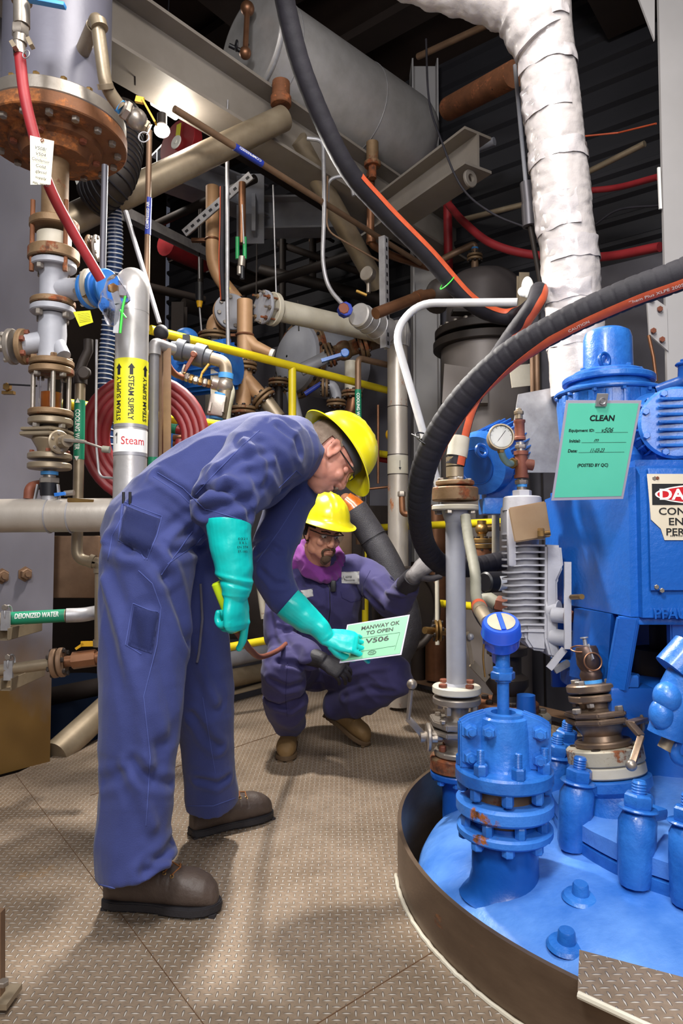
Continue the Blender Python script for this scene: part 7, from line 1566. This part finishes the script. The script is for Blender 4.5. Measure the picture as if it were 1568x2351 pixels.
mb = MB().sph(HM @ V((0, -.014, .016)), 1, (.083, .104, .1), HM.to_3x3(), 40, 28)
bmesh.ops.delete(mb.bm, geom=[v for v in mb.bm.verts if (lambda p: p.z > .07 or p.y > .055-(0 if p.z > .02 else .05) or p.z < -.05 or (p.z < .02 and p.y > .02) )(Hi @ v.co)], context='VERTS')
bmesh.ops.recalc_face_normals(mb.bm, faces=mb.bm.faces); bmesh.ops.solidify(mb.bm, geom=list(mb.bm.faces), thickness=-.006); obj('knit_cap', mb, KNIT, man2, ang=60)
mb = MB().sph(HM @ V((0, .078, -.102)), 1, (.026, .02, .026), HM.to_3x3(), 20, 14).sph(HM @ V((0, .066, -.122)), 1, (.02, .018, .018), HM.to_3x3(), 16, 10)
for s_ in (-1, 1): limb(mb, [HM @ V((s_*.024, .084, -.088)), HM @ V((s_*.031, .088, -.07)), HM @ V((s_*.024, .099, -.054)), HM @ V((s_*.006, .106, -.051))], [.006, .006, .005, .004], n=8, k=4)
obj('goatee', mb, BEARD, man2, ang=60)
for s_ in (-1, 1): obj('eyebrow', MB().tube([HM @ V((s_*.014, .098, .024)), HM @ V((s_*.034, .094, .029)), HM @ V((s_*.052, .078, .024))], .0035, 8), BEARD, man2)
def build2(crz=None):
    mb = MB()
    limb(mb, [pel+V((0, .02, -.05))]+ctor[:-1]+[neck+V((0, .02, -.03))], [.16, .185, .175, .185, .2, .18, .10], side=cr_, flat=[.8, .85, .78, .72, .68, .62, .8], n=28, k=6)
    limb(mb, [r_h, (r_h+r_k)/2+Z*.02, r_k], [.125, .115, .098], n=24); limb(mb, [r_k+V((0, -.0, -.0)), (r_k+r_a)/2+V((0, -.02, 0)), r_a+Z*.045], [.1, .1, .078], n=24)
    limb(mb, [l_h, (l_h+l_k)/2+Z*.02, l_k], [.125, .115, .092], n=24); limb(mb, [l_k, (l_k+l_a)/2+V((.01, -.01, -.01)), l_a+V((.012, -.012, .005))], [.093, .098, .082], n=24)
    limb(mb, [P(690, 1322, 3.38), s_r, (s_r+e_r)/2+V((-.02, 0, 0)), e_r, (e_r+w_r)/2+Z*-.0, w_r+V((-.05, .03, .01))], [.085, .086, .082, .078, .07, .055], n=22)
    limb(mb, [P(800, 1312, 3.4), s_l, (s_l+e_l)/2, e_l, e_l*.35+w_l*.65], [.085, .086, .08, .072, .056], n=22)
    def d(co, nn):
        a = noise.noise(V((co.x*8+co.z*5, co.y*8, co.z*7)))
        return (1-abs(a))**3*.012-.005+noise.noise(co*15)*.003+(crease_disp(crz, co) if crz else 0)
    return organic('coverall', mb, CLOTH2, man2, .0085 if crz is None else .0068, 4, d, post=2)
c0_ = build2(); bv = bvh_of(c0_)
CR = creases(bv, [([(640, 1370), (660, 1400), (700, 1410)], .014, -.010), ([(640, 1430), (680, 1440), (720, 1455)], .012, .010), ([(655, 1450), (700, 1460), (735, 1475)], .010, -.010), ([(630, 1400), (640, 1460), (660, 1495)], .012, .009), ([(840, 1360), (870, 1390), (890, 1400)], .012, -.010), ([(860, 1330), (890, 1360), (930, 1370)], .012, .009), ([(900, 1330), (925, 1350)], .010, -.009),
    ([(620, 1560), (660, 1580), (720, 1560)], .014, -.010), ([(625, 1610), (670, 1630), (710, 1600)], .012, -.010), ([(640, 1520), (700, 1530), (750, 1520)], .014, -.014), ([(780, 1560), (840, 1540), (900, 1530)], .014, .008), ([(790, 1600), (850, 1580), (910, 1590)], .014, -.009), ([(745, 1320), (755, 1380), (752, 1440)], .008, -.007), ([(690, 1330), (720, 1350), (735, 1390)], .012, -.007)])
bpy.data.objects.remove(c0_); cov = build2(CR); bv = bvh_of(cov)
seam(cov, bv, [(738, 1312), (757, 1350), (758, 1400), (752, 1450)], BLACK, .002, 'zipper')
for pts in ([(782, 1358), (785, 1372), (805, 1382), (828, 1378), (828, 1350)], [(700, 1380), (715, 1395), (730, 1392)], [(655, 1305), (670, 1340), (675, 1380)], [(850, 1310), (835, 1340), (835, 1375)], [(660, 1520), (655, 1600), (660, 1650)]): seam(cov, bv, pts, SEAM2)
pt = patch(cov, bv, [(783, 1313), (825, 1312), (826, 1341), (784, 1339)], WHITE, 'name_patch', .002, 8)
h, nn = hit(bv, 804, 1327); xd = (hit(bv, 822, 1326)[0]-hit(bv, 787, 1327)[0]).normalized(); yd = (hit(bv, 804, 1316)[0]-hit(bv, 804, 1338)[0]).normalized()
nv_ = xd.cross(yd).normalized(); yd = nv_.cross(xd); hb_ = h+nv_*.0075
text(cov, 'acamas', hb_+yd*.008-xd*.008, xd, yd, INK, w=.030, h=.010, name='lettering', th=.3); text(cov, 'aboratories', hb_-yd*.008-xd*.001, xd, yd, INK, w=.046, h=.010, name='lettering', th=.3)
obj('emblem', MB().bar(hb_+yd*.014-xd*.032, hb_-yd*.004-xd*.032, .002, .0006).bar(hb_-yd*.004-xd*.033, hb_-yd*.004-xd*.022, .002, .0006).bar(hb_+yd*.004-xd*.028, hb_-yd*.014-xd*.028, .002, .0006), INK, cov)
obj('red_mark', MB().box(hb_-yd*.010-xd*.033, (.004, .006, .0006), ax=nv_, ref=xd), REDI, cov)
patch(cov, bv, [(690, 1356), (717, 1352), (719, 1369), (700, 1373)], WHITE, 'name_tag', .002, 6)
q = hit(bv, 765, 1345)[0]; t_ = obj('clip_light', MB().box(q+V((0, -.02, 0)), (.026, .02, .055), bev=.006), BLACK, cov); 
# hood
mb = MB(); cN = neck+V((-.005, .015, -.055)); ring = []
for k in range(15):
    a = 2*math.pi*k/14; fr_ = max(0, math.cos(a)); ring.append(cN+cf*(.085*math.cos(a))+cr_*(.098*math.sin(a))+Z*(.05-.075*fr_+.01*math.sin(a)+.035*max(0, -math.cos(a))))
limb(mb, ring, [.034, .040, .046, .054, .060, .064, .066, .066, .066, .064, .060, .054, .046, .040, .034], side=Z, flat=.52, n=20, k=5)
limb(mb, [cN+cr_*.09+Z*.03, cN+cr_*.11-cf*.03+Z*.03, cN-cf*.08+Z*.02, cN-cr_*.09-cf*.02+Z*.02], [.045, .055, .06, .045], n=16)
limb(mb, [cN+cf*.06+cr_*.05-Z*.01, cN+cf*.095+cr_*.012-Z*.05], [.03, .02], n=12); limb(mb, [cN+cf*.06-cr_*.05-Z*.01, cN+cf*.095-cr_*.008-Z*.05], [.03, .02], n=12)
organic('hood', mb, PURP, man2, .005, 3, lambda co, nn: (1-abs(noise.noise(V((co.x*22+co.z*14, co.y*22, co.z*16)))))**3*.010-.005+noise.noise(co*50)*.0008, post=1)
# black gloves
mb = MB(); limb(mb, [w_r+V((-.06, .035, .012)), w_r], [.045, .036], n=20); hand(mb, w_r+V((-.005, 0, 0)), V((.75, -.3, -.35)), V((.1, -.75, .6)), False, [(30, 40, 25)]*4, s=1.05, fr=1.1)
organic('glove', mb, BGLOVE, man2, .0024, 3, lambda co, nn: noise.noise(co*40)*.001, post=1)
mb = MB(); gd_ = (P(985, 1290, 2.85)-w_l); n2 = V((-.35, -.82, .45))
limb(mb, [e_l*.3+w_l*.7, w_l+V((0, 0, -.003))], [.044, .036], n=20); hand(mb, w_l, V((.62, .25, .55)), n2, True, [(48, 52, 35), (46, 52, 36), (46, 52, 36), (46, 50, 36)], thumb=((.6, .5, -.55), (.8, .2, -.5)), s=1.08, fr=1.1)
g2 = organic('glove', mb, GGLOVE, man2, .0024, 3, lambda co, nn: noise.noise(co*40)*.001, post=1)
obj('glove_cuff', MB().tube([e_l*.34+w_l*.66, w_l+V((-.004, .004, -.004))], .044, 20, rf=lambda u: .050-.009*u), BGLOVE, g2)
# boots
a = V((-.252, 3.47, 0)); boot(man2, a, V((-.03, -1, 0)), Z, BOOTT, SOLET, BOOTT, L_=.285, shaft=.16)
hl = V((-.085, 3.585, .115)); toe = onz(832, 1706, .012); boot(man2, hl, toe-hl, Z, BOOTT, SOLET, BOOTT, L_=.285, shaft=.21)
